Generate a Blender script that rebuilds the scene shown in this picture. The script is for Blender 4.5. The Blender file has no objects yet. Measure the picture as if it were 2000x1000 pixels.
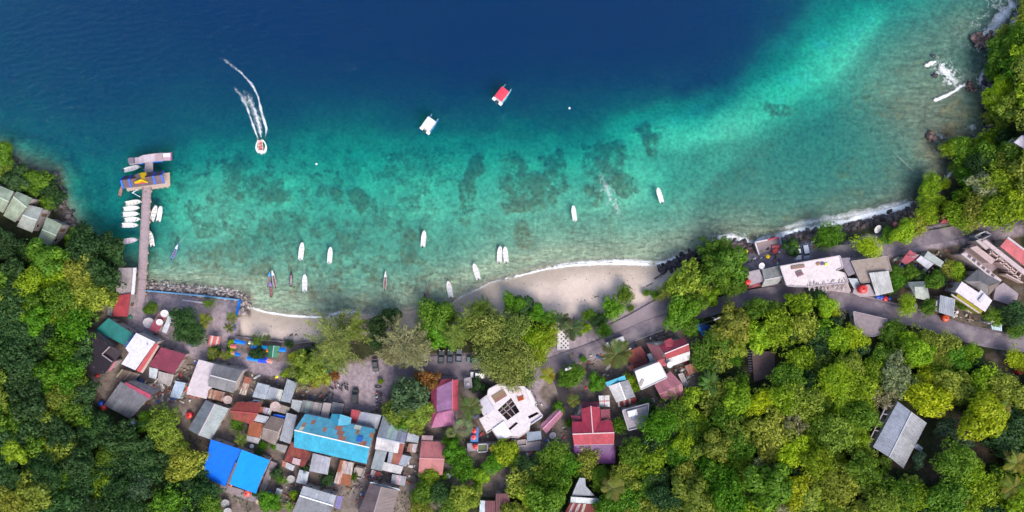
import bpy, bmesh, math, random
import numpy as np
from mathutils import Vector, Matrix

# ------------------------------------------------------------------ camera, sky, sun, exposure
SC = bpy.context.scene
COL = SC.collection
S = 0.15            # metres on the ground (sea level) per photo pixel
H = 200.0           # flying height of the camera above the sea
R = math.radians

cam_d = bpy.data.cameras.new('camera')
cam = bpy.data.objects.new('camera', cam_d)
COL.objects.link(cam)
cam.location = (0, 0, H)
cam.rotation_euler = (0, 0, 0)
cam_d.sensor_width = 36.0
cam_d.lens = 36.0 * H / (2000 * S)
cam_d.clip_start = 1.0
cam_d.clip_end = 5000.0
SC.camera = cam

SUN_ELEV, SUN_AZ = 52.0, 148.0       # azimuth clockwise from the top of the picture
world = bpy.data.worlds.new('World')
SC.world = world
world.use_nodes = True
wn = world.node_tree
sky = wn.nodes.new('ShaderNodeTexSky')
sky.sky_type = 'NISHITA'
sky.sun_disc = False
sky.sun_elevation = R(SUN_ELEV)
sky.sun_rotation = R(SUN_AZ)
sky.air_density = 1.0
sky.dust_density = 3.5
sky.ozone_density = 1.0
bg = wn.nodes['Background']
bg.inputs[1].default_value = 0.15
wn.links.new(sky.outputs[0], bg.inputs[0])

sun_d = bpy.data.lights.new('sun', 'SUN')
sun_d.energy = 1.5
sun_d.angle = R(28.0)
sun_d.color = (1.0, 0.94, 0.84)
sun = bpy.data.objects.new('sun', sun_d)
COL.objects.link(sun)
sun_dir = Vector((math.sin(R(SUN_AZ)) * math.cos(R(SUN_ELEV)), math.cos(R(SUN_AZ)) * math.cos(R(SUN_ELEV)), math.sin(R(SUN_ELEV))))
sun.rotation_euler = (-sun_dir).to_track_quat('-Z', 'Y').to_euler()

SC.view_settings.view_transform = 'Standard'
SC.view_settings.look = 'None'
SC.view_settings.exposure = 0.84
SC.view_settings.gamma = 1.0
SC.render.engine = 'CYCLES'
cy = SC.cycles
cy.use_denoising = True
cy.max_bounces = 5
cy.diffuse_bounces = 3
cy.glossy_bounces = 2
cy.transmission_bounces = 2
cy.transparent_max_bounces = 10
cy.volume_bounces = 0
cy.caustics_reflective = False
cy.caustics_refractive = False
cy.sample_clamp_indirect = 4.0

# ------------------------------------------------------------------ helpers
rng = random.Random(7)
nrng = np.random.default_rng(11)


def tag(o, label=None, cat=None, group=None, kind=None):
    if label: o['label'] = label
    if cat: o['category'] = cat
    if group: o['group'] = group
    if kind: o['kind'] = kind
    return o


def empty(name, loc=(0, 0, 0), rz=0.0):
    o = bpy.data.objects.new(name, None)
    o.empty_display_size = 0.3
    o.location = loc
    o.rotation_euler = (0, 0, rz)
    COL.objects.link(o)
    return o


def link(name, me, parent=None, color=None, loc=None):
    o = bpy.data.objects.new(name, me)
    COL.objects.link(o)
    if parent is not None:
        o.parent = parent
    if color is not None:
        o.color = (color[0], color[1], color[2], 1.0)
    if loc is not None:
        o.location = loc
    return o


class MB:
    """collects simple shapes into one mesh"""
    def __init__(self):
        self.v = []; self.f = []; self.sm = []

    def add(self, vs, fs, smooth=False):
        b = len(self.v)
        self.v.extend([tuple(p) for p in vs])
        self.f.extend([tuple(i + b for i in f) for f in fs])
        self.sm.extend([smooth] * len(fs))
        return self

    def box(self, c, s, rz=0.0, rx=0.0, ry=0.0):
        m = Matrix.Translation(c) @ Matrix.Rotation(rz, 4, 'Z') @ Matrix.Rotation(ry, 4, 'Y') @ Matrix.Rotation(rx, 4, 'X')
        vs = [m @ Vector((x * s[0] / 2, y * s[1] / 2, z * s[2] / 2)) for x in (-1, 1) for y in (-1, 1) for z in (-1, 1)]
        return self.add(vs, [(0, 1, 3, 2), (4, 6, 7, 5), (0, 4, 5, 1), (2, 3, 7, 6), (0, 2, 6, 4), (1, 5, 7, 3)])

    def beam(self, a, b, w, h=None):
        a = Vector(a); b = Vector(b); h = h or w
        d = b - a; L = d.length
        if L < 1e-6: return self
        d.normalize()
        up = Vector((0, 0, 1)) if abs(d.z) < 0.95 else Vector((1, 0, 0))
        x = d.cross(up).normalized(); y = x.cross(d)
        vs = []
        for p in (a, b):
            for sx, sy in ((-1, -1), (1, -1), (1, 1), (-1, 1)):
                vs.append(p + x * sx * w / 2 + y * sy * h / 2)
        return self.add(vs, [(0, 1, 2, 3), (7, 6, 5, 4), (0, 4, 5, 1), (1, 5, 6, 2), (2, 6, 7, 3), (3, 7, 4, 0)])

    def tube(self, pts, rad, n=6, cap=True, smooth=True):
        pts = [Vector(p) for p in pts]
        if not isinstance(rad, (list, tuple)): rad = [rad] * len(pts)
        vs = []
        for i, p in enumerate(pts):
            d = (pts[min(i + 1, len(pts) - 1)] - pts[max(i - 1, 0)])
            if d.length < 1e-9: d = Vector((0, 0, 1))
            d.normalize()
            up = Vector((0, 0, 1)) if abs(d.z) < 0.9 else Vector((1, 0, 0))
            x = d.cross(up).normalized(); y = x.cross(d)
            for k in range(n):
                a = 2 * math.pi * k / n
                vs.append(p + (x * math.cos(a) + y * math.sin(a)) * rad[i])
        fs = []
        for i in range(len(pts) - 1):
            for k in range(n):
                fs.append((i * n + k, i * n + (k + 1) % n, (i + 1) * n + (k + 1) % n, (i + 1) * n + k))
        self.add(vs, fs, smooth)
        if cap:
            b = len(self.v) - len(vs)
            self.f.append(tuple(b + k for k in reversed(range(n)))); self.sm.append(False)
            self.f.append(tuple(b + (len(pts) - 1) * n + k for k in range(n))); self.sm.append(False)
        return self

    def lathe(self, prof, n=16, c=(0, 0, 0), smooth=True):
        vs = []
        for r, z in prof:
            for k in range(n):
                a = 2 * math.pi * k / n
                vs.append((c[0] + r * math.cos(a), c[1] + r * math.sin(a), c[2] + z))
        fs = []
        for i in range(len(prof) - 1):
            for k in range(n):
                fs.append((i * n + k, i * n + (k + 1) % n, (i + 1) * n + (k + 1) % n, (i + 1) * n + k))
        return self.add(vs, fs, smooth)

    def prism(self, poly, z0, z1):
        """poly: list of (x,y) or (x,y,z); z0/z1 offsets or absolute"""
        n = len(poly)
        area = sum(poly[i][0] * poly[(i + 1) % n][1] - poly[(i + 1) % n][0] * poly[i][1] for i in range(n))
        if area < 0: poly = list(reversed(poly))
        vs = [(p[0], p[1], z0) for p in poly] + [(p[0], p[1], z1) for p in poly]
        fs = [tuple(reversed(range(n))), tuple(range(n, 2 * n))]
        fs += [(i, (i + 1) % n, n + (i + 1) % n, n + i) for i in range(n)]
        return self.add(vs, fs)

    def mesh(self, name, mat):
        me = bpy.data.meshes.new(name)
        me.from_pydata(self.v, [], self.f)
        if any(self.sm):
            me.polygons.foreach_set('use_smooth', self.sm)
        if mat is not None: me.materials.append(mat)
        return me

    def build(self, name, mat, parent=None, color=None, loc=None):
        return link(name, self.mesh(name, mat), parent, color, loc)


def np_mesh(name, verts, faces4, mat, attrs=None, smooth=False):
    me = bpy.data.meshes.new(name)
    nv, nf = len(verts), len(faces4)
    k = faces4.shape[1]
    me.vertices.add(nv); me.vertices.foreach_set('co', np.ascontiguousarray(verts, dtype=np.float32).ravel())
    me.loops.add(nf * k); me.loops.foreach_set('vertex_index', np.ascontiguousarray(faces4, dtype=np.int32).ravel())
    me.polygons.add(nf)
    me.polygons.foreach_set('loop_start', np.arange(0, nf * k, k, dtype=np.int32))
    if smooth: me.polygons.foreach_set('use_smooth', np.ones(nf, dtype=bool))
    me.update(calc_edges=True)
    if attrs:
        for an, (kind, data) in attrs.items():
            a = me.attributes.new(an, kind, 'POINT')
            if kind == 'FLOAT_COLOR':
                d = np.ones((nv, 4), dtype=np.float32); d[:, :3] = data
                a.data.foreach_set('color', d.ravel())
            else:
                a.data.foreach_set('value', np.asarray(data, dtype=np.float32))
    if mat is not None: me.materials.append(mat)
    return me


def in_poly(x, y, poly):
    x = np.asarray(x, dtype=float); y = np.asarray(y, dtype=float)
    c = np.zeros(x.shape, dtype=bool)
    n = len(poly)
    for i in range(n):
        x1, y1 = poly[i][:2]; x2, y2 = poly[(i + 1) % n][:2]
        if y1 == y2: continue
        m = ((y1 > y) != (y2 > y)) & (x < (x2 - x1) * (y - y1) / (y2 - y1) + x1)
        c ^= m
    return c


def dist_line(x, y, pts):
    """distance to a polyline (arrays ok)"""
    x = np.asarray(x, dtype=float); y = np.asarray(y, dtype=float)
    d = np.full(x.shape, 1e9)
    for (x1, y1), (x2, y2) in zip(pts[:-1], pts[1:]):
        L2 = (x2 - x1) ** 2 + (y2 - y1) ** 2 + 1e-9
        t = np.clip(((x - x1) * (x2 - x1) + (y - y1) * (y2 - y1)) / L2, 0, 1)
        d = np.minimum(d, np.hypot(x - x1 - t * (x2 - x1), y - y1 - t * (y2 - y1)))
    return d


_vn = {}
def vnoise(x, y, scale, seed=0):
    """value noise in [0,1]"""
    if seed not in _vn:
        _vn[seed] = np.random.default_rng(1000 + seed).random((257, 257))
    g = _vn[seed]
    u = np.asarray(x, dtype=float) / scale; v = np.asarray(y, dtype=float) / scale
    iu = np.floor(u).astype(int); iv = np.floor(v).astype(int)
    fu = u - iu; fv = v - iv
    fu = fu * fu * (3 - 2 * fu); fv = fv * fv * (3 - 2 * fv)
    a = g[iu % 257, iv % 257]; b = g[(iu + 1) % 257, iv % 257]; c = g[iu % 257, (iv + 1) % 257]; d = g[(iu + 1) % 257, (iv + 1) % 257]
    return (a * (1 - fu) + b * fu) * (1 - fv) + (c * (1 - fu) + d * fu) * fv


def fbm(x, y, scale, seed=0, oct=4):
    s = 0; a = 1; t = 0
    for i in range(oct):
        s = s + a * vnoise(x + 37.3 * i, y + 91.7 * i, scale / 2 ** i, seed + i); t += a; a *= 0.55
    return s / t


def sstep(a, b, x):
    t = np.clip((x - a) / (b - a), 0, 1)
    return t * t * (3 - 2 * t)

# ------------------------------------------------------------------ materials


def new_mat(name):
    m = bpy.data.materials.new(name); m.use_nodes = True
    nt = m.node_tree
    return m, nt, nt.nodes['Principled BSDF']


def N(nt, t, **kw):
    n = nt.nodes.new(t)
    for k, v in kw.items(): setattr(n, k, v)
    return n


def mat_plain(name, col, rough=0.7, metal=0.0, var=0.25, scale=2.0, bump=0.0, obj_color=False, streak=None, spec=0.5, dirt=None, gain=None):
    """colour with soft procedural wear; obj_color multiplies by the object's own colour"""
    m, nt, b = new_mat(name)
    tc = N(nt, 'ShaderNodeTexCoord')
    mp = N(nt, 'ShaderNodeMapping')
    if streak: mp.inputs['Scale'].default_value = streak
    nt.links.new(tc.outputs['Object'], mp.inputs[0])
    no = N(nt, 'ShaderNodeTexNoise'); no.inputs['Scale'].default_value = scale; no.inputs['Detail'].default_value = 5.0; no.inputs['Roughness'].default_value = 0.65
    nt.links.new(mp.outputs[0], no.inputs['Vector'])
    mr = N(nt, 'ShaderNodeMapRange'); mr.inputs[1].default_value = 0.25; mr.inputs[2].default_value = 0.75
    mr.inputs[3].default_value = 1.0 - var; mr.inputs[4].default_value = 1.0 + var
    nt.links.new(no.outputs[0], mr.inputs[0])
    mx = N(nt, 'ShaderNodeVectorMath', operation='SCALE')
    if obj_color:
        oi = N(nt, 'ShaderNodeObjectInfo')
        if gain:
            gm = N(nt, 'ShaderNodeVectorMath', operation='MULTIPLY'); gm.inputs[1].default_value = gain
            nt.links.new(oi.outputs['Color'], gm.inputs[0]); nt.links.new(gm.outputs[0], mx.inputs[0])
        else:
            nt.links.new(oi.outputs['Color'], mx.inputs[0])
    else:
        mx.inputs[0].default_value = col
    nt.links.new(mr.outputs[0], mx.inputs['Scale'])
    out = mx.outputs[0]
    if dirt:
        n2 = N(nt, 'ShaderNodeTexNoise'); n2.inputs['Scale'].default_value = dirt[1]; n2.inputs['Detail'].default_value = 6.0; n2.inputs['Roughness'].default_value = 0.7
        nt.links.new(tc.outputs['Object'], n2.inputs['Vector'])
        r2 = N(nt, 'ShaderNodeMapRange'); r2.inputs[1].default_value = dirt[2]; r2.inputs[2].default_value = dirt[2] + 0.12
        nt.links.new(n2.outputs[0], r2.inputs[0])
        mi = N(nt, 'ShaderNodeMix', data_type='RGBA')
        mi.inputs[7].default_value = (*dirt[0], 1)
        nt.links.new(r2.outputs[0], mi.inputs[0]); nt.links.new(out, mi.inputs[6])
        out = mi.outputs[2]
    nt.links.new(out, b.inputs['Base Color'])
    b.inputs['Roughness'].default_value = rough
    b.inputs['Metallic'].default_value = metal
    b.inputs['Specular IOR Level'].default_value = spec
    if bump:
        bu = N(nt, 'ShaderNodeBump'); bu.inputs['Strength'].default_value = bump; bu.inputs['Distance'].default_value = 0.05
        nt.links.new(no.outputs[0], bu.inputs['Height']); nt.links.new(bu.outputs[0], b.inputs['Normal'])
    return m
# ------------------------------------------------------------------ the lie of the land (photo pixels -> height in metres)
SHORE = [(-420, 200), (-200, 262), (0, 286), (25, 322), (60, 334), (110, 345), (124, 400), (146, 450), (190, 470), (225, 500), (232, 535),
         (262, 548), (283, 553), (330, 560), (400, 566), (470, 572), (487, 583), (486, 604), (520, 611), (560, 617), (600, 620), (640, 622),
         (700, 614), (750, 616), (800, 607), (840, 600), (880, 592), (920, 572), (960, 552), (1000, 545), (1060, 526), (1085, 522), (1120, 518),
         (1180, 515), (1240, 515), (1285, 521), (1330, 502), (1350, 497), (1390, 474), (1430, 468), (1475, 482), (1500, 474), (1560, 457),
         (1600, 452), (1650, 442), (1700, 427), (1760, 413), (1800, 397), (1830, 366), (1855, 345), (1868, 325), (1855, 305), (1838, 292),
         (1880, 286), (1925, 272), (1935, 250), (1928, 200), (1930, 150), (1940, 100), (1975, 50), (2010, 0), (2060, -120), (2120, -420)]
LAND = SHORE + [(2500, -420), (2500, 1500), (-420, 1500)]

CTRL = [  # sea
    (-400, -300, -22), (-400, 0, -15), (0, -300, -26), (0, 0, -19), (300, 50, -24), (600, 50, -34), (900, 50, -40), (1200, 60, -36), (1350, 95, -26), (1420, 50, -24), (600, -300, -45), (1200, -300, -42),
    (1700, -300, -12), (1400, 130, -16), (1450, 165, -5.5), (1560, 80, -5.5), (1650, 20, -6), (1470, 70, -14), (1560, 0, -12), (1700, 80, -3.2), (1800, 80, -2), (1880, 50, -1.4),
    (0, 130, -18), (200, 180, -18), (0, 235, -7), (100, 275, -6), (200, 280, -10), (350, 240, -11), (500, 190, -15), (450, 290, -6), (600, 240, -9.5),
    (700, 225, -10), (800, 215, -12), (900, 225, -11.5), (1000, 225, -9.5), (1100, 195, -14), (1200, 190, -10), (1280, 180, -11), (1300, 230, -5.0), (1400, 220, -4.2),
    (1100, 255, -8), (1000, 285, -5.5), (900, 280, -6.5), (800, 285, -6), (700, 290, -6.5), (600, 300, -5.5), (540, 310, -5.2),
    (400, 350, -3.4), (500, 380, -3.4), (600, 380, -3.8), (700, 390, -3.8), (800, 380, -3.6), (900, 390, -3.4), (1000, 390, -3), (1100, 380, -3), (1200, 370, -3), (1300, 340, -3.6), (1400, 330, -3.4),
    (400, 450, -2.8), (500, 470, -2.8), (600, 470, -2.8), (700, 470, -2.8), (800, 480, -2.7), (900, 480, -2.4), (1000, 470, -2), (1100, 460, -1.8), (1200, 450, -1.9), (1300, 430, -2.2),
    (350, 500, -2.2), (450, 530, -1.5), (600, 550, -1.4), (700, 560, -1.8), (800, 550, -1.7), (900, 530, -1.2), (1000, 515, -0.8), (1100, 495, -0.7), (1200, 490, -0.8), (1300, 470, -1.0),
    (1500, 300, -3.3), (1500, 220, -4.0), (1600, 200, -4), (1650, 300, -3), (1750, 240, -1.6), (1720, 160, -2.0), (1800, 200, -1.2), (1800, 320, -1.6), (1700, 370, -2.0), (1600, 400, -1.9), (1400, 420, -1.8), (1480, 430, -1.3), (1870, 180, -1.0), (1870, 250, -1.3),
    (280, 330, -5), (330, 420, -3.6), (150, 370, -4.5), (200, 430, -5), (232, 480, -4),
    # land
    (560, 650, 1.3), (640, 655, 1.4), (1150, 560, 1.0), (1150, 590, 1.7), (1050, 565, 1.1), (1000, 590, 1.6), (700, 650, 1.6), (480, 640, 1.3), (700, 750, 2.4), (900, 710, 2.4), (1000, 690, 2.4), (1150, 690, 2.5), (1250, 620, 2.5), (1280, 560, 1.8),
    (350, 590, 2.0), (450, 600, 2.0), (300, 575, 2.0), (280, 640, 2.2), (230, 600, 2.0), (440, 680, 2.2), (600, 690, 2.2),
    (1400, 600, 3.2), (1450, 540, 3.0), (1550, 580, 4.6), (1650, 600, 5.5), (1750, 620, 6.3), (1850, 640, 7.2), (1980, 670, 8.5), (1500, 505, 3.0), (1620, 490, 3.4), (1700, 470, 3.6), (1800, 450, 4.2), (1950, 435, 5.5), (1560, 475, 2.8), (1780, 500, 5), (1800, 540, 6), (1950, 560, 8), (1980, 480, 6.5),
    (1500, 700, 8), (1400, 680, 5), (1700, 800, 13), (1900, 900, 16), (1500, 950, 13), (1250, 950, 8), (1300, 820, 5), (2000, 1000, 20), (1800, 760, 11), (1950, 760, 11.5), (1600, 680, 8), (1650, 740, 10),
    (50, 450, 4), (0, 600, 13), (100, 600, 8), (0, 800, 18), (200, 850, 7), (100, 1000, 14), (300, 950, 5.5), (60, 370, 2.5), (100, 440, 3), (180, 540, 4), (150, 700, 6), (180, 640, 4),
    (250, 700, 2.6), (350, 750, 2.8), (500, 800, 2.9), (700, 900, 3.2), (900, 900, 3.2), (800, 990, 4), (450, 950, 3.8), (1100, 850, 3.2), (1000, 820, 2.8), (600, 800, 2.8),
    (1960, 120, 7), (2000, 300, 12), (1950, 350, 7), (1900, 400, 4), (1970, 200, 7), (2300, 200, 25), (2300, 700, 20), (2300, 1300, 34), (1500, 1300, 28), (700, 1300, 12), (-300, 1300, 36), (-300, 700, 30), (-300, 400, 18), (1860, 420, 4)]


def _shore_pts(step=14):
    out = []
    for (x1, y1), (x2, y2) in zip(SHORE[:-1], SHORE[1:]):
        n = max(1, int(math.hypot(x2 - x1, y2 - y1) / step))
        if x1 < -150 or y1 < -60: n = min(n, 3)
        for i in range(n): out.append((x1 + (x2 - x1) * i / n, y1 + (y2 - y1) * i / n, 0.0))
    return out


GX0, GX1, GY0, GY1, GST = -400, 2400, -320, 1320, 4
_c = np.array(CTRL + _shore_pts(), dtype=float)
_d = np.hypot(_c[:, None, 0] - _c[None, :, 0], _c[:, None, 1] - _c[None, :, 1])
_A = np.zeros((len(_c) + 3, len(_c) + 3)); _A[:len(_c), :len(_c)] = _d
_A[:len(_c), -3] = 1; _A[:len(_c), -2:] = _c[:, :2] / 1000; _A[-3:, :len(_c)] = _A[:len(_c), -3:].T
_w = np.linalg.solve(_A, np.concatenate([_c[:, 2], np.zeros(3)]))
gx = np.arange(GX0, GX1 + 1, GST, dtype=float); gy = np.arange(GY0, GY1 + 1, GST, dtype=float)
_cx = np.arange(GX0, GX1 + 1, 8, dtype=float); _cy = np.arange(GY0, GY1 + 1, 8, dtype=float)
_X, _Y = np.meshgrid(_cx, _cy)
_Z = np.full(_X.shape, _w[-3]) + _w[-2] * _X / 1000 + _w[-1] * _Y / 1000
for i in range(len(_c)):
    _Z += _w[i] * np.hypot(_X - _c[i, 0], _Y - _c[i, 1])
# light smoothing
for _ in range(2):
    _P = np.pad(_Z, 1, mode='edge')
    _Z = (_P[1:-1, 1:-1] * 2 + _P[:-2, 1:-1] + _P[2:, 1:-1] + _P[1:-1, :-2] + _P[1:-1, 2:]) / 6


def _bil(Z, x0, y0, st, px, py):
    u = np.clip((np.asarray(px, dtype=float) - x0) / st, 0, Z.shape[1] - 1.001); v = np.clip((np.asarray(py, dtype=float) - y0) / st, 0, Z.shape[0] - 1.001)
    i = u.astype(int); j = v.astype(int); fu = u - i; fv = v - j
    return (Z[j, i] * (1 - fu) + Z[j, i + 1] * fu) * (1 - fv) + (Z[j + 1, i] * (1 - fu) + Z[j + 1, i + 1] * fu) * fv


PX, PY = np.meshgrid(gx, gy)
ZG = _bil(_Z, GX0, GY0, 8, PX, PY)
ISLAND = in_poly(PX, PY, LAND)
ZG = np.where((ZG < 0) & (ZG > -6.5), -6.5 * (np.clip(-ZG, 0, 9) / 6.5) ** 1.5, ZG)      # the inner bay shelves gently
SD = dist_line(PX, PY, SHORE) * np.where(ISLAND, 1, -1)      # + on land, px
# every sea vertex stays under the surface, every land vertex above it
ZG = np.where(ISLAND, np.maximum(ZG, np.minimum(SD * 0.02, 0.5)), np.minimum(ZG, np.maximum(SD * 0.02, -0.35)))


def Zp(px, py):
    return _bil(ZG, GX0, GY0, GST, px, py)


def Wp(px, py, z):
    """point at height z that the photo shows at pixel (px,py)"""
    k = S * (H - z) / H
    return Vector(((px - 1000) * k, (500 - py) * k, z))


def G(px, py, dz=0.0):
    return Wp(px, py, float(Zp(px, py)) + dz)

# ------------------------------------------------------------------ what the ground is made of
def blob(px, py, cx, cy, rx, ry, rot=0.0, rough=0.35, seed=0, sc=28):
    c, s = math.cos(R(rot)), math.sin(R(rot))
    dx = (px - cx) * c + (py - cy) * s; dy = -(px - cx) * s + (py - cy) * c
    d = np.sqrt((dx / rx) ** 2 + (dy / ry) ** 2)
    n = fbm(px + 311 * seed, py, sc, 20, 4) - 0.5
    return 1 - sstep(0.55, 1.15, d + n * rough * 3.2)


REEF = [  # cx, cy, rx, ry, rot, strength
    (462, 325, 30, 26, 0, 1), (455, 362, 26, 24, 0, .9), (505, 362, 34, 30, 20, 1), (540, 380, 24, 24, 0, .9), (470, 380, 40, 16, 0, .7), (400, 345, 12, 9, 0, .6), (772, 310, 11, 11, 0, 1), (655, 385, 20, 22, 0, 1), (695, 390, 26, 22, 0, 1), (690, 335, 30, 20, 0, .45),
    (430, 430, 60, 45, 0, .5), (520, 450, 60, 50, 0, .5), (600, 400, 22, 14, 0, .5), (565, 480, 40, 50, 0, .4), (690, 460, 30, 40, 0, .55), (720, 455, 22, 45, 10, .5), (797, 470, 16, 52, 4, 1), (840, 410, 14, 30, 0, .4),
    (925, 330, 14, 46, 38, 1), (912, 385, 18, 40, 8, .9), (908, 430, 16, 30, 0, .6), (1000, 350, 30, 62, 0, 1), (1045, 370, 42, 50, 0, 1), (1090, 310, 16, 40, -10, .9), (1075, 350, 30, 40, 0, 1), (990, 310, 20, 30, 0, .8), (1025, 400, 40, 20, 0, .9), (1022, 455, 16, 34, 0, .7),
    (1150, 310, 20, 44, 0, .8), (1190, 320, 46, 46, 20, .85), (1215, 365, 34, 32, 0, .9), (1160, 380, 20, 34, 0, .7), (1180, 290, 40, 24, 0, .6), (1269, 262, 26, 34, 0, 1), (1272, 292, 16, 14, 0, 1), (1155, 234, 9, 6, 0, .5),
    (1375, 160, 30, 20, 20, .75), (1440, 140, 18, 10, 0, .5), (1330, 175, 26, 14, 0, .6), (1515, 215, 32, 14, 10, .75), (1560, 215, 22, 12, 0, .4), (1660, 330, 32, 30, 0, .55), (1480, 300, 40, 20, -30, .4), (1520, 265, 60, 20, -25, .35), (1430, 345, 60, 24, -15, .4), (1640, 385, 50, 20, -20, .45), (1560, 420, 60, 16, -20, .45), (1480, 380, 24, 20, 0, .3),
    (870, 305, 20, 14, 0, .5), (820, 330, 24, 12, 0, .3), (620, 350, 26, 12, 0, .35), (750, 420, 30, 26, 0, .45), (870, 460, 24, 30, 0, .4), (760, 545, 80, 26, 0, .4), (700, 590, 60, 12, 0, .35), (860, 555, 50, 20, 0, .4), (1200, 440, 26, 44, 0, .4), (1100, 440, 34, 26, 0, .35), (960, 440, 18, 34, 0, .4),
    (30, 265, 90, 16, 8, .75), (110, 305, 60, 26, 20, .55), (180, 300, 40, 14, 10, .45), (130, 330, 30, 22, 0, .6), (170, 390, 40, 60, 20, .35), (1690, 190, 60, 24, -30, .5), (1790, 130, 60, 14, -20, .45), (1745, 205, 40, 26, 0, .5), (1850, 260, 44, 26, 0, .8), (1880, 225, 34, 30, 0, .7), (1800, 290, 30, 20, 0, .55), (1740, 330, 26, 22, 0, .4), (1780, 400, 70, 14, -22, .6), (1650, 430, 60, 12, -16, .6), (1500, 455, 50, 14, -12, .5), (1350, 475, 40, 12, -25, .4),
    (560, 345, 30, 14, 30, .35), (640, 430, 30, 20, 0, .4), (780, 350, 26, 14, 0, .3), (1010, 505, 40, 14, 0, .3), (1320, 400, 26, 26, 0, .35), (1290, 425, 30, 12, 0, .35), (1380, 390, 40, 20, 0, .3)]

reef = np.zeros(PX.shape)
for i, (cx_, cy_, rx_, ry_, ro_, st_) in enumerate(REEF):
    pad = 1.9 * max(rx_, ry_)
    m = (abs(PX - cx_) < pad) & (abs(PY - cy_) < pad)
    reef[m] = np.maximum(reef[m], st_ * blob(PX[m], PY[m], cx_, cy_, rx_, ry_, ro_, 0.5, i))
broken = fbm(PX, PY, 15, 40, 4)
speck = sstep(0.44, 0.64, fbm(PX, PY, 17, 45, 4)) * sstep(-8.5, -4.5, ZG) * sstep(2, 60, -SD)
west = 1 - sstep(760, 1000, PX + 60 * (fbm(PX, PY, 120, 47, 2) - .5))
reef = np.clip(reef * (0.05 + 1.75 * broken), 0, 1)
reef = np.clip(np.maximum(reef, speck * (0.18 + 0.52 * west)), 0, 1)
reef = np.where(ISLAND, 0, reef)

fine = fbm(PX, PY, 40, 60, 4); fine2 = fbm(PX, PY, 12, 66, 3)
sand = np.array([0.50, 0.515, 0.365]); wet = np.array([0.36, 0.30, 0.25]); coral = np.array([0.085, 0.070, 0.042]); coral2 = np.array([0.26, 0.18, 0.10])
soil = np.array([0.085, 0.060, 0.045]); pave = np.array([0.265, 0.215, 0.240]); beach = np.array([0.53, 0.435, 0.385]); conc = np.array([0.40, 0.36, 0.34]); duff = np.array([0.035, 0.04, 0.018])
base = np.empty(PX.shape + (3,))
base[...] = sand * (0.70 + 0.62 * fine[..., None]) * (0.85 + 0.3 * fine2[..., None])
def softm(poly, n):
    m = in_poly(PX + 30 * (fine - .5), PY + 30 * (fine2 - .5), poly).astype(float)
    for _ in range(n):
        q_ = np.pad(m, 1, mode='edge'); m = (q_[1:-1, 1:-1] * 2 + q_[:-2, 1:-1] + q_[2:, 1:-1] + q_[1:-1, :-2] + q_[1:-1, 2:]) / 6
    return m[..., None]


belt = softm([(1180, 250), (1300, 200), (1420, 165), (1520, 60), (1620, -30), (1720, -60), (1730, 40), (1660, 130), (1570, 190), (1470, 255), (1330, 295), (1200, 280)], 12)     # clean white sand
inner = softm([(330, 300), (420, 270), (800, 262), (1200, 265), (1300, 330), (1300, 400), (900, 430), (560, 420), (420, 480), (340, 470), (320, 380)], 12)
silt = softm([(1440, 310), (1560, 240), (1690, 190), (1860, 200), (1860, 320), (1800, 400), (1600, 445), (1430, 465), (1340, 440), (1380, 370)], 12)            # grey silt and weed
base = base * (1 + .85 * belt + .36 * inner) * (1 - .34 * silt * (.5 + fine[..., None])) 
pass
deep = sstep(16, 34, -ZG)[..., None]
east = sstep(1600, 1850, PX + 80 * (fine - .5)) * sstep(-3.5, -1.0, ZG)     # weedy brown flats off the headland
base = base * (1 - .75 * east[..., None]) + np.array([0.30, 0.24, 0.165]) * (0.6 + .8 * fine2[..., None]) * (.75 * east[..., None])
base = base * (1 - deep) + np.array([0.10, 0.11, 0.10]) * deep
# land
PAVED = [[(262, 545), (300, 555), (480, 578), (478, 600), (462, 655), (470, 690), (540, 705), (650, 715), (740, 700), (940, 690), (1000, 700), (1080, 690), (1240, 640), (1240, 690), (1080, 715), (1050, 770), (1080, 800), (1060, 800), (1010, 745), (900, 745), (770, 740), (745, 800), (700, 820), (640, 790), (640, 750), (560, 740), (520, 735), (430, 710), (330, 690), (250, 650), (240, 560)],
         [(1080, 620), (1180, 600), (1280, 560), (1310, 590), (1260, 625), (1180, 670), (1080, 690)], [(1440, 500), (1480, 490), (1580, 470), (1600, 490), (1700, 460), (1960, 420), (2000, 430), (2000, 460), (1800, 490), (1700, 510), (1450, 560)]]
BEACH = [(480, 600), (640, 615), (760, 605), (880, 585), (960, 545), (1060, 515), (1290, 505), (1335, 495), (1310, 540), (1290, 570), (1250, 590), (1180, 605), (1090, 625), (1010, 610), (900, 640), (760, 650), (690, 655), (640, 672), (560, 668), (462, 655)]
SOILS = [(990, 945, 34, 30), (1490, 712, 30, 34), (1830, 780, 30, 40), (1900, 850, 60, 50), (1830, 920, 40, 30), (1880, 890, 50, 30), (1950, 700, 40, 14), (1960, 725, 40, 20), (560, 985, 60, 30), (470, 985, 30, 20), (640, 960, 60, 24), (700, 960, 24, 50), (1110, 880, 40, 40), (1020, 880, 60, 30), (350, 800, 40, 30), (600, 745, 50, 30), (1590, 665, 24, 16), (1620, 690, 30, 12), (190, 770, 30, 24), (310, 740, 60, 40), (1740, 900, 40, 20), (1850, 560, 40, 30), (220, 590, 24, 50), (1900, 640, 30, 20), (1170, 700, 60, 14), (980, 750, 40, 14), (1340, 750, 20, 40), (840, 960, 24, 20)]
land = np.empty_like(base)
land[...] = duff * (0.6 + 0.8 * fine[..., None])
land_s = np.zeros(PX.shape)
for i, (cx_, cy_, rx_, ry_) in enumerate(SOILS):
    m = (abs(PX - cx_) < 130) & (abs(PY - cy_) < 130)
    land_s[m] = np.maximum(land_s[m], blob(PX[m], PY[m], cx_, cy_, rx_, ry_, 0, .4, 70 + i))
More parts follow.
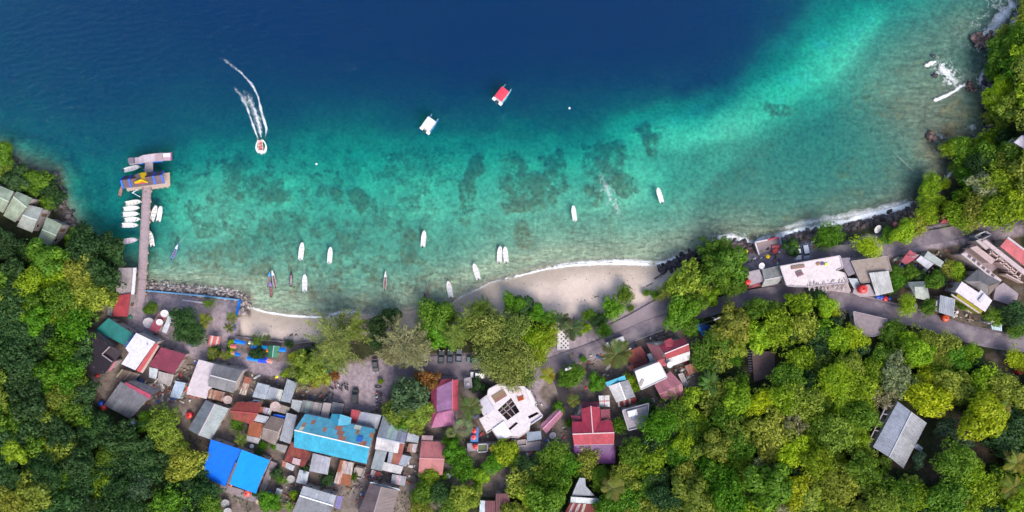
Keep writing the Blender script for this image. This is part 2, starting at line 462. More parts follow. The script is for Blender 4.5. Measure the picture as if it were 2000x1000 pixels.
vill = in_poly(PX + 14 * (fine - .5), PY + 14 * (fine2 - .5), [(240, 540), (490, 575), (640, 700), (1000, 700), (1240, 640), (1400, 640), (1380, 760), (1260, 860), (1110, 900), (1000, 960), (780, 1010), (640, 1010), (440, 1010), (380, 900), (300, 830), (200, 780), (150, 690)])
land_s = np.maximum(land_s, vill * 0.85)
land_s = np.maximum(land_s, in_poly(PX, PY, [(1440, 500), (1700, 470), (1990, 430), (2010, 640), (1900, 640), (1640, 590), (1450, 600)]) * 0.85)
soil = soil + (vill * 1.0)[..., None] * np.array([0.075, 0.064, 0.066])
land = land * (1 - land_s[..., None]) + (soil * (0.7 + 0.7 * fine2[..., None]) + (fine[..., None] > .56) * 0.03) * land_s[..., None]
def soft(m, n=2):
    m = m.astype(float)
    for _ in range(n):
        q_ = np.pad(m, 1, mode='edge'); m = (q_[1:-1, 1:-1] * 4 + 2 * (q_[:-2, 1:-1] + q_[2:, 1:-1] + q_[1:-1, :-2] + q_[1:-1, 2:]) + q_[:-2, :-2] + q_[2:, 2:] + q_[:-2, 2:] + q_[2:, :-2]) / 16
    return m


pv = np.zeros(PX.shape)
for p in PAVED: pv = np.maximum(pv, in_poly(PX + 9 * (fine2 - .5), PY + 9 * (fine - .5), p))
pv = sstep(.25, .75, soft(pv, 3) + .5 * (fine2 - .5))
land = land * (1 - pv[..., None]) + pave * (0.78 + 0.44 * fine[..., None]) * pv[..., None]
bm_ = sstep(.2, .8, soft(in_poly(PX + 14 * (fine2 - .5), PY + 14 * (fine - .5), BEACH), 4) + .6 * (fine2 - .5))
rockshore = (PX < 490) | (PX > 1335)
cap = np.clip(bm_, 0, 1)
tide = sstep(4, 40, SD + 16 * (fine - .5))
bcol = wet * (1 - tide[..., None]) + beach * (0.85 + 0.3 * fine[..., None]) * tide[..., None]
strand = ((PX > 486) & (PX < 1335) & (SD < 40))
capb = np.maximum(cap, strand * (1 - sstep(20, 40, SD)))
land = land * (1 - capb[..., None]) + bcol * capb[..., None]
rocky = rockshore * (1 - sstep(6, 24, SD + 14 * (fine2 - .5)))
land = land * (1 - rocky[..., None]) + np.array([0.10, 0.08, 0.075]) * (0.6 + 0.8 * fine2[..., None]) * rocky[..., None]
lm = sstep(-3, 3, SD)[..., None]
# shallow rim: wet sand / rock continues into the water
rim = (sstep(-22, -2, SD) * 0.6)[..., None]
rimcol = np.where(rockshore[..., None], np.array([0.12, 0.10, 0.09]), np.array([0.42, 0.36, 0.30]))
base = base * (1 - rim) + rimcol * rim
base = base * (1 - lm) + land * lm

# relief: coral heads stand up, sea bed ripples, ground is uneven
ZR = ZG + np.where(ISLAND, 0.10 * (fine2 - .5) * (1 - pv), reef * (0.25 + 0.9 * (broken - .35)) * np.minimum(1, -ZG * 0.35) + 0.06 * (fine2 - .5) * np.minimum(1, -ZG))
ZR = np.where(ISLAND, np.maximum(ZR, np.minimum(SD * 0.02, 0.35)), np.minimum(ZR, np.maximum(SD * 0.02, -0.25)))

mg, nt, b = new_mat('ground_and_sea_bed')
at = N(nt, 'ShaderNodeAttribute', attribute_name='tint')
geo = N(nt, 'ShaderNodeNewGeometry')
n1 = N(nt, 'ShaderNodeTexNoise'); n1.inputs['Scale'].default_value = 0.9; n1.inputs['Detail'].default_value = 7; n1.inputs['Roughness'].default_value = .7
nt.links.new(geo.outputs['Position'], n1.inputs['Vector'])
mr = N(nt, 'ShaderNodeMapRange'); mr.name = 'mottle'; mr.inputs[1].default_value = .25; mr.inputs[2].default_value = .75; mr.inputs[3].default_value = .5; mr.inputs[4].default_value = 1.5  # random tone; on the sea bed it also stands in for light ripples
nt.links.new(n1.outputs[0], mr.inputs[0])
vm = N(nt, 'ShaderNodeVectorMath', operation='SCALE')
nt.links.new(at.outputs['Color'], vm.inputs[0]); nt.links.new(mr.outputs[0], vm.inputs['Scale'])
ra = N(nt, 'ShaderNodeAttribute', attribute_name='reef')
n2 = N(nt, 'ShaderNodeTexNoise'); n2.inputs['Scale'].default_value = .8; n2.inputs['Detail'].default_value = 8; n2.inputs['Roughness'].default_value = .72
n3 = N(nt, 'ShaderNodeTexVoronoi'); n3.inputs['Scale'].default_value = .75
nt.links.new(geo.outputs['Position'], n2.inputs['Vector']); nt.links.new(geo.outputs['Position'], n3.inputs['Vector'])
m1 = N(nt, 'ShaderNodeMath', operation='MULTIPLY_ADD'); m1.inputs[1].default_value = 2.6; m1.inputs[2].default_value = -1.3; nt.links.new(n2.outputs[0], m1.inputs[0])
m2 = N(nt, 'ShaderNodeMath', operation='ADD'); nt.links.new(ra.outputs['Fac'], m2.inputs[0]); nt.links.new(m1.outputs[0], m2.inputs[1])
gate = N(nt, 'ShaderNodeMapRange'); gate.inputs[1].default_value = .04; gate.inputs[2].default_value = .16; nt.links.new(ra.outputs['Fac'], gate.inputs[0])
mk = N(nt, 'ShaderNodeMapRange', interpolation_type='SMOOTHSTEP'); mk.inputs[1].default_value = .12; mk.inputs[2].default_value = 1.0; mk.inputs[4].default_value = .9; nt.links.new(m2.outputs[0], mk.inputs[0])
mk2 = N(nt, 'ShaderNodeMath', operation='MULTIPLY'); nt.links.new(mk.outputs[0], mk2.inputs[0]); nt.links.new(gate.outputs[0], mk2.inputs[1])
cr = N(nt, 'ShaderNodeMix', data_type='RGBA'); cr.inputs[6].default_value = (.21, .135, .072, 1); cr.inputs[7].default_value = (.52, .36, .20, 1); nt.links.new(n3.outputs['Distance'], cr.inputs[0])
rm_ = N(nt, 'ShaderNodeMix', data_type='RGBA'); nt.links.new(mk2.outputs[0], rm_.inputs[0]); nt.links.new(vm.outputs[0], rm_.inputs[6]); nt.links.new(cr.outputs[2], rm_.inputs[7])
nt.links.new(rm_.outputs[2], b.inputs['Base Color'])
b.inputs['Roughness'].default_value = .95; b.inputs['Specular IOR Level'].default_value = .15
bu = N(nt, 'ShaderNodeBump'); bu.inputs['Strength'].default_value = .5; bu.inputs['Distance'].default_value = .25
nt.links.new(n1.outputs[0], bu.inputs['Height']); nt.links.new(bu.outputs[0], b.inputs['Normal'])

k_ = S * (H - ZR) / H
VX = (PX - 1000) * k_; VY = (500 - PY) * k_
allv = np.stack([VX, VY, ZR], -1).reshape(-1, 3)
nx, ny = len(gx), len(gy)
idx = np.arange(nx * ny).reshape(ny, nx)
quads = np.stack([idx[:-1, :-1], idx[1:, :-1], idx[1:, 1:], idx[:-1, 1:]], -1).reshape(-1, 4)
wet_q = (~ISLAND).reshape(-1)[quads].all(1)
beach_q = (~wet_q) & (capb.reshape(-1)[quads].max(1) > 0.3)


mg2 = mg.copy(); mg2.name = 'beach_sand'
for _n in mg2.node_tree.nodes:
    if _n.name == 'mottle': _n.inputs[3].default_value = .88; _n.inputs[4].default_value = 1.12


def sub(name, sel, mg=mg):
    q = quads[sel]; u, inv = np.unique(q, return_inverse=True)
    me = np_mesh(name, allv[u], inv.reshape(q.shape), mg, {'tint': ('FLOAT_COLOR', np.clip(base.reshape(-1, 3)[u], 0, 1)), 'reef': ('FLOAT', reef.reshape(-1)[u])}, smooth=True)
    return tag(link(name, me), kind='structure')


sub('sea_bed', wet_q)
sub('beach', beach_q, mg2)
sub('ground', (~wet_q) & (~beach_q))
# the land and the sea bed run on beyond the picture
mo = mat_plain('far_ground', (0.05, 0.07, 0.03), 0.95)
m = MB()
o_ = 3000.0
m.add([(-o_, -o_, -60), (o_, -o_, -60), (o_, o_, -60), (-o_, o_, -60)], [(0, 1, 2, 3)])
tag(m.build('sea_floor_beyond', mo), kind='structure')

# ------------------------------------------------------------------ water: clear body with absorption and blue backscatter
mw = bpy.data.materials.new('sea_water'); mw.use_nodes = True
nt = mw.node_tree; nt.nodes.clear()
out = N(nt, 'ShaderNodeOutputMaterial')
tr = N(nt, 'ShaderNodeBsdfTransparent')
gl = N(nt, 'ShaderNodeBsdfGlossy'); gl.inputs['Roughness'].default_value = 0.12; gl.inputs['Color'].default_value = (.42, .72, 1.0, 1)
fr = N(nt, 'ShaderNodeFresnel'); fr.inputs[0].default_value = 1.27
mx = N(nt, 'ShaderNodeMixShader')
geo = N(nt, 'ShaderNodeNewGeometry')
mp = N(nt, 'ShaderNodeMapping'); mp.inputs['Rotation'].default_value = (0, 0, R(24)); mp.inputs['Scale'].default_value = (0.55, 1.5, 1)
w1 = N(nt, 'ShaderNodeTexNoise'); w1.inputs['Scale'].default_value = 0.55; w1.inputs['Detail'].default_value = 6; w1.inputs['Roughness'].default_value = .68; w1.inputs['Distortion'].default_value = .4
nt.links.new(geo.outputs['Position'], mp.inputs[0]); nt.links.new(mp.outputs[0], w1.inputs['Vector'])
bu = N(nt, 'ShaderNodeBump'); bu.inputs['Strength'].default_value = 1.0; bu.inputs['Distance'].default_value = 1.2
nt.links.new(w1.outputs[0], bu.inputs['Height'])
nt.links.new(bu.outputs[0], gl.inputs['Normal']); nt.links.new(bu.outputs[0], fr.inputs['Normal'])
nt.links.new(fr.outputs[0], mx.inputs[0]); nt.links.new(tr.outputs[0], mx.inputs[1]); nt.links.new(gl.outputs[0], mx.inputs[2])
nt.links.new(mx.outputs[0], out.inputs['Surface'])
va = N(nt, 'ShaderNodeVolumeAbsorption'); va.inputs['Color'].default_value = (0.0, 0.872, 0.925, 1); va.inputs['Density'].default_value = 0.42
vs_ = N(nt, 'ShaderNodeVolumeScatter'); vs_.inputs['Color'].default_value = (0.0, 0.14, 1.0, 1); vs_.inputs['Density'].default_value = 0.080
ad = N(nt, 'ShaderNodeAddShader')
nt.links.new(va.outputs[0], ad.inputs[0]); nt.links.new(vs_.outputs[0], ad.inputs[1]); nt.links.new(ad.outputs[0], out.inputs['Volume'])
m = MB(); m.box((0, 0, -29.5), (900, 700, 59))
tag(m.build('sea', mw), kind='structure')
# ------------------------------------------------------------------ building materials
def sheet_mat(name, rough, metal, rust_at, rust=(.22, .065, .03), var=.18, spec=.4):
    m, nt, b = new_mat(name)
    tc = N(nt, 'ShaderNodeTexCoord'); oi = N(nt, 'ShaderNodeObjectInfo')
    off = N(nt, 'ShaderNodeVectorMath', operation='SCALE'); off.inputs[0].default_value = (60, 35, 20)
    nt.links.new(oi.outputs['Random'], off.inputs['Scale'])
    ad = N(nt, 'ShaderNodeVectorMath', operation='ADD')
    nt.links.new(tc.outputs['Object'], ad.inputs[0]); nt.links.new(off.outputs[0], ad.inputs[1])
    mp = N(nt, 'ShaderNodeMapping'); mp.inputs['Scale'].default_value = (2.6, .45, 1)
    nt.links.new(ad.outputs[0], mp.inputs[0])
    n1 = N(nt, 'ShaderNodeTexNoise'); n1.inputs['Scale'].default_value = 1.3; n1.inputs['Detail'].default_value = 5; n1.inputs['Roughness'].default_value = .65
    nt.links.new(mp.outputs[0], n1.inputs['Vector'])
    mr = N(nt, 'ShaderNodeMapRange'); mr.inputs[1].default_value = .25; mr.inputs[2].default_value = .75; mr.inputs[3].default_value = 1 - var; mr.inputs[4].default_value = 1 + var
    nt.links.new(n1.outputs[0], mr.inputs[0])
    sc = N(nt, 'ShaderNodeVectorMath', operation='SCALE')
    nt.links.new(oi.outputs['Color'], sc.inputs[0]); nt.links.new(mr.outputs[0], sc.inputs['Scale'])
    n2 = N(nt, 'ShaderNodeTexNoise'); n2.inputs['Scale'].default_value = .8; n2.inputs['Detail'].default_value = 7; n2.inputs['Roughness'].default_value = .75
    nt.links.new(mp.outputs[0], n2.inputs['Vector'])
    r2 = N(nt, 'ShaderNodeMapRange'); r2.inputs[1].default_value = rust_at; r2.inputs[2].default_value = rust_at + .14
    nt.links.new(n2.outputs[0], r2.inputs[0])
    mi = N(nt, 'ShaderNodeMix', data_type='RGBA'); mi.inputs[7].default_value = (*rust, 1)
    nt.links.new(r2.outputs[0], mi.inputs[0]); nt.links.new(sc.outputs[0], mi.inputs[6])
    # broad grime running over several sheets
    ge = N(nt, 'ShaderNodeNewGeometry'); n4 = N(nt, 'ShaderNodeTexNoise'); n4.inputs['Scale'].default_value = .42; n4.inputs['Detail'].default_value = 6; n4.inputs['Roughness'].default_value = .7
    nt.links.new(ge.outputs['Position'], n4.inputs['Vector'])
    r4 = N(nt, 'ShaderNodeMapRange'); r4.inputs[1].default_value = .3; r4.inputs[2].default_value = .7; r4.inputs[3].default_value = .72; r4.inputs[4].default_value = 1.22
    nt.links.new(n4.outputs[0], r4.inputs[0]); s4 = N(nt, 'ShaderNodeVectorMath', operation='SCALE'); nt.links.new(mi.outputs[2], s4.inputs[0]); nt.links.new(r4.outputs[0], s4.inputs['Scale'])
    nt.links.new(s4.outputs[0], b.inputs['Base Color'])
    b.inputs['Roughness'].default_value = rough; b.inputs['Metallic'].default_value = metal; b.inputs['Specular IOR Level'].default_value = spec
    return m


M_TIN = sheet_mat('weathered_tin', .5, .15, .66, var=.26)
M_PAINT = sheet_mat('painted_tin', .5, .0, .70, rust=(.30, .22, .20), var=.2)
M_RUSTY = sheet_mat('rusty_tin', .8, .0, .47, var=.3)
M_PALE = sheet_mat('bleached_tin', .75, .0, .62, rust=(.50, .42, .40), var=.3)
M_CONC = mat_plain('concrete', None, .9, var=.22, scale=1.1, bump=.2, obj_color=True, dirt=((.10, .085, .08), .55, .60), spec=.2, gain=(.66, .64, .72))
M_CLEAN = mat_plain('painted_surface', None, .6, var=.12, scale=2.0, obj_color=True, spec=.35, gain=(.85, .85, .88))
M_WALL = mat_plain('rendered_wall', None, .9, var=.16, scale=1.3, obj_color=True, dirt=((.14, .11, .09), .9, .64), spec=.2, gain=(.8, .78, .82))
M_WOOD = mat_plain('old_wood', None, .85, var=.35, scale=2.5, obj_color=True, streak=(1, 6, 1), spec=.2)
M_TARP = mat_plain('plastic_sheet', None, .6, var=.16, scale=.7, obj_color=True, bump=.25, spec=.2)
M_GLASS = mat_plain('window_glass', (.03, .04, .05), .08, var=.1)
M_PLAST = mat_plain('moulded_plastic', None, .35, var=.06, scale=3, obj_color=True, spec=.5)
M_DARK = mat_plain('dark_rubber', (.02, .02, .022), .7, var=.2)
M_METAL = mat_plain('steel', (.42, .43, .45), .4, .6, var=.15)
M_ASPH = mat_plain('asphalt', (.150, .124, .150), .93, var=.24, scale=.35, dirt=((.230, .198, .215), .22, .47), spec=.2)
M_ASPH2 = mat_plain('fresh_asphalt', (.06, .05, .055), .93, var=.2, scale=.5, spec=.2)
M_CROAD = mat_plain('concrete_road', (.225, .185, .205), .93, var=.2, scale=.4, dirt=((.17, .14, .14), .5, .6), spec=.2)
M_PAINTW = mat_plain('worn_road_paint', (.42, .38, .36), .8, var=.3, scale=2)

GREY, BLUEG, DGREY, WHITE, RED, MAROON, PINK, RUST, BROWN = (.30, .31, .34), (.34, .38, .45), (.17, .17, .185), (.72, .71, .72), (.36, .045, .06), (.20, .035, .05), (.46, .15, .18), (.30, .09, .045), (.24, .19, .165)


def pane_meshes():
    f = MB()
    for x in (-.5, .5): f.box((x, 0, 0), (.10, .10, 1.1))
    for z in (-.5, .5): f.box((0, 0, z), (1.1, .10, .10))
    p = MB(); p.box((0, .01, 0), (.92, .03, .92))
    d = MB(); d.box((0, 0, 0), (1, .08, 1))
    return f.mesh('window', M_WOOD), p.mesh('pane', M_GLASS), d.mesh('door', M_WOOD)


WIN_ME, PANE_ME, DOOR_ME = pane_meshes()


class House:
    def __init__(self, name, label, cat, cx, cy, group=None):
        self.z0 = float(Zp(cx, cy))
        p = Wp(cx, cy, self.z0)
        self.o = p
        self.root = empty(name, p)
        tag(self.root, label, cat, group)

    def P(self, t):
        p = Wp(t[0], t[1], self.z0 + t[2])
        return p - self.o

    def slope(self, q, col, mat=None, w=1.25, odd=None, name='roof', rows=None, jit=.09):
        """q: four (px,py,h): A,B on the upper edge, C,D on the lower one (D below A)"""
        mat = mat or M_TIN
        A, B, C, D = [self.P(t) for t in q]
        nrm = (B - A).cross(D - A)
        if nrm.length < 1e-4: nrm = (C - D).cross(A - D)
        if nrm.z > 0: A, B, C, D = B, A, D, C
        nrm = -(((B - A) if (B - A).length > .01 else (C - D)).cross(D - A)).normalized()
        L = ((B - A).length + (C - D).length) / 2; Ls = ((D - A).length + (C - B).length) / 2
        n = max(1, round(L / w)); rows = rows or max(1, round(Ls / 4.2))
        # boarding under the sheets, following the same surface
        m = MB(); e0 = lambda u, t: (A.lerp(B, u)).lerp(D.lerp(C, u), t)
        nu, nv = max(2, n), max(2, rows * 2); dn = nrm * -.05; d2 = nrm * -.13
        top = [e0(i / nu, j / nv) + dn for j in range(nv + 1) for i in range(nu + 1)]
        ids = lambda i, j: j * (nu + 1) + i
        fs = [(ids(i, j), ids(i, j + 1), ids(i + 1, j + 1), ids(i + 1, j)) for j in range(nv) for i in range(nu)]
        nt_ = len(top); rim_ = [ids(i, 0) for i in range(nu + 1)] + [ids(nu, j) for j in range(1, nv + 1)] + [ids(i, nv) for i in range(nu - 1, -1, -1)] + [ids(0, j) for j in range(nv - 1, 0, -1)]
        m.add(top + [top[i] + (d2 - dn) for i in rim_], fs + [(rim_[k], rim_[(k + 1) % len(rim_)], nt_ + (k + 1) % len(rim_), nt_ + k) for k in range(len(rim_))])
        roof = m.build(name, M_WOOD, self.root, (.16, .13, .11))
        for r in range(rows):
            t0, t1 = r / rows, (r + 1) / rows + (.02 if r < rows - 1 else 0)
            for i in range(n):
                u0, u1 = i / n, (i + 1) / n
                e = lambda u, t: (A.lerp(B, u)).lerp(D.lerp(C, u), t)
                a, b_, c, d = e(u0, t0), e(u1, t0), e(u1, t1), e(u0, t1)
                y = ((d + c) - (a + b_)); y.normalize(); x = ((b_ - a) + (c - d)).normalized(); x = (x - y * x.dot(y)).normalized(); z = x.cross(y)
                if z.z < 0: z = -z
                lift = .012 * (i % 2) + .02 * (rows - r)
                M = Matrix((x, y, z)).transposed().to_4x4(); M.translation = a + z * lift
                Mi = M.inverted()
                us = (0, .04, .09, .31, .35, .40, .64, .68, .73, 1.0); zs = (0, .045, 0, 0, .045, 0, 0, .045, 0, 0) if mat is not M_TARP else (0,) * 10
                vs = []
                for uu, zz in zip(us, zs):
                    for p0, p1 in ((a, b_), (d, c)):
                        v = Mi @ (p0.lerp(p1, uu) + z * lift); vs.append((v.x, v.y, v.z + zz))
                fs = [(2 * k, 2 * k + 2, 2 * k + 3, 2 * k + 1) for k in range(len(us) - 1)]
                mm = MB().add(vs, fs).mesh('roof_sheet', mat)
                f = 1 + rng.uniform(-jit, jit)
                cc = tuple(v * f * .70 for v in col)
                if odd:
                    for pr, oc in odd:
                        if rng.random() < pr: cc = tuple(v * rng.uniform(.6, .85) for v in oc)
                s = link('roof_sheet', mm, roof, cc)
                s.matrix_local = M
        return roof

    def walls(self, pts, h, col=(.45, .40, .37), inset=.35, z1=None, windows=True, name='wall', mat=None):
        """pts: roof outline px; walls stand inset from it, up to height h"""
        P = [self.P((x, y, h)) for x, y in pts]
        c = sum(P, Vector()) / len(P)
        Q = []
        for p in P:
            d = p - c; L = d.length
            Q.append(c + d * max(.3, (L - inset * 1.3) / max(L, .01)))
        area = sum(Q[i].x * Q[(i + 1) % len(Q)].y - Q[(i + 1) % len(Q)].x * Q[i].y for i in range(len(Q)))
        if area < 0: Q.reverse()
        m = MB(); m.prism([(q.x, q.y) for q in Q], -1.2, h - .04)
        m.build(name, mat or M_WALL, self.root, col)
        if windows:
            n = len(Q)
            for i in range(n):
                a, b_ = Q[i], Q[(i + 1) % n]; e = b_ - a; L = e.length
                if L < 2.6: continue
                nr = Vector((e.y, -e.x, 0)).normalized()
                if nr.dot(-self.o.normalized()) < .2: continue
                k = max(1, min(4, int(L / 3.0)))
                for j in range(k):
                    p = a.lerp(b_, (j + .5) / k)
                    isdoor = (j == k // 2)
                    o = link('door' if isdoor else 'window', DOOR_ME if isdoor else WIN_ME, self.root, (.16, .10, .07) if isdoor else (.5, .45, .4))
                    hh = min(2.0, h - .5)
                    o.location = (p.x + nr.x * .03, p.y + nr.y * .03, hh / 2 if isdoor else min(1.6, h * .6)); o.rotation_euler = (0, 0, math.atan2(e.y, e.x))
                    o.scale = (.95, 1, hh) if isdoor else (1.0, 1, .95)
                    if not isdoor:
                        link('pane', PANE_ME, o)

    def gable(self, n1, n2, r1, r2, s1, s2, he, hr, col, col2=None, mat=None, wall=(.45, .40, .37), odd=None, odd2=None, cap=None, w=1.25, wh=None):
        """eave n1-n2, ridge r1-r2, other eave s1-s2 (pixels)"""
        self.slope([(*r1, hr), (*r2, hr), (*n2, he), (*n1, he)], col, mat, w, odd)
        self.slope([(*r1, hr), (*r2, hr), (*s2, he), (*s1, he)], col2 or col, mat, w, odd2 if odd2 is not None else odd)
        self.bar([(*r1, hr + .08), (*r2, hr + .08)], .32, .07, cap or tuple(v * 1.25 for v in col), 'ridge_cap')
        self.walls([n1, n2, s2, s1], he - .05, wall)
        for a, b_, c in ((n1, r1, s1), (n2, r2, s2)):
            A, B, C = self.P((*a, he - .1)), self.P((*b_, hr - .14)), self.P((*c, he - .1))
            mid = (self.P((*n1, he)) + self.P((*n2, he)) + self.P((*s1, he)) + self.P((*s2, he))) / 4
            inn = (mid - (A + C) / 2); inn.z = 0
            inn = inn.normalized() * .25 if inn.length > .01 else Vector()
            A, B, C = A + inn, B + inn, C + inn; t = inn * .4
            MB().add([A, B, C, A + t, B + t, C + t], [(0, 1, 2), (5, 4, 3), (0, 3, 4, 1), (1, 4, 5, 2), (2, 5, 3, 0)]).build('gable_wall', M_WALL, self.root, wall)

    def shed(self, q, h1, h2, col, mat=None, odd=None, wall=(.45, .40, .37), w=1.25, windows=True, wh=True, jit=.09):
        """single slope: q = A,B high edge, C,D low edge"""
        self.slope([(*q[0], h1), (*q[1], h1), (*q[2], h2), (*q[3], h2)], col, mat, w, odd, jit=jit)
        if wh: self.walls(q, min(h1, h2) - .12, wall, windows=windows)

    def slab(self, pts, h, t, col, mat=None, name='roof_slab', holes=(), base=None):
        P = [self.P((x, y, h)) for x, y in pts]
        hp = [[self.P((x, y, h)) for x, y in q] for q in holes]
        if not holes:
            m = MB(); m.prism([(p.x, p.y) for p in P], h - t, h)
            return m.build(name, mat or M_CONC, self.root, col)
        bm = bmesh.new(); es = []
        for ring in [P] + hp:
            vs = [bm.verts.new((p.x, p.y, h)) for p in ring]
            es += [bm.edges.new((vs[i], vs[(i + 1) % len(vs)])) for i in range(len(vs))]
        r = bmesh.ops.triangle_fill(bm, edges=es, use_beauty=True, use_dissolve=False)
        fs = [f for f in bm.faces]
        e = bmesh.ops.extrude_face_region(bm, geom=fs)
        bmesh.ops.translate(bm, verts=[v for v in e['geom'] if isinstance(v, bmesh.types.BMVert)], vec=(0, 0, -t))
        bmesh.ops.recalc_face_normals(bm, faces=bm.faces)
        me = bpy.data.meshes.new(name); bm.to_mesh(me); bm.free(); me.materials.append(mat or M_CONC)
        return link(name, me, self.root, col)

    def parapet(self, pts, h, hh, th, col, mat=None, name='parapet', closed=True):
        P = [self.P((x, y, h)) for x, y in pts]
        n = len(P)
        for i in range(n if closed else n - 1):
            a, b_ = P[i], P[(i + 1) % n]
            d = (b_ - a).normalized() * th * .5
            MB().beam(a + d + Vector((0, 0, hh / 2)), b_ - d + Vector((0, 0, hh / 2)), th, hh).build(name, mat or M_CONC, self.root, col)

    def bar(self, ends, w, h, col, name='beam', mat=None):
        a, b_ = self.P(ends[0]), self.P(ends[1])
        return MB().beam(a, b_, w, h).build(name, mat or M_CLEAN, self.root, col)

    def box(self, px, py, z, s, rz, col, name, mat=None):
        p = self.P((px, py, z))
        m = MB(); m.box((0, 0, s[2] / 2), s)
        o = m.build(name, mat or M_CLEAN, self.root, col, p); o.rotation_euler = (0, 0, R(rz)); return o

    def loose(self, px, py, z, s, rz, col, name, label, cat, mat=None, n=1):
        """something lying on this building: a thing of its own"""
        t = House(name, label, cat, px, py); t.z0 = self.z0; t.o = Wp(px, py, self.z0 + z); t.root.location = t.o; t.root.rotation_euler = (0, 0, R(rz))
        for k in range(n):
            m = MB(); w = s[1] / n; j = rng.uniform(-.1, .1) if n > 1 else 0
            m.box((j, (k + .5) * w - s[1] / 2, s[2] / 2 * rng.uniform(.7, 1)), (s[0], w * .86, s[2]), 0, 0, 0); m.build({'timber_stack': 'timber', 'brick_stack': 'brick_row', 'plank_stack': 'plank'}.get(name, 'body'), mat or M_CLEAN, t.root, tuple(v * rng.uniform(.8, 1.2) for v in col))
        return t

    def flat(self, pts, h, col, t=.18, mat=None, wall=(.5, .46, .43), windows=True, par=None, holes=()):
        self.slab(pts, h, t, col, mat, holes=holes)
        self.walls(pts, h - t, wall, windows=windows, inset=.25) if not holes else None
        if par: self.parapet(pts, h, par[0], par[1], par[2])


def cxy(q): return sum(p[0] for p in q) / len(q), sum(p[1] for p in q) / len(q)


VG = 'houses of the shore village'


def shed(label, q, col, h1=3.2, h2=2.7, mat=None, odd=None, name='shack', cat='shack', wall=(.42, .37, .34), w=1.25, jit=.1, windows=True):
    hs = House(name, label, cat, *cxy(q), VG); hs.shed(q, h1, h2, col, mat, odd, wall, w, windows, jit=jit); return hs


def gab(label, n1, n2, r1, r2, s1, s2, col, he=3.0, hr=4.3, name='house', cat='house', group=VG, **kw):
    hs = House(name, label, cat, *cxy([n1, n2, s1, s2]), group); hs.gable(n1, n2, r1, r2, s1, s2, he, hr, col, **kw); return hs

# ------------------------------------------------------------------ roads (sheets on the ground, with kerbs)
def ribbon(name, pts, w, mat, lift=.06, kind='structure', w2=None, step=8, label=None, cat=None):
    """a strip draped along a pixel path; w in px (may vary linearly to w2)"""
    P = []
    for (x1, y1), (x2, y2) in zip(pts[:-1], pts[1:]):
        k = max(1, int(math.hypot(x2 - x1, y2 - y1) / step))
        P += [(x1 + (x2 - x1) * i / k, y1 + (y2 - y1) * i / k) for i in range(k)]
    P.append(pts[-1])
    P = np.array(P)
    for _ in range(3):
        P[1:-1] = (P[:-2] + 2 * P[1:-1] + P[2:]) / 4
    T = np.gradient(P, axis=0); T /= np.linalg.norm(T, axis=1, keepdims=True); Nn = np.stack([-T[:, 1], T[:, 0]], 1)
    ws = np.linspace(w, w2 or w, len(P))
    vs = []; fs = []
    for i in range(len(P)):
        zc = max(float(Zp(P[i, 0] + Nn[i, 0] * u * ws[i], P[i, 1] + Nn[i, 1] * u * ws[i])) for u in (-.5, 0, .5))
        for u in (-.5, -.25, 0, .25, .5):
            x, y = P[i] + Nn[i] * ws[i] * u
            z = .5 * zc + .5 * float(Zp(x, y)) + lift + .06
            vs.append(Wp(x, y, z))
    for i in range(len(P) - 1):
        for k in range(4): fs.append((i * 5 + k, i * 5 + k + 1, i * 5 + k + 6, i * 5 + k + 5))
    # skirt so the edge has body
    b0 = len(vs)
    for i in range(len(P)):
        for k in (0, 4): v = vs[i * 5 + k]; vs.append(Vector((v.x, v.y, v.z - .5)))
    for i in range(len(P) - 1):
        fs.append((i * 5, i * 5 + 5, b0 + 2 * i + 2, b0 + 2 * i)); fs.append((i * 5 + 4, b0 + 2 * i + 1, b0 + 2 * i + 3, i * 5 + 9))
    o = MB().add(vs, fs).build(name, mat)
    return tag(o, label, cat, kind=kind)


MAIN = [(1060, 722), (1100, 704), (1150, 687), (1200, 668), (1250, 647), (1300, 628), (1350, 613), (1400, 598), (1450, 584), (1500, 576), (1560, 573), (1610, 579), (1660, 592), (1710, 604), (1760, 616), (1810, 628), (1860, 644), (1910, 658), (1960, 668), (2060, 676), (2150, 680)]
UPPER = [(1215, 640), (1270, 606), (1310, 585), (1360, 562), (1410, 545), (1450, 531), (1500, 514), (1560, 502), (1620, 494), (1680, 488), (1730, 480), (1780, 470), (1840, 460), (1900, 448), (1960, 434), (2010, 420), (2100, 400)]
ribbon('junction_road', [(1200, 655), (1240, 636), (1290, 607), (1330, 585)], 46, M_CROAD, .02)
ribbon('upper_road', UPPER, 22, M_ASPH, .05, w2=30)
ribbon('main_road', MAIN, 29, M_ASPH, .09, w2=34)
ribbon('road_edge', [(1490, 558), (1560, 556), (1620, 562), (1670, 575), (1720, 588), (1780, 603), (1840, 622), (1900, 640), (1960, 652), (2060, 660)], 7, M_CROAD, .05)
ribbon('car_park', [(770, 718), (850, 715), (940, 714), (1010, 716), (1070, 718)], 40, M_ASPH, .03)
ribbon('driveway', [(1088, 730), (1098, 758), (1108, 792)], 22, M_ASPH2, .05)
for pts, w in (([(1208, 651), (1250, 633), (1290, 612)], 3.2), ([(1108, 716), (1160, 698), (1220, 674), (1290, 646), (1340, 630)], .9), ([(1455, 592), (1500, 584), (1560, 581)], .8), ([(1700, 610), (1760, 624), (1840, 648)], .8)):
    ribbon('road_marking', pts, w, M_PAINTW, .125)

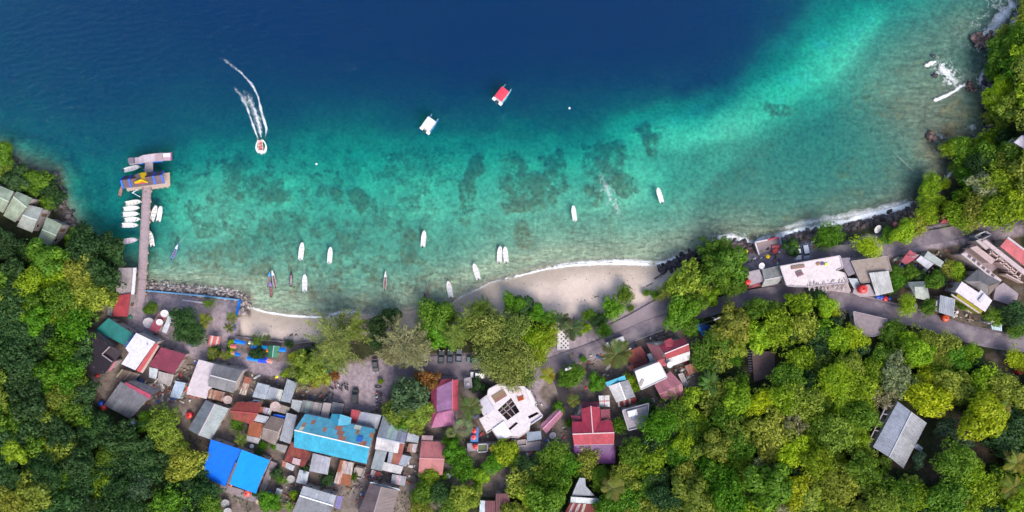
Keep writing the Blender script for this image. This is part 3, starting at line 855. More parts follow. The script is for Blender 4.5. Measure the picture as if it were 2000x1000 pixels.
# ------------------------------------------------------------------ jetty
JG = 'jetty'
hs = House('jetty', 'long narrow pale concrete jetty reaching from the shore out to the shelter', 'jetty', 276, 480)
hs.z0 = 0.0; hs.o = Wp(276, 480, 0); hs.root.location = hs.o
ys = list(range(366, 648, 20))
jx = lambda y: 287 - (y - 366) * .0515 - max(0, y - 560) * .02
for y0 in ys:
    y1 = min(y0 + 19.6, 646); x0, x1 = jx(y0), jx(y1)
    hs.slab([(x0 - 7, y0), (x0 + 7, y0), (x1 + 7, y1), (x1 - 7, y1)], 1.9, .25, (.46, .37, .37), name='deck_panel')
    for s in (-1, 1):
        hs.bar([(x0 + s * 7.6, y0, 2.0), (x1 + s * 7.6, y1, 2.0)], .22, .25, (.40, .34, .30), 'kerb', M_CONC)
        if y0 < 555:
            hs.bar([(x0 + s * 8.2, y0 + 3, 2.2), (x0 + s * 8.2, y0 + 3, -4.5)], .32, .32, (.30, .25, .22), 'pile', M_CONC)
    hs.box(x0 + 8.8, y0 + 8, 1.7, (.5, .6, .35), 0, (.38, .28, .22), 'fender', M_WOOD)
hs = House('pier_head', 'pale concrete landing stage with blue fenders at the seaward end of the jetty', 'landing stage', 292, 310)
hs.z0 = 0.0; hs.o = Wp(292, 310, 0); hs.root.location = hs.o
for q, c in (([(252.5, 309), (270, 307), (270, 320), (252.5, 322)], (.55, .47, .50)), ([(270.4, 307), (279, 303), (279, 318.5), (270.4, 320)], (.62, .54, .55)), ([(279.4, 303), (303, 299.5), (303, 315), (279.4, 318.3)], (.68, .60, .60)),
             ([(303.4, 299.4), (318, 298.5), (318, 314.5), (303.4, 315)], (.56, .47, .49)), ([(318.4, 298.5), (333.5, 297.5), (333.5, 313), (318.4, 313.5)], (.60, .46, .50)), ([(283, 318.2), (298.4, 315.8), (298, 336), (282, 336)], (.50, .42, .42))):
    hs.slab(q, 2.0, .3, c, name='deck_panel')
for k in range(6): hs.bar([(305 + 2.2 * k, 299.6, 2.08), (305 + 2.2 * k, 314, 2.08)], .12, .08, (.40, .30, .33), 'deck_board', M_WOOD)
hs.bar([(270, 320.6, 1.6), (281, 319.4, 1.6)], .35, .6, (.02, .14, .55), 'fender'); hs.bar([(299, 316.6, 1.6), (318, 315.3, 1.6)], .35, .6, (.02, .16, .58), 'fender')
hs.bar([(334.2, 297.5, 1.7), (334.2, 313, 1.7)], .25, .7, (.45, .12, .28), 'fender'); hs.box(258, 314, 2.0, (1.6, 1.6, .7), 5, (.25, .22, .26), 'bollard_box', M_CONC); hs.box(327, 303, 2.0, (2.0, 1.0, .5), 3, (.72, .70, .70), 'bench')
for x, y in ((255, 311), (268, 318), (282, 306), (300, 302), (318, 302), (331, 300), (331, 311), (285, 330), (296, 330)): hs.bar([(x, y, 1.75), (x, y, -9)], .45, .45, (.33, .28, .27), 'pile', M_CONC)
hs = House('jetty_shelter', 'dark roofed jetty shelter with blue roof bands and a yellow cross gable', 'shelter', 287, 352)
hs.z0 = 0.0; hs.o = Wp(287, 352, 0); hs.root.location = hs.o
hs.slab([(243, 344), (331, 337), (332, 364), (300, 369), (296, 368), (278, 369), (248, 373)], 1.85, .3, (.42, .33, .28), M_WOOD, 'deck')
for k in range(9): hs.bar([(250 + 9.5 * k, 371 - .9 * k, 1.6), (252 + 9.5 * k, 374 - .8 * k, 1.6)], .3, .3, (.36, .27, .22), 'joist', M_WOOD)
ROOFC = (.085, .060, .085)  # seaward slope darker, shoreward lighter: sun and shade put into the colours
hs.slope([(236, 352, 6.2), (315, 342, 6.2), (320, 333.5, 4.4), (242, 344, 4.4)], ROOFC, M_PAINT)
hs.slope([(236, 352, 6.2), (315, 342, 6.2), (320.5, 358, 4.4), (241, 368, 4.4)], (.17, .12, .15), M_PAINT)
for a, b_, c in (((242, 344), (236, 352), (241, 368)), ((257, 342), (251.5, 350), (256, 366)), ((304, 335.5), (299, 344), (303.5, 360)), ((320, 333.5), (315, 342), (320.5, 358))):
    hs.bar([(*a, 4.55), (*b_, 6.38)], .42, .22, (.02, .07, .55), 'roof_band'); hs.bar([(*b_, 6.38), (*c, 4.55)], .42, .22, (.05, .16, .72), 'roof_band')  # bands likewise: darker blue on the shaded slope, lighter on the sunlit one
for x, y in ((246, 347), (262, 345), (300, 341), (318, 339), (247, 366), (262, 364), (302, 360), (319, 357)): hs.bar([(x, y, 4.4), (x, y, -5)], .3, .3, (.34, .30, .30), 'post', M_CONC)
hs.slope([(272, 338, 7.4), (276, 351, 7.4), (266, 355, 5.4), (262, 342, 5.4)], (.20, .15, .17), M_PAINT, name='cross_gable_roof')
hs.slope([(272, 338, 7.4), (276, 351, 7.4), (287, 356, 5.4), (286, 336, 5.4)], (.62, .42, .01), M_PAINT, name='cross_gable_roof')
hs.bar([(266, 356.5, 5.5), (276, 352, 7.5)], .45, 1.0, (.80, .58, .01), 'barge_board'); hs.bar([(276, 352, 7.5), (287.5, 356, 5.5)], .35, .45, (.78, .50, .02), 'barge_board'); hs.bar([(264, 358, 5.4), (288, 355.5, 5.4)], .35, .3, (.75, .12, .03), 'fascia_board')
hs = House('street_lamp', 'white lamp post with a bent arm beside the jetty shelter', 'lamp post', 262, 377)
hs.z0 = 0.0; hs.o = Wp(275, 386, 0); hs.root.location = hs.o
hs.bar([(275, 386, -4), (273, 384, 5)], .14, .14, (.7, .72, .74), 'pole'); hs.bar([(273, 384, 5), (258, 376, 5.3)], .12, .12, (.7, .72, .74), 'arm'); hs.bar([(258, 377, 5.3), (269, 370, 5.4)], .16, .12, (.85, .86, .88), 'lamp_head')

# ------------------------------------------------------------------ west shore
LG = (.40, .48, .36)
gab('pale green sheet roofed house cut by the picture edge', (-22, 354), (27, 374), (-30, 372), (17, 394), (-40, 392), (6, 416), LG, group='pale green shore houses')
gab('pale green sheet roofed house, second along the wooded west shore', (33, 374), (63, 387), (26, 384), (52, 405), (6, 421), (30, 434), LG, group='pale green shore houses')
gab('pale green roofed house half under a tree on the west shore', (55, 400), (84, 407), (44, 420), (73, 430), (33, 442), (63, 454), (.46, .50, .46), group='pale green shore houses')
gab('pale green roofed house nearest the rocky west shore', (91, 424), (121, 438), (82, 448), (110, 460), (72, 472), (98, 481), LG, group='pale green shore houses')
q = [(-20, 318), (22, 316), (46, 333), (10, 338), (-20, 340)]
hs = House('concrete_terrace', 'bare concrete terrace at the water among trees on the west edge', 'terrace', 20, 328); hs.slab(q, .9, 1.6, (.42, .36, .34))
hs = House('pavilion', 'tiny red pyramid roofed pavilion in the trees above the west shore', 'pavilion', 165, 472)
for a, b_ in (((159, 477), (160, 467)), ((160, 467), (171, 468)), ((171, 468), (171, 477)), ((171, 477), (159, 477))): hs.slope([(165, 472, 5.2), (165.1, 472, 5.2), (*b_, 4.0), (*a, 4.0)], (.52, .05, .08), M_PAINT, w=2)
for x, y in ((160, 468), (170, 469), (170, 476), (160, 476)): hs.bar([(x, y, 4), (x, y, -.5)], .15, .15, (.4, .3, .25), 'post')

hs = House('jetty_house', 'long low building with grey and red roof at the foot of the jetty', 'house', 240, 570, VG)
hs.shed([(231, 523), (260, 523), (255, 574), (226, 577)], 3.6, 3.2, (.36, .31, .33), M_PAINT); hs.slope([(260.5, 523, 3.9), (267, 523, 3.9), (262.5, 575, 3.6), (256, 575, 3.6)], (.72, .70, .76), M_PAINT, name='walkway_roof')
hs.shed([(225, 578), (255, 573), (250, 618), (220, 618)], 3.9, 3.3, (.36, .035, .05), M_PAINT); hs.slope([(215, 586, 3.0), (223, 580, 3.0), (219, 618, 2.6), (209, 615, 2.6)], (.33, .33, .36), name='lean_to_roof')
shed('small blue-grey roof under the trees left of the jetty foot', [(168, 563), (203, 561), (173, 599), (159, 590)], (.26, .30, .36), 3.4, 2.8, odd=[(.15, (.45, .47, .5))])
shed('narrow tin lean-to beside the small blue-grey roof', [(208, 567), (212, 571), (196, 591), (190, 587)], (.40, .42, .45), 2.6, 2.3)
hs = House('restaurant', 'wide teal roofed hall with a blue edge below the jetty foot', 'hall', 222, 648, VG)
hs.shed([(212, 621), (259, 651), (242, 674), (186, 645)], 4.2, 3.2, (.02, .20, .19), M_PAINT); hs.slope([(186, 645, 3.2), (212, 661, 3.2), (209, 667, 2.8), (183, 650, 2.8)], (.02, .09, .50), M_TARP, name='awning'); hs.slope([(259.5, 651, 3.3), (264, 655, 3.3), (246, 680, 3.0), (241, 674, 3.0)], (.05, .16, .38), M_PAINT, name='awning')
hs = House('flat_roofed_hall', 'big black flat roofed building at the edge of the left wood', 'building', 180, 690, VG)
BK = (.030, .024, .032)
hs.flat([(163, 644), (184, 648.5), (216, 676), (200, 692), (221, 707), (204, 730), (177, 731), (145, 680), (148, 668)], 4.0, BK, .2, wall=(.2, .17, .16)); hs.parapet([(216, 676), (200, 692), (221, 707)], 4.0, .35, .25, (.42, .36, .34), closed=False)
hs.box(171, 665, 4.0, (1.4, .5, .5), 30, (.7, .7, .72), 'vent_box'); hs.slab([(214, 675), (240, 686), (223, 707), (199, 692)], 3.2, .2, (.07, .055, .06), name='lower_roof')
hs = House('white_guesthouse', 'two-storey house with bright white stained flat roof and red balcony', 'house', 268, 685, VG)
hs.flat([(266, 650), (303, 668), (264, 723), (237, 711), (252, 689), (245, 680)], 6.8, (.80, .81, .84), .22, wall=(.5, .44, .40)); hs.slope([(303.5, 669, 6.2), (309, 673, 5.7), (274, 728, 5.7), (265, 723.5, 6.2)][0:2] + [(274, 728, 5.7), (266, 723.5, 6.2)], (.44, .03, .05), M_PAINT, name='balcony_roof')
hs.bar([(309, 674, 3.4), (276, 727, 3.4)], .9, .2, (.55, .42, .38), 'balcony')
shed('plank roofed yard shelter below the white guesthouse', [(238, 721), (274, 731), (260, 747), (226, 736)], (.24, .18, .14), 2.4, 2.0, M_WOOD, odd=[(.3, (.36, .30, .24))], w=.5)
shed('small pink tin roof between black roof and white guesthouse', [(214, 713), (228, 704), (219, 722), (205, 729)], (.50, .17, .24), 3.0, 2.6, M_PAINT)
hs = shed('maroon roofed house with grey lean-tos beside the white guesthouse', [(315, 678), (364, 692), (339, 731), (291, 714)], (.24, .035, .075), 4.4, 3.2, M_PAINT, name='house', cat='house')
hs.slope([(310, 725, 3.1), (340, 732, 3.1), (333, 754, 2.4), (308, 746, 2.4)], (.42, .38, .38), M_PALE, name='lean_to_roof'); hs.slope([(292, 717, 3.0), (309, 721, 3.0), (305, 741, 2.5), (291, 737, 2.5)], (.52, .56, .60), name='lean_to_roof')
hs = House('house', 'dark grey roofed house with a magenta roof edge beside the left wood', 'house', 252, 780, VG)
hs.shed([(236, 745), (290, 778), (254, 818), (203, 791)], 4.4, 3.0, (.20, .20, .23), odd=[(.15, (.28, .28, .31))]); hs.slope([(246, 746, 4.6), (296, 771, 4.6), (291, 781, 4.3), (241, 753, 4.3)], (.42, .06, .13), M_PAINT, name='roof_edge'); hs.slope([(248, 745, 4.5), (298, 771, 4.5), (313, 760, 3.4), (262, 742, 3.4)], (.12, .12, .15), name='rear_roof')
shed('small pale blue tin roof standing alone above the grey gable', [(343, 744), (363, 748), (352, 779), (332, 775)], (.42, .52, .66), 2.8, 2.5)
hs = House('house', 'stained concrete house with grey gabled upper roof below the striped awning', 'house', 415, 740, VG)
hs.flat([(388, 702), (432, 714), (440, 740), (407, 762), (403, 779), (364, 770), (367, 757)], 4.2, (.70, .63, .60), .25)
hs.gable((421, 711), (474, 724), (411, 733), (461, 746), (406, 754), (456, 768), 5.2, 6.4, (.20, .20, .22), (.25, .245, .26), cap=(.5, .49, .48)); hs.slope([(408, 759, 3.6), (455, 770, 3.6), (451, 788, 3.0), (403, 777, 3.0)], (.30, .17, .13), M_RUSTY, .6, [(.25, (.40, .33, .30))], 'plank_roof')
hs.slope([(479, 735, 3.4), (491, 738, 3.4), (480, 772, 2.8), (467, 769, 2.8)], (.32, .10, .08), M_RUSTY, name='lean_to_roof', rows=3, odd=[(.25, (.5, .45, .43))])
gab('blue-grey gabled house with pale ridge line next to the blue tarpaulin roofs', (402, 781), (367, 838), (420, 789), (388, 850), (447, 798), (412, 859), (.24, .27, .31), col2=(.27, .32, .34), cap=(.5, .42, .42))
gab('rust-red corrugated house behind the grey gabled roof', (462, 785), (512, 786), (450, 803), (504, 808), (452, 818), (492, 829), (.30, .045, .05), mat=M_RUSTY, odd=[(.2, (.20, .05, .05))])
def cistern(label, q, h, water=(.10, .13, .05), col=(.62, .58, .56)):
    hs = House('water_cistern', label, 'cistern', *cxy(q), 'open concrete cisterns')
    hs.parapet(q, 0, h, .35, col, name='side_wall'); hs.slab(q, h - .5, .3, water, M_CLEAN, 'water_surface'); return hs
cistern('open square cistern with a white rim beside the rust-red house', [(499, 779), (514, 780), (511, 792), (497, 789)], 2.2, (.12, .11, .09), (.7, .68, .68))
hs = shed('pair of pale grey tin roofs, leftmost of the row under the leafless tree', [(503, 747), (527, 753), (518, 780), (493, 775)], (.36, .41, .48), 3.2, 2.6)
shed('grey tin roof in the middle of the row under the leafless tree', [(527, 755), (553, 762), (547, 784), (519, 779)], (.33, .36, .42), 3.0, 2.5, odd=[(.2, (.46, .49, .54))])
shed('long grey tin roof reaching up beside the leafless tree', [(561, 740), (580, 748), (567, 787), (548, 783)], (.32, .36, .42), 3.4, 2.8)
shed('low rusty tin roof beside the round mesh dish', [(507, 794), (532, 798), (528, 812), (505, 806)], (.30, .10, .06), 2.6, 2.4, M_RUSTY, [(.2, (.5, .5, .55))])
shed('tan flat tin roof right of the round mesh dish', [(548, 790), (567, 796), (560, 809), (540, 804)], (.32, .27, .24), 2.8, 2.6)
hs = House('blue_awning', 'bright blue tarpaulin strip between tan roof and brown shed', 'awning', 546, 812, VG); hs.slab([(534, 809), (545, 810), (558, 813), (557, 818), (545, 816), (533, 813)], 2.5, .1, (.02, .13, .62), M_TARP, 'tarpaulin')
for x, y in ((535, 810), (557, 814), (545, 815)): hs.bar([(x, y, 2.45), (x, y, -.3)], .08, .08, (.3, .25, .2), 'post')
hs = House('shack', 'narrow shack with pale upper and rusty lower roof sheets', 'shack', 500, 838, VG)
hs.slope([(499, 808, 3.2), (526, 814, 3.2), (519, 827, 3.0), (491, 821, 3.0)], (.46, .48, .53)); hs.slope([(489, 822, 3.1), (515, 828, 3.1), (507, 855, 2.7), (482, 849, 2.7)], (.34, .10, .05), M_RUSTY); hs.slope([(482, 850, 2.6), (508, 856, 2.6), (504, 867, 2.3), (478, 860, 2.3)], (.44, .42, .46)); hs.walls([(499, 808), (526, 814), (504, 867), (478, 860)], 2.2)
gab('brown tin gabled shed left of the long grey roof', (529, 812), (558, 819), (514, 836), (543, 844), (511, 857), (538, 870), (.25, .19, .17), col2=(.27, .22, .20), cap=(.3, .24, .22))
shed('long narrow grey roof beside the bright cyan roof', [(560, 806), (580, 811), (567, 867), (546, 860)], (.34, .36, .42), 3.6, 3.0, odd=[(.1, (.62, .63, .66))])
shed('small ribbed grey roof at the end of the long narrow one', [(540, 866), (562, 871), (556, 885), (538, 878)], (.36, .34, .34), 2.6, 2.3, M_PALE, w=.6)
shed('small rust and grey roof left of the three-tone grey row', [(571, 780), (591, 783), (584, 806), (568, 796)], (.42, .45, .48), 3.0, 2.7, M_TIN, [(.4, (.34, .08, .06))])
shed('three-tone dark grey roof above the cyan roofed building', [(592, 781), (630, 788), (624, 812), (586, 804)], (.22, .22, .24), 3.2, 2.8, odd=[(.3, (.30, .29, .29))])
shed('pale rust-stained roof beside the three-tone grey roof', [(632, 786), (648, 788), (641, 816), (626, 811)], (.42, .36, .38), 3.3, 2.9, M_PALE)
shed('dark grey roof right of the pale stained one beside the mast', [(650, 785), (672, 789), (667, 811), (645, 806)], (.20, .20, .23), 3.1, 2.8)
CY = (.04, .40, .60); CYN = (.09, .37, .54)  # upper slope darker, lower brighter: sunlight put into the roof colours
hs = House('meeting_hall', 'large bright cyan gabled hall with rusty patches on its upper slope', 'hall', 655, 856, VG)
hs.slope([(575, 840, 7.0), (721, 874, 7.0), (733, 838, 5.0), (596, 808, 5.0)], CYN, M_PAINT, 1.0, [(.11, (.36, .15, .10)), (.04, (.62, .55, .50))], rows=4, jit=.05); hs.slope([(575, 840, 7.0), (721, 874, 7.0), (716, 906, 4.8), (574, 873, 4.8)], CY, M_PAINT, 1.1, rows=2, jit=.03)
hs.bar([(575, 840, 7.1), (721, 874, 7.1)], .30, .08, (.75, .72, .72), 'ridge_cap'); hs.walls([(596, 808), (733, 838), (716, 906), (574, 873)], 4.7, (.42, .40, .42))
hs.slope([(665, 809, 6.3), (659, 832, 6.6), (645, 819, 5.2), (648, 808, 5.2)], (.05, .36, .55), M_PAINT, name='porch_roof'); hs.slope([(665, 809, 6.3), (659, 832, 6.6), (684, 829, 5.2), (687, 816, 5.2)], (.05, .38, .58), M_PAINT, name='porch_roof')
hs.slope([(699, 851, 6.4), (710, 853, 6.4), (706, 864, 6.8), (695, 861, 6.8)], (.02, .15, .60), M_TARP, name='tarpaulin', w=3)
hs = House('radio_mast', 'tall thin white mast rising above the cyan hall porch', 'mast', 660, 826); hs.bar([(662, 820, -.5), (662, 820, 9.0)], .16, .16, (.75, .75, .76), 'pole'); hs.bar([(660, 819, 8.6), (664, 821, 8.6)], .06, .06, (.6, .6, .62), 'crossarm'); hs.bar([(660, 819, 7.6), (664, 821, 7.6)], .06, .06, (.6, .6, .62), 'crossarm')
shed('crimson tin roof right of the cyan hall porch', [(687, 799), (705, 803), (698, 828), (682, 821)], (.42, .05, .08), 3.4, 3.0, M_PAINT)
shed('wide light grey roof at the corner of the car park', [(704, 804), (745, 811), (737, 838), (695, 828)], (.36, .38, .44), 3.6, 3.1, odd=[(.2, (.30, .32, .37))], name='house', cat='house')
gab('two-tone house with dark upper and white lower slope beside the cyan hall', (748, 812), (797, 838), (736, 854), (790, 866), (732, 877), (786, 887), (.26, .29, .35), hr=5.4, he=3.4, col2=(.62, .60, .63), odd=[(.08, (.38, .40, .46))], odd2=[(.1, (.34, .10, .07))])
shed('small grey annex between two-tone house and pink roof', [(797, 842), (819, 853), (816, 865), (793, 862)], (.38, .42, .48), 2.8, 2.5)
shed('patched junk-roofed hut beside the pink roofed house', [(798, 866), (816, 867), (812, 884), (794, 882)], (.40, .30, .30), 2.4, 2.1, M_RUSTY, [(.4, (.5, .48, .5))])
shed('dark-seamed grey roof directly below the two-tone house', [(734, 878), (756, 882), (745, 920), (724, 915)], (.30, .35, .39), 3.0, 2.6)
shed('plain blue-grey roof right below the two-tone house', [(760, 882), (804, 892), (793, 911), (756, 903)], (.34, .38, .46), 3.2, 2.7, odd=[(.08, (.34, .10, .07))])
shed('white and rust patchwork roof below the plain blue-grey one', [(749, 902), (788, 911), (782, 927), (746, 918)], (.60, .59, .62), 2.7, 2.3, odd=[(.3, (.30, .09, .07))], mat=M_TIN)
shed('grey patchwork roof lowest above the purple-brown hall', [(766, 926), (794, 931), (790, 949), (763, 944)], (.34, .36, .42), 2.6, 2.2, odd=[(.3, (.48, .44, .46))])
shed('low rusty striped roof beside the dark-seamed grey roof', [(726, 917), (745, 923), (742, 933), (723, 927)], (.30, .06, .07), 2.3, 2.1, M_RUSTY, [(.35, (.55, .52, .53))], w=.6)
hs = shed('dark red roof with a pale hatch below the cyan hall', [(569, 862), (607, 885), (594, 913), (555, 899)], (.20, .03, .04), 3.0, 2.6, M_RUSTY, name='house', cat='house'); hs.box(579, 901, 2.95, (2.2, 1.7, .15), -15, (.45, .33, .33), 'hatch')
shed('wrinkled light grey roof below the cyan hall', [(611, 885), (646, 894), (640, 927), (604, 920)], (.40, .41, .48), 3.2, 2.7, M_PALE, w=.7)
shed('striped rust and white roof below the cyan hall', [(665, 898), (691, 904), (683, 950), (652, 943)], (.34, .12, .06), 3.2, 2.6, M_RUSTY, [(.35, (.55, .46, .44))], w=.8)
shed('small pale grey roof with dark slots near the round well', [(585, 917), (604, 922), (598, 947), (578, 942)], (.42, .46, .52), 2.6, 2.3)
shed('small pale tin roof left of the dark red roof', [(552, 899), (576, 910), (572, 920), (550, 910)], (.45, .46, .5), 2.3, 2.1, M_TIN, [(.3, (.4, .2, .15))])
cistern('open cistern with muddy floor between rusty roofs and purple-brown hall', [(696, 909), (715, 914), (708, 932), (693, 928)], 1.6, (.40, .33, .28), (.40, .36, .33))
hs = gab('white and grey gabled house at the bottom edge', (592, 949), (657, 968), (585, 968), (651, 988), (570, 1002), (637, 1020), (.70, .70, .72), col2=(.24, .25, .28), hr=5, he=3.4)
hs.slope([(659, 968, 3.3), (670, 970, 3.1), (664, 995, 3.1), (653, 991, 3.3)], (.17, .15, .38), M_PAINT, name='side_awning')
hs = gab('large purple-brown gabled hall at the bottom edge', (723, 944), (694, 1012), (745, 951), (727, 1012), (779, 958), (764, 1012), (.155, .115, .125), hr=5.6, he=4.2, col2=(.17, .125, .135), mat=M_PAINT, cap=(.28, .22, .23), name='hall', cat='hall')
hs.slope([(724, 941, 4.3), (781, 955, 4.3), (779, 960, 4.1), (722, 946, 4.1)], (.55, .60, .66), M_PAINT, name='porch_roof')
hs = House('tarpaulin_hall', 'hall covered by two bright blue tarpaulin roofs beside the wood', 'hall', 462, 910, VG)
B1, B2 = (.004, .180, .98), (.004, .320, 1.0)
hs.slope([(412, 858, 4.4), (471, 878, 4.4), (447, 931, 3.9), (399, 914, 3.9)], B1, M_TARP, 3.2, jit=.03, rows=1); hs.slope([(399, 914, 3.9), (447, 931, 3.9), (440, 950, 3.2), (393, 930, 3.2)], B1, M_TARP, 3.2, jit=.03, rows=1)
hs.slope([(472, 878, 4.9), (527, 899, 4.9), (509, 938, 4.3), (455, 923, 4.3)], B2, M_TARP, 3.2, jit=.03, rows=1); hs.slope([(455, 923, 4.3), (509, 938, 4.3), (500, 964, 3.4), (449, 946, 3.4)], B2, M_TARP, 3.2, jit=.03, rows=1)
hs.walls([(412, 858), (527, 899), (500, 964), (393, 930)], 3.1); hs.bar([(462, 903, 4.8), (441, 956, 3.7)], .55, .12, (.20, .17, .17), 'gutter', M_CONC)
hs = House('concrete_terrace', 'narrow concrete terrace along the lower edge of the blue tarpaulin hall', 'terrace', 468, 964); hs.slab([(430, 944), (502, 965), (513, 940), (529, 900), (541, 905), (520, 955), (504, 978), (492, 980), (426, 955)], .35, .8, (.34, .29, .28))
# ------------------------------------------------------------------ plaza and beach stalls
hs = House('shop', 'small red roofed shop with satellite dishes on the plaza', 'shop', 308, 630, VG)
hs.shed([(313, 606), (328, 613), (308, 650), (291, 643)], 3.2, 2.9, (.32, .05, .09), M_PAINT, odd=[(.15, (.25, .12, .12))]); hs.slope([(329, 615, 2.9), (338, 621, 2.8), (325, 651, 2.8), (316, 648, 2.9)], (.62, .66, .72), name='awning')
shed('blue-grey strip roof above the white guesthouse', [(281, 645), (315, 663), (311, 671), (277, 652)], (.24, .32, .44), 3.0, 2.7)
hs = House('blue_wall', 'low bright blue wall along the waterfront plaza and beach corner', 'wall', 380, 578)
for a, b_ in (((280, 546), (280, 567)), ((280, 567), (400, 578)), ((400, 578), (469, 586)), ((469, 586), (463, 617)), ((461, 634), (457, 657))):
    vert = abs(a[0] - b_[0]) < 15
    hs.bar([(*a, .45), (*b_, .45)], .55 if vert else .4, 1.3, (.015, .16, .58) if vert else (.16, .36, .58), 'wall_section', M_WALL)
hs = House('kerb_bench', 'long white kerb lying across the plaza', 'kerb', 384, 589); hs.bar([(357, 586, .2), (410, 593, .2)], .5, .5, (.68, .64, .63), 'kerb_stone', M_CONC)
hs = House('retaining_wall', 'low grey retaining wall between beach and the canopies', 'wall', 560, 664)
for a, b_ in (((462, 657), (520, 664)), ((520, 664), (580, 670)), ((580, 670), (630, 664))): hs.bar([(*a, .2), (*b_, .2)], .4, .9, (.36, .31, .30), 'wall_section', M_CONC)
hs = House('striped_awning', 'red and white striped awning on the plaza', 'awning', 418, 666)
Q = [(410, 655, 2.7), (432, 658, 2.7), (427, 678, 2.4), (405, 677, 2.4)]
for k in range(6):
    e = lambda u: [tuple(Q[i][c] + (Q[j][c] - Q[i][c]) * u for c in range(3)) for i, j in ((0, 1), (3, 2))]
    a, b_ = e(k / 6), e((k + 1) / 6)
    hs.slope([a[0], b_[0], b_[1], a[1]], (.62, .16, .15) if k in (0, 2, 3, 5) else (.66, .55, .53), M_TARP, 9, name='canopy_stripe', rows=1)
for x, y, h in Q: hs.bar([(x, y, h), (x, y, -.2)], .08, .08, (.5, .5, .5), 'post')


def canopy(px, py, r, col, label, h=2.3, sq=False, rz=0, cat='parasol'):
    o0 = G(px, py); root = empty('beach_canopy' if sq else 'parasol', Wp(px, py, o0.z + h) - Vector((0, 0, h)), R(rz))
    rm = r * S
    if sq:
        w, d = rm, rm * .62
        m = MB(); m.add([(-w, -d, h), (w, -d, h), (w, d, h), (-w, d, h), (-w * .9, 0, h + .45), (w * .9, 0, h + .45)], [(0, 1, 5, 4), (2, 3, 4, 5), (1, 2, 5), (3, 0, 4)]); m.add([(-w, -d, h - .05), (w, -d, h - .05), (w, d, h - .05), (-w, d, h - .05)], [(3, 2, 1, 0)])
        m.build('canopy', M_TARP, root, col)
        for sx in (-1, 1):
            for sy in (-1, 1): MB().beam((sx * w * .93, sy * d * .93, -.2), (sx * w * .93, sy * d * .93, h), .06).build('post', M_METAL, root)
    else:
        n = 8; m = MB()
        vs = [(0, 0, h + .45)] + [(rm * math.cos(2 * math.pi * k / n), rm * math.sin(2 * math.pi * k / n), h - .02) for k in range(n)] + [(0, 0, h + .38)]
        m.add(vs, [(0, 1 + k, 1 + (k + 1) % n) for k in range(n)] + [(n + 1, 1 + (k + 1) % n, 1 + k) for k in range(n)]); m.build('canopy', M_TARP, root, col)
        m = MB(); m.tube([(0, 0, -.2), (0, 0, h + .55)], .035, 6); m.build('pole', M_METAL, root)
    tag(root, label, cat, 'parasols and canopies by the beach'); return root


BL = (.01, .19, .70)
for a in ((464, 667, 6, BL, 'blue canopy in the top left corner of the stall yard, left of two'), (473.5, 669, 5.5, BL, 'blue canopy in the top left corner of the stall yard, right of two'), (497, 677, 6, BL, 'blue canopy leftmost of the row left of the green stall'), (506, 679, 6, BL, 'blue canopy in the middle of the row left of the green stall'),
          (516, 679, 6, (.01, .24, .55), 'blue canopy touching the upper left side of the green stall'), (552, 683, 6.5, BL, 'blue canopy alone right of the green stall'), (464, 692, 5, BL, 'blue canopy alone at the lower left of the stall yard'), (489, 700, 6.5, BL, 'blue canopy leftmost in the lowest row of the stall yard')):
    canopy(*a[:4], a[4], sq=True, rz=rng.uniform(-15, 5), cat='canopy')
for a in ((501, 702, 6, (.01, .22, .75), 'light blue canopy in the lowest row of the stall yard'), (513, 703, 9, (.015, .06, .62), 'deep blue wide canopy in the lowest row below the green stall'), (525.5, 705, 6, (.72, .30, .24), 'salmon canopy at the right end of the lowest row'), (456, 676, 6, (.55, .15, .16), 'pink canopy beside the dark long table'),
          (453, 689, 5, (.62, .27, .22), 'small salmon canopy under the pink one'), (518.5, 685, 5, (.80, .22, .05), 'orange canopy left of the green stall'), (490, 670, 4.5, (.75, .76, .74), 'white canopy near the beach wall')):
    canopy(*a[:4], a[4], sq=True, rz=rng.uniform(-15, 5), cat='canopy')
canopy(375, 671, 6, (.05, .12, .55), 'blue and white parasol below the dark round tree'); canopy(1500, 501, 4, (.75, .5, .01), 'yellow parasol on the roadside next to the beach platform'); canopy(1458, 491, 3.5, (.6, .5, .03), 'yellow parasol on the rocks left of the beach platform'); canopy(540, 736, 3, (.78, .8, .02), 'lemon yellow parasol among shrubs above the grey roofs')
canopy(1749, 438, 5, (.62, .16, .2), 'pink parasol among shrubs by the rocky shore'); canopy(1144, 757, 3, (.5, .04, .05), 'small red parasol in the garden beside the round bush')
hs = House('market_stall', 'green gabled stall with a pale ridge by the beach', 'stall', 535, 687); hs.gable((525, 675), (523, 697), (535, 675), (532, 698), (547, 676), (542, 699), 2.5, 3.3, (.035, .21, .11), mat=M_PAINT, cap=(.25, .40, .38))
hs = House('long_table', 'long dark table at the corner of the stall yard', 'table', 449, 672); hs.slab([(445, 661), (454, 662), (452, 684), (443, 682)], .8, .1, (.06, .05, .06), M_WOOD, 'table_top')
for x, y in ((446, 663), (453, 664), (451, 682), (444, 681)): hs.bar([(x, y, .75), (x, y, -.2)], .08, .08, (.1, .08, .07), 'leg', M_WOOD)
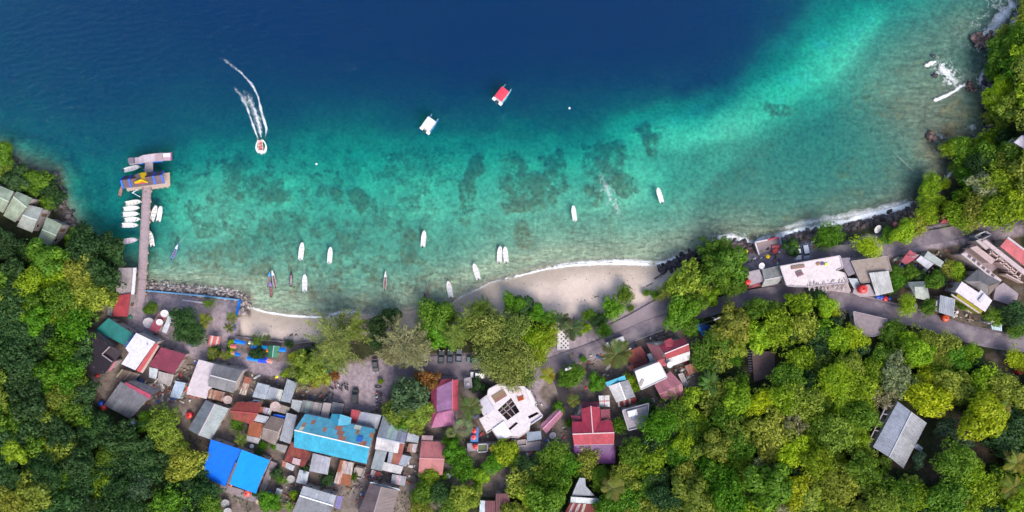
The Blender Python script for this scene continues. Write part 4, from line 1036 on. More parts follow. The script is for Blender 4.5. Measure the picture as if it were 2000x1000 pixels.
# ------------------------------------------------------------------ middle of the village
PK = (.42, .15, .30)
hs = House('house', 'mauve and pink hipped house beside the tall coconut palm', 'house', 869, 788, VG)
hs.slope([(884, 743, 5.6), (884, 800, 5.6), (853, 807, 4.2), (853, 757, 4.2)], (.34, .17, .33), M_PAINT); hs.slope([(884, 743, 5.6), (884, 800, 5.6), (894.5, 803, 4.2), (894.5, 741, 4.2)], (.52, .08, .12), M_PAINT); hs.slope([(853, 807, 4.3), (884, 800, 5.6), (893, 829, 3.4), (842, 836, 3.4)], (.46, .16, .30), M_PAINT); hs.slope([(853, 757, 4.2), (853, 807, 4.2), (842, 836, 3.4), (842, 760, 3.4)], (.26, .04, .10), M_PAINT); hs.slope([(853, 757, 4.2), (884, 743, 5.6), (884, 739, 4.8), (862, 741, 3.6)], (.42, .07, .12), M_PAINT)
hs.bar([(884, 741, 5.7), (884, 800, 5.7)], .25, .08, (.5, .12, .16), 'ridge_cap'); hs.bar([(884, 800, 5.7), (892, 829, 3.6)], .22, .08, (.22, .06, .12), 'hip_cap'); hs.bar([(884, 800, 5.7), (853, 807, 4.4)], .22, .08, (.22, .06, .12), 'hip_cap'); hs.walls([(843, 760), (862, 741), (894, 741), (893, 829), (843, 835)], 3.4)
hs = gab('salmon pink gabled house below the mauve one', (823, 861), (870, 863), (819, 895), (868, 897), (817, 926), (864, 928), (.46, .16, .17), col2=(.50, .19, .19), mat=M_PAINT, cap=(.55, .25, .25), odd=[(.1, (.38, .14, .15))])
hs.slope([(824, 850, 3.0), (846, 851, 3.0), (845, 861, 2.7), (823, 860, 2.7)], (.30, .20, .23), M_PAINT, name='porch_roof')
hs = House('unfinished_house', 'large white concrete house without a roof, open dark hall in its middle', 'house', 996, 806, VG)
OUT = [(931, 786), (952, 770), (954, 760), (977, 747), (993, 754), (1023, 754), (1036, 763), (1048, 788), (1045, 792), (1060, 812), (1036, 828), (1034, 839), (1013, 853), (996, 852), (977, 864), (960, 837), (950, 844), (936, 818), (946, 813)]
hs.slab(OUT, 4.6, .3, (.80, .75, .70), name='upper_slab', holes=[[(972, 801), (998, 777), (1015, 804), (991, 821)], [(989, 840), (1008, 824), (1012, 827), (993, 843)], [(1031, 813), (1050, 804), (1053, 808), (1034, 818)]])
hs.walls(OUT, .1, (.2, .17, .16), windows=False, name='floor')
for a, b_ in zip(OUT, OUT[1:] + OUT[:1]):
    if math.hypot(a[0] - b_[0], a[1] - b_[1]) > 4:
        m_ = lambda p: (p[0] + (996 - p[0]) * .04, p[1] + (806 - p[1]) * .04)
        A, B = m_(a), m_(b_); hs.bar([(*A, 2.1), (*B, 2.1)], .25, 4.3, (.50, .44, .41), 'wall', M_WALL)
for a, b_ in (((980, 795), (999, 814)), ((989, 786), (1007, 810)), ((981, 810), (1006, 790)), ((976, 805), (1001, 783))): hs.bar([(*a, 4.35), (*b_, 4.35)], .22, .3, (.42, .34, .33), 'beam', M_CONC)
hs.loose(975, 773, 4.6, (3.9, 2.3, .16), 32, (.24, .14, .11), 'plank_stack', 'brown planks laid side by side on the roofless white house', 'planks', M_WOOD, 7)
for q, c in (([(1000, 757), (1008, 752), (1026, 778), (1018, 784)], (.80, .68, .62)), ([(1026, 757), (1034, 764), (1046, 788), (1038, 792)], (.88, .85, .82)), ([(932, 786), (950, 774), (966, 800), (948, 812)], (.66, .64, .66)), ([(962, 838), (984, 822), (1000, 848), (978, 862)], (.92, .91, .89))): hs.slab(q, 5.0, .39, c, name='raised_slab')
hs.loose(1017, 778, 5.0, (1.7, 1.2, .3), 20, (.5, .10, .03), 'brick_stack', 'orange brick stack on the roofless white house', 'bricks', M_CONC, 4); hs.parapet([(977, 748), (954, 760), (952, 771), (932, 786)], 4.6, .4, .25, (.68, .64, .62), closed=False); hs.parapet([(1049, 788), (1046, 792), (1060, 812), (1037, 828)], 4.6, .5, .25, (.72, .69, .68), closed=False)
hs = gab('long pink wavy-roofed shed right of the roofless white house', (1055, 831), (1090, 797), (1060, 838), (1095, 802), (1067, 847), (1100, 809), (.44, .20, .30), he=2.6, hr=3.1, col2=(.46, .19, .28), mat=M_PALE, name='shed', cat='shed', w=.8)
hs = House('annex', 'blue-grey tin roofed annex with light front edge below the roofless house', 'annex', 1043, 852, VG); hs.shed([(1028, 844), (1056, 842), (1058, 858), (1030, 862)], 3.4, 2.8, (.20, .26, .36), M_TIN); hs.slab([(1004, 859), (1029, 857), (1030, 864), (1057, 861), (1054, 880), (1006, 882)], .9, 1.0, (.48, .42, .41), name='terrace'); hs.parapet([(1010, 860), (1028, 858), (1029, 869), (1011, 871)], .9, .5, .25, (.6, .55, .52))
hs = House('tank_platform', 'long concrete platform carrying red water tanks and a green pool', 'platform', 942, 873); hs.slab([(912, 866), (974, 865), (973, 876), (913, 882)], 2.2, 3.0, (.42, .40, .41)); hs.parapet([(933, 867), (952, 866), (952, 881), (933, 882)], 2.2, .6, .28, (.62, .60, .58), name='pool_wall'); hs.slab([(934, 868), (951, 867), (951, 880), (934, 881)], 2.45, .2, (.10, .13, .06), M_CLEAN, 'pool_water')
hs = House('tank_tower', 'blue steel tank tower left of the roofless house', 'tower', 927, 849)
for a in ((920, 836), (934, 836), (933, 862), (920, 862)): hs.bar([(*a, -.3), (*a, 3.0)], .14, .14, (.03, .16, .42), 'leg')
hs.slab([(919, 835), (935, 835), (934, 863), (919, 863)], 3.0, .12, (.03, .18, .46), M_CLEAN, 'deck')
hs = House('kiosk', 'tiny concrete roadside kiosk above the mauve house garden', 'kiosk', 914, 747, VG); hs.flat([(907, 739), (920, 737), (922, 756), (908, 758)], 2.8, (.46, .43, .41), .2, par=(.25, .2, (.5, .47, .45))); hs.box(914, 750, 2.8, (.9, .9, .4), 10, (.66, .64, .62), 'vent_box', M_CONC)
RD, RDM = (.40, .035, .075), (.25, .03, .07)
hs = House('house', 'big red house with cross gable and purple rear hip roof', 'house', 1160, 845, VG)
hs.slope([(1118, 848, 6.6), (1200, 845, 6.6), (1194, 821, 5.0), (1117, 824, 5.0)], RD, M_PAINT); hs.slope([(1118, 848, 6.6), (1200, 845, 6.6), (1199, 867, 5.0), (1121, 869, 5.0)], (.46, .06, .09), M_PAINT); hs.bar([(1118, 848, 6.7), (1200, 845, 6.7)], .28, .08, (.62, .45, .45), 'ridge_cap')  # lower slope pinker and brighter: its sunlit sheen is put into the colour
hs.slope([(1154, 793, 6.4), (1158, 847, 6.65), (1137, 822, 5.0), (1135, 799, 5.0)], (.42, .04, .08), M_PAINT, name='cross_gable_roof'); hs.slope([(1154, 793, 6.4), (1158, 847, 6.65), (1173, 820, 5.0), (1171, 796, 5.0)], (.38, .035, .07), M_PAINT, name='cross_gable_roof'); hs.bar([(1154, 793, 6.5), (1158, 847, 6.75)], .25, .08, (.62, .42, .45), 'ridge_cap')
PU = (.17, .07, .21)
hs.slope([(1121, 869, 4.6), (1199, 867, 4.6), (1185, 887, 4.0), (1140, 888, 4.0)], PU, M_PAINT, name='rear_roof'); hs.slope([(1140, 888, 4.0), (1185, 887, 4.0), (1202, 905, 3.2), (1130, 907, 3.2)], (.26, .08, .27), M_PAINT, name='rear_roof'); hs.slope([(1121, 869, 4.6), (1140, 888, 4.0), (1130, 907, 3.2), (1121, 880, 3.2)], (.21, .07, .25), M_PAINT, name='rear_roof'); hs.slope([(1185, 887, 4.0), (1199, 867, 4.6), (1202, 880, 3.2), (1202, 905, 3.2)], (.18, .06, .22), M_PAINT, name='rear_roof'); hs.bar([(1121, 869, 4.7), (1199, 867, 4.7)], .25, .08, (.48, .35, .45), 'ridge_cap')
hs.slope([(1134, 812, 4.2), (1136, 823, 4.2), (1117, 822, 3.4), (1115, 811, 3.4)], RDM, M_PAINT, name='wing_roof'); hs.slope([(1173, 800, 4.2), (1174, 820, 4.2), (1192, 819, 3.5), (1191, 799, 3.5)], RDM, M_PAINT, name='wing_roof'); hs.slope([(1136, 797, 4.4), (1171, 794, 4.4), (1168, 785, 3.6), (1136, 785, 3.6)], (.22, .03, .06), M_PAINT, name='porch_roof'); hs.walls([(1117, 822), (1135, 790), (1170, 790), (1194, 821), (1201, 903), (1131, 905)], 3.1)
hs = House('carport', 'white tin carport with red cross lines above the big red house', 'carport', 1180, 784); hs.slope([(1169, 773, 2.9), (1190, 772, 2.9), (1191, 794, 2.6), (1171, 795, 2.6)], (.52, .55, .60), M_TIN); hs.bar([(1180, 773, 3.0), (1181, 794, 2.7)], .22, .06, (.5, .12, .10), 'strap'); hs.bar([(1170, 784, 2.86), (1191, 783, 2.86)], .22, .06, (.5, .12, .10), 'strap')
for x, y in ((1170, 774), (1189, 773), (1190, 793), (1172, 794)): hs.bar([(x, y, 2.6), (x, y, -.3)], .1, .1, (.4, .38, .36), 'post')
hs = gab('white and grey roofed house with cyan rear strip and chequered red front', (1188, 754), (1204, 786), (1209, 747), (1222, 781), (1227, 742), (1241, 775), (.62, .60, .61), col2=(.36, .36, .40), hr=4.6, he=3.8, mat=M_PAINT)
hs.slope([(1182, 747, 4.0), (1220, 733, 4.0), (1223, 742, 3.8), (1186, 755, 3.8)], (.02, .42, .62), M_PAINT, name='awning'); hs.slope([(1206, 786, 3.6), (1242, 776, 3.6), (1243, 786, 3.0), (1208, 795, 3.0)], (.55, .50, .48), M_TIN, .55, [(.5, (.34, .05, .05))], name='front_awning')
hs = House('house', 'house with a clean white rectangular flat roof beside the red roofs', 'house', 1271, 735, VG); hs.flat([(1240, 725), (1287, 707), (1303, 737), (1252, 761)], 6.4, (.74, .73, .68), .25, M_CLEAN, par=(.22, .25, (.72, .70, .66))); hs.box(1253, 747, 6.4, (.8, 2.0, .25), -25, (.34, .30, .28), 'skylight')
hs = House('house', 'red roofed house with dormer and white lower roof at the roadside', 'house', 1305, 690, VG)
hs.slope([(1298, 691, 5.8), (1345, 672, 5.8), (1336, 660, 4.2), (1286, 675, 4.2)], (.36, .045, .08), M_PAINT); hs.slope([(1298, 691, 5.8), (1345, 672, 5.8), (1347, 685, 4.8), (1301, 702, 4.8)], (.38, .045, .06), M_PAINT); hs.bar([(1298, 691, 5.9), (1345, 672, 5.9)], .28, .08, (.65, .55, .55), 'ridge_cap'); hs.slope([(1301, 702, 4.3), (1347, 686, 4.3), (1348, 702, 3.6), (1304, 718, 3.6)], (.68, .66, .67), M_PAINT, name='lower_roof')
hs.slope([(1262, 670, 4.4), (1286, 676, 5.0), (1298, 700, 5.0), (1281, 705, 3.6)], (.17, .045, .07), M_PAINT, name='side_roof'); hs.slope([(1297, 666, 5.4), (1314, 676, 5.6), (1316, 666, 4.8), (1310, 660, 4.6)], (.45, .07, .10), M_PAINT, name='dormer_roof'); hs.slope([(1297, 666, 5.4), (1314, 676, 5.6), (1300, 678, 5.0), (1296, 668, 4.8)], (.42, .06, .10), M_PAINT, name='dormer_roof'); hs.slope([(1283, 704, 4.0), (1298, 700, 4.2), (1302, 715, 3.4), (1290, 716, 3.2)], (.48, .08, .12), M_PAINT, name='front_roof'); hs.walls([(1264, 671), (1336, 661), (1347, 701), (1303, 717), (1282, 704)], 3.4)
shed('small blue-grey tin roof left of the roadside red house', [(1264, 692), (1273, 690), (1280, 707), (1271, 711)], (.36, .44, .52), 3.2, 2.9)
shed('striped rust and maroon roof at the roadside under the large coconut palm', [(1220, 689), (1251, 676), (1267, 698), (1232, 712)], (.28, .06, .06), 3.0, 2.6, M_RUSTY, [(.3, (.55, .46, .44)), (.2, (.22, .04, .06))], w=.9)
shed('plain maroon tin roof in front of the striped rust one', [(1227, 716), (1264, 700), (1268, 711), (1231, 724)], (.22, .045, .06), 2.6, 2.3, M_RUSTY)
hs = House('house', 'dusty pink roofed house below the white flat roof', 'house', 1308, 755, VG); hs.slope([(1278, 752, 3.6), (1309, 725, 3.6), (1332, 749, 4.2), (1287, 769, 4.2)], (.38, .14, .19), M_PAINT); hs.slope([(1287, 769, 4.2), (1332, 749, 4.2), (1339, 785, 3.2), (1292, 779, 3.2)], (.40, .145, .20), M_PAINT, odd=[(.08, (.25, .05, .07))]); hs.walls([(1278, 752), (1309, 725), (1332, 749), (1339, 785), (1292, 779)], 3.1)
hs = House('house', 'small grey concrete house with roof terrace and white tank room', 'house', 1241, 814, VG); TQ = [(1215, 801), (1267, 787), (1262, 831), (1227, 840)]; hs.flat(TQ, 4.4, (.44, .41, .42), .25, par=(.5, .22, (.60, .57, .57))); hs.slab([(1240, 799), (1265, 792), (1263, 812), (1245, 816)], 4.9, .15, (.20, .19, .22), M_TIN, 'sun_roof'); hs.box(1234, 805, 4.4, (2.6, 1.6, 1.3), 14, (.72, .70, .68), 'tank_room', M_CLEAN); hs.loose(1236, 813, 4.4, (.8, 1.2, .6), 14, (.35, .38, .55), 'crate', 'blue-grey crate on the small concrete roof terrace', 'crate')
shed('brown brick-roofed hut near the banana plants', [(1337, 715), (1355, 708), (1363, 726), (1346, 733)], (.34, .17, .14), 2.4, 2.1, M_RUSTY)
shed('tiny grey and brown hut right of the dusty pink house', [(1324, 731), (1334, 728), (1345, 752), (1336, 758)], (.36, .33, .34), 2.3, 2.0, odd=[(.4, (.22, .12, .11))])
hs = House('blue_shelter', 'dark blue tarpaulin shelter with a bright edge at the roadside trees', 'shelter', 1380, 644, VG); hs.slope([(1368, 633, 2.9), (1389, 635, 2.9), (1396, 654, 2.5), (1374, 656, 2.5)], (.008, .05, .20), M_TARP, 3); hs.slope([(1358, 633, 2.6), (1365, 630, 3.0), (1374, 656, 2.6), (1369, 653, 2.2)], (.01, .22, .75), M_TARP, 3, name='side_flap')
for x, y in ((1368, 634), (1388, 636), (1395, 653), (1374, 655)): hs.bar([(x, y, 2.5), (x, y, -.3)], .1, .1, (.3, .25, .2), 'post')
hs = House('patterned_terrace', 'white terrace with a pattern of black squares beside the huge green trees', 'terrace', 1100, 662); hs.slab([(1089, 640), (1110, 640), (1112, 682), (1088, 684)], .5, .7, (.62, .58, .57), M_CLEAN, 'terrace_slab')
for i in range(4):
    for j in range(9):
        if (i + j) % 2 == 0: hs.slab([(1095 + 4.2 * i, 643 + 4.3 * j), (1098 + 4.2 * i, 643 + 4.3 * j), (1098 + 4.2 * i, 646 + 4.3 * j), (1095 + 4.2 * i, 646 + 4.3 * j)], .52, .1, (.05, .045, .05), M_CLEAN, 'tile')
hs = House('earth_terrace', 'bare brown earth terrace with dark posts cut into the wooded slope', 'terrace', 1491, 714); hs.slab([(1468, 685), (1513, 687), (1514, 732), (1473, 746)], 1.2, 2.5, (.14, .095, .085), name='earth_slab')
for k in range(9): hs.bar([(1466 + .4 * k, 684 + 5 * k, 1.2), (1459 + .4 * k, 684 + 5 * k, 1.2)], .35, .3, (.05, .05, .065), 'log_post', M_WOOD)
# bottom edge
hs = House('house', 'grey and rusty striped house at the bottom edge below the coconut palm', 'house', 1138, 975, VG); hs.slab([(1132, 933), (1143, 934), (1144, 949), (1161, 968), (1116, 970), (1125, 948)], 2.9, .15, (.21, .225, .265), M_TIN, 'annex_roof'); hs.walls([(1125, 948), (1144, 949), (1160, 968), (1117, 969)], 2.7); hs.slope([(1115, 970, 3.6), (1171, 974, 3.6), (1170, 985, 3.2), (1114, 981, 3.2)], (.62, .66, .70), M_PAINT); hs.slope([(1114, 982, 3.2), (1170, 986, 3.2), (1169, 1012, 2.6), (1098, 1010, 2.6)], (.26, .05, .06), M_RUSTY, .8, [(.35, (.60, .58, .60))]); hs.walls([(1115, 970), (1171, 974), (1169, 1012), (1100, 1010)], 2.5)
hs = House('house', 'dark maroon roofed house at the bottom edge beside a white tin strip', 'house', 970, 985, VG); hs.shed([(968, 964), (995, 964), (995, 1012), (967, 1012)], 3.4, 2.9, (.11, .02, .035), M_PAINT); hs.slope([(948, 978, 3.0), (967, 978, 3.0), (966, 1012, 2.7), (947, 1012, 2.7)], (.14, .025, .045), M_PAINT, name='lower_roof'); hs.slope([(937, 977, 2.8), (948, 978, 2.8), (947, 1012, 2.5), (936, 1012, 2.5)], (.55, .64, .74), M_TIN, name='side_roof')
shed('small slate-blue roof among trees left of the dark maroon house', [(872, 951), (886, 951), (885, 969), (872, 968)], (.18, .19, .27), 2.6, 2.3)
shed('tiny grey hut roof right of the blue tarpaulin hall', [(541, 953), (552, 957), (545, 975), (535, 971)], (.42, .44, .50), 2.2, 2.0)
# ------------------------------------------------------------------ east: roadside and hillside
EG = 'houses along the upper road'
hs = House('shop', 'small pale shop with red eave and red tank at the junction', 'shop', 1474, 543, EG); hs.flat([(1458, 532), (1483, 526), (1492, 549), (1464, 558)], 3.6, (.46, .41, .41), .22); hs.slope([(1464, 558, 3.2), (1492, 550, 3.2), (1490, 557, 2.8), (1457, 565, 2.8)], (.32, .05, .08), M_PAINT, name='eave_roof')
gab('grey corrugated gabled building between pale shop and long white roof', (1488, 526), (1521, 519), (1493, 547), (1529, 540), (1487, 561), (1519, 554), (.30, .31, .31), he=3.4, hr=4.0, group=EG, cap=(.5, .47, .46), w=.9)
hs = House('house', 'long white flat roofed building between the two roads', 'house', 1590, 532, EG); WQ = [(1523, 520), (1640, 499), (1646, 523), (1633, 528), (1650, 534), (1656, 552), (1572, 560), (1554, 560), (1536, 558)]; hs.flat(WQ, 4.6, (.82, .74, .68), .3, par=(.28, .22, (.64, .58, .56))); hs.slab([(1572, 552), (1650, 536), (1662, 568), (1658, 573), (1572, 561)], 4.0, .2, (.34, .27, .27), M_WOOD, 'rear_roof'); hs.walls([(1574, 554), (1650, 538), (1658, 570), (1574, 560)], 3.7)
hs.loose(1558, 521, 4.6, (3.6, .9, .4), 8, (.25, .16, .13), 'timber_stack', 'long brown stack of timber on the long white flat roof', 'timber', M_WOOD, 4); hs.loose(1561, 534, 4.6, (1.8, 1.5, .35), 20, (.27, .19, .17), 'brick_stack', 'square brown brick stack on the long white flat roof', 'bricks', M_CONC, 3); hs.loose(1606, 515, 4.6, (1.1, .7, .5), 10, (.08, .09, .14), 'dark_bag', 'dark blue bag on the long white flat roof', 'bag', M_TARP); hs.loose(1613, 516, 4.6, (.9, .7, .4), 0, (.7, .6, .03), 'yellow_sack', 'bright yellow sack on the long white flat roof', 'sack', M_TARP); hs.loose(1598, 515, 4.6, (1, .8, .4), 30, (.3, .18, .14), 'timber_stack', 'short timber stack left of the dark bag on the white roof', 'timber', M_WOOD, 3)
pr = random.Random(4); pile = House('plank_pile', 'heap of loose grey planks spread on the rear roof of the long white building', 'plank pile', 1618, 555); 
for k in range(60):
    u, v = pr.random(), pr.random(); x = 1577 + 78 * u; y = 553 + 13 * v - 12 * u * (1 - v) + 3 * u; a = R(pr.choice((100, 110, 70, 120)) + pr.uniform(-15, 15)); L = pr.uniform(3.5, 9)
    f = pr.uniform(.6, 1.5); pile.bar([(x - math.cos(a) * L / 2, y - math.sin(a) * L / 2, 4.08 + .004 * k), (x + math.cos(a) * L / 2, y + math.sin(a) * L / 2, 4.12 + .004 * k)], pr.uniform(.14, .3), .08, (.34 * f, .29 * f, .29 * f), 'plank', M_WOOD)
hs = House('house', 'grey concrete slab roof right of the long white building', 'house', 1655, 520, EG); hs.flat([(1643, 504), (1660, 503), (1671, 534), (1657, 540), (1648, 524)], 3.8, (.30, .27, .29), .2)
hs = House('house', 'tan stained flat roofed building beside the bright yellow-green tree', 'house', 1700, 525, EG); hs.flat([(1662, 510), (1733, 500), (1741, 529), (1697, 534), (1698, 551), (1681, 553)], 3.8, (.38, .32, .25), .22, par=(.18, .18, (.42, .37, .34)))
shed('light grey corrugated roof in front of the tan flat roof', [(1697, 533), (1735, 529), (1745, 570), (1711, 578)], (.42, .43, .45), 4.2, 3.2, M_TIN, odd=[(.2, (.50, .50, .52))], name='house', cat='house')
shed('small blue-white tin roof beside the red tank', [(1656, 543), (1674, 544), (1683, 561), (1667, 563)], (.46, .51, .58), 3.2, 2.9)
hs = House('tank_platform', 'pale concrete platform with a big red tank above the curving road', 'platform', 1690, 568); hs.slab([(1668, 563), (1698, 555), (1712, 578), (1680, 580), (1666, 572)], 2.6, 3.0, (.50, .44, .42))
hs = House('beach_platform', 'tan seaside platform with red and white railing wall', 'platform', 1499, 481); BQ = [(1473, 474), (1521, 464), (1527, 480), (1481, 498)]; hs.slab(BQ, 1.2, 2.6, (.42, .34, .31)); hs.bar([(1474, 474, 1.6), (1482, 498, 1.6)], .35, .8, (.72, .68, .68), 'side_wall', M_WALL); hs.bar([(1474, 473.5, 1.6), (1498, 468.5, 1.6)], .35, .8, (.70, .66, .67), 'side_wall', M_WALL); hs.bar([(1498, 468.5, 1.6), (1521, 463.5, 1.6)], .35, .8, (.55, .08, .12), 'side_wall', M_WALL); hs.bar([(1522, 464, 1.6), (1526, 478, 1.6)], .3, .8, (.42, .45, .62), 'side_wall', M_WALL); hs.box(1514, 482, 1.2, (2.2, .9, .6), 10, (.45, .08, .10), 'counter'); hs.box(1512, 490, 1.2, (1.6, 1.2, 1.0), 30, (.40, .05, .06), 'stall_box')
hs = House('house', 'square brown-grey flat roofed house on the slope below the curving road', 'house', 1700, 630, EG); SQ = [(1666, 608), (1732, 623), (1728, 650), (1706, 657), (1672, 655)]; hs.flat(SQ, 2.8, (.32, .27, .26), .25, par=(.25, .2, (.44, .38, .37)))
hs = House('house', 'grey-green hipped roof among shrubs above the curving road', 'house', 1795, 568, EG); hs.slope([(1786, 560, 4.2), (1803, 560, 4.2), (1809, 549, 3.2), (1773, 551, 3.2)], (.34, .38, .35), M_TIN); hs.slope([(1786, 560, 4.2), (1803, 560, 4.2), (1817, 588, 3.2), (1788, 582, 3.2)], (.36, .40, .38), M_TIN); hs.slope([(1803, 560, 4.2), (1803.2, 560.3, 4.2), (1817, 587, 3.2), (1809, 550, 3.2)], (.32, .36, .34), M_TIN); hs.slope([(1786, 560, 4.2), (1786.2, 560.3, 4.2), (1788, 581, 3.2), (1773, 552, 3.2)], (.32, .36, .34), M_TIN); hs.walls([(1774, 552), (1808, 550), (1816, 586), (1789, 580)], 3.1)
hs = shed('blue-grey tin roofed house with an orange tank beside the curving road', [(1836, 576), (1866, 584), (1862, 619), (1833, 610)], (.28, .31, .38), 3.8, 3.2, name='house', cat='house'); hs.slope([(1828, 588, 3.0), (1835, 585, 3.0), (1833, 609, 2.7), (1826, 606, 2.7)], (.5, .5, .54), M_PAINT, name='side_roof')
hs = House('house', 'white flat roofed house with mustard yellow walls on the eastern slope', 'house', 1902, 580, EG); hs.flat([(1879, 550), (1912, 572), (1916, 566), (1938, 587), (1924, 609), (1866, 569)], 5.2, (.82, .76, .74), .3, wall=(.46, .40, .38)); hs.bar([(1861, 577, 2.2), (1910, 609, 2.2)], 1.2, 3.2, (.34, .32, .02), 'yellow_wall', M_WALL); hs.bar([(1858, 575, 3.9), (1912, 611, 3.9)], .4, .3, (.62, .57, .56), 'ledge', M_CONC); hs.box(1917, 582, 5.2, (2.4, 1.0, .5), 50, (.72, .70, .70), 'tank_cover', M_CONC)
hs = House('house', 'dark grey hipped roof behind the white house on the eastern slope', 'house', 1918, 552, EG)
DG = (.20, .19, .205)
hs.slope([(1912, 548, 4.8), (1930, 558, 4.8), (1955, 549, 3.6), (1910, 526, 3.6)], DG, M_TIN); hs.slope([(1912, 548, 4.8), (1930, 558, 4.8), (1931, 577, 3.6), (1884, 549, 3.6)], (.22, .21, .22), M_TIN); hs.slope([(1912, 548, 4.8), (1912.2, 548, 4.8), (1884, 549, 3.6), (1909, 526, 3.6)], (.24, .23, .24), M_TIN); hs.slope([(1930, 558, 4.8), (1930.2, 558, 4.8), (1931, 577, 3.6), (1955, 550, 3.6)], (.17, .16, .18), M_TIN); hs.walls([(1909, 527), (1954, 549), (1931, 576), (1885, 549)], 3.5)
hs = House('unfinished_house', 'roofless pink and cream house under construction with a red roof strip', 'house', 1945, 510, EG)
hs.slab([(1877, 497), (1910, 466), (1930, 467), (2010, 528), (2010, 560), (1955, 556)], .4, 1.2, (.42, .33, .32), name='floor_slab')
CR = (.62, .54, .50)
for q, h, c in (([(1877, 496), (1887, 493), (1957, 547), (1951, 554)], 4.2, CR), ([(1906, 470), (1916, 466), (1936, 482), (1926, 488)], 4.0, (.58, .50, .44)), ([(1895, 484), (1908, 480), (1945, 508), (1936, 516)], 3.8, (.60, .46, .40)), ([(1918, 471), (1926, 468), (2008, 532), (2000, 537)], 4.4, (.66, .54, .50))): hs.slab(q, h, .3, c, name='roof_strip'); hs.walls(q, h - .35, (.52, .42, .38), windows=False)
for k in range(6):
    x, y = 1893 + 9.2 * k, 501 + 7.4 * k; hs.box(x, y, 4.2, (.9, .7, .12), -38, (.10, .08, .08), 'skylight')
for a, b_ in (((1926, 490), (1960, 517)), ((1936, 484), (1925, 497)), ((1949, 494), (1938, 508)), ((1962, 504), (1950, 518)), ((1975, 514), (1962, 530)), ((1945, 512), (1985, 545)), ((1985, 522), (1972, 538)), ((1960, 518), (1975, 530)), ((1940, 498), (1952, 508)), ((1990, 530), (1980, 545)), ((1957, 535), (1990, 552))): hs.bar([(*a, 2.0), (*b_, 2.0)], .35, 3.2, (.55, .42, .38), 'partition_wall', M_WALL)
hs.slope([(1967, 465, 5.2), (2004, 493, 5.2), (2003, 522, 4.4), (1953, 481, 4.4)], (.60, .10, .13), M_PAINT, name='red_roof'); hs.bar([(1967, 463.5, 5.2), (2005, 492, 5.2)], .5, .5, (.66, .60, .58), 'parapet', M_CONC); hs.walls([(1967, 466), (2003, 494), (2002, 520), (1954, 481)], 4.2)
hs = House('concrete_yard', 'pale concrete yard below the unfinished house', 'yard', 1975, 580); hs.slab([(1945, 560), (1960, 552), (2012, 590), (2012, 606), (1985, 600), (1940, 585)], .25, .8, (.42, .36, .36))
hs = House('gate_house', 'pale grey frame gatehouse at the upper road', 'gatehouse', 1910, 463); hs.parapet([(1892, 462), (1914, 452), (1925, 459), (1904, 470)], 0, 2.4, .3, (.52, .53, .55), M_WALL, 'wall'); hs.slab([(1898, 462), (1912, 456), (1918, 460), (1905, 467)], 1.0, 1.2, (.40, .42, .42), name='floor_slab')
shed('crimson roofed shop below the upper road', [(1777, 488), (1795, 500), (1769, 517), (1759, 510)], (.40, .05, .09), 3.2, 2.7, M_PAINT, name='shop', cat='shop')
shed('pale lavender tin roof beside the crimson shop', [(1798, 499), (1824, 515), (1812, 526), (1789, 508)], (.48, .48, .56), 3.2, 2.8)
shed('grey-teal tin roof right of the pale lavender one', [(1812, 490), (1843, 511), (1841, 524), (1804, 502)], (.33, .38, .39), 3.4, 2.9)
shed('tiny light blue roof below the white house on the eastern slope', [(1935, 634), (1956, 634), (1957, 647), (1937, 643)], (.40, .54, .62), 2.4, 2.1)
hs = House('pavilion', 'small red hipped pavilion at the end of the trees by the upper road', 'pavilion', 1846, 428)
for a, b_ in (((1838, 420), (1853, 420)), ((1853, 420), (1856, 435)), ((1856, 435), (1837, 436)), ((1837, 436), (1838, 420))): hs.slope([(1846, 427, 4.2), (1846.2, 427, 4.2), (*b_, 3.0), (*a, 3.0)], (.50, .08, .12), M_PAINT, 2)
for x, y in ((1839, 421), (1852, 421), (1854, 434), (1838, 435)): hs.bar([(x, y, 3), (x, y, -.4)], .15, .15, (.4, .35, .3), 'post')
hs = House('house', 'white house corner in the trees at the eastern edge', 'house', 1998, 278, EG); hs.flat([(1981, 278), (1996, 264), (2030, 270), (2025, 290), (2000, 290)], 3.4, (.66, .64, .68), .25)
hs = House('hillside_house', 'grey metal roofed hillside house with a porch frame, alone in the wood', 'house', 1758, 850)
hs.gable((1754, 784), (1705, 873), (1781, 805), (1737, 893), (1810, 826), (1764, 915), 3.6, 4.8, (.33, .36, .44), (.34, .35, .39), M_TIN, cap=(.42, .43, .46), w=1.8); hs.slope([(1791, 866, 3.3), (1803, 875, 3.1), (1798, 883, 3.1), (1785, 874, 3.3)], (.34, .38, .46), M_TIN, name='annex_roof')
for k in range(6): hs.bar([(1745 - 9.2 * k, 794 + 16 * k, 2.8), (1731 - 7.8 * k, 792 + 16 * k, 2.8)], .25, .25, (.42, .38, .37), 'porch_beam', M_CONC); hs.bar([(1731 - 7.8 * k, 792 + 16 * k, 2.8), (1731 - 7.8 * k, 792 + 16 * k, -1)], .25, .25, (.42, .38, .37), 'porch_post', M_CONC)
hs.bar([(1731, 792, 2.8), (1692, 872, 2.8)], .25, .25, (.42, .38, .37), 'porch_beam', M_CONC); hs.slab([(1746, 792), (1731, 792), (1690, 873), (1706, 872)], .3, .8, (.26, .2, .19), name='porch_floor'); hs.slab([(1731, 817), (1736, 818), (1721, 842), (1716, 840)], .9, .5, (.45, .10, .03), M_WOOD, 'bench')
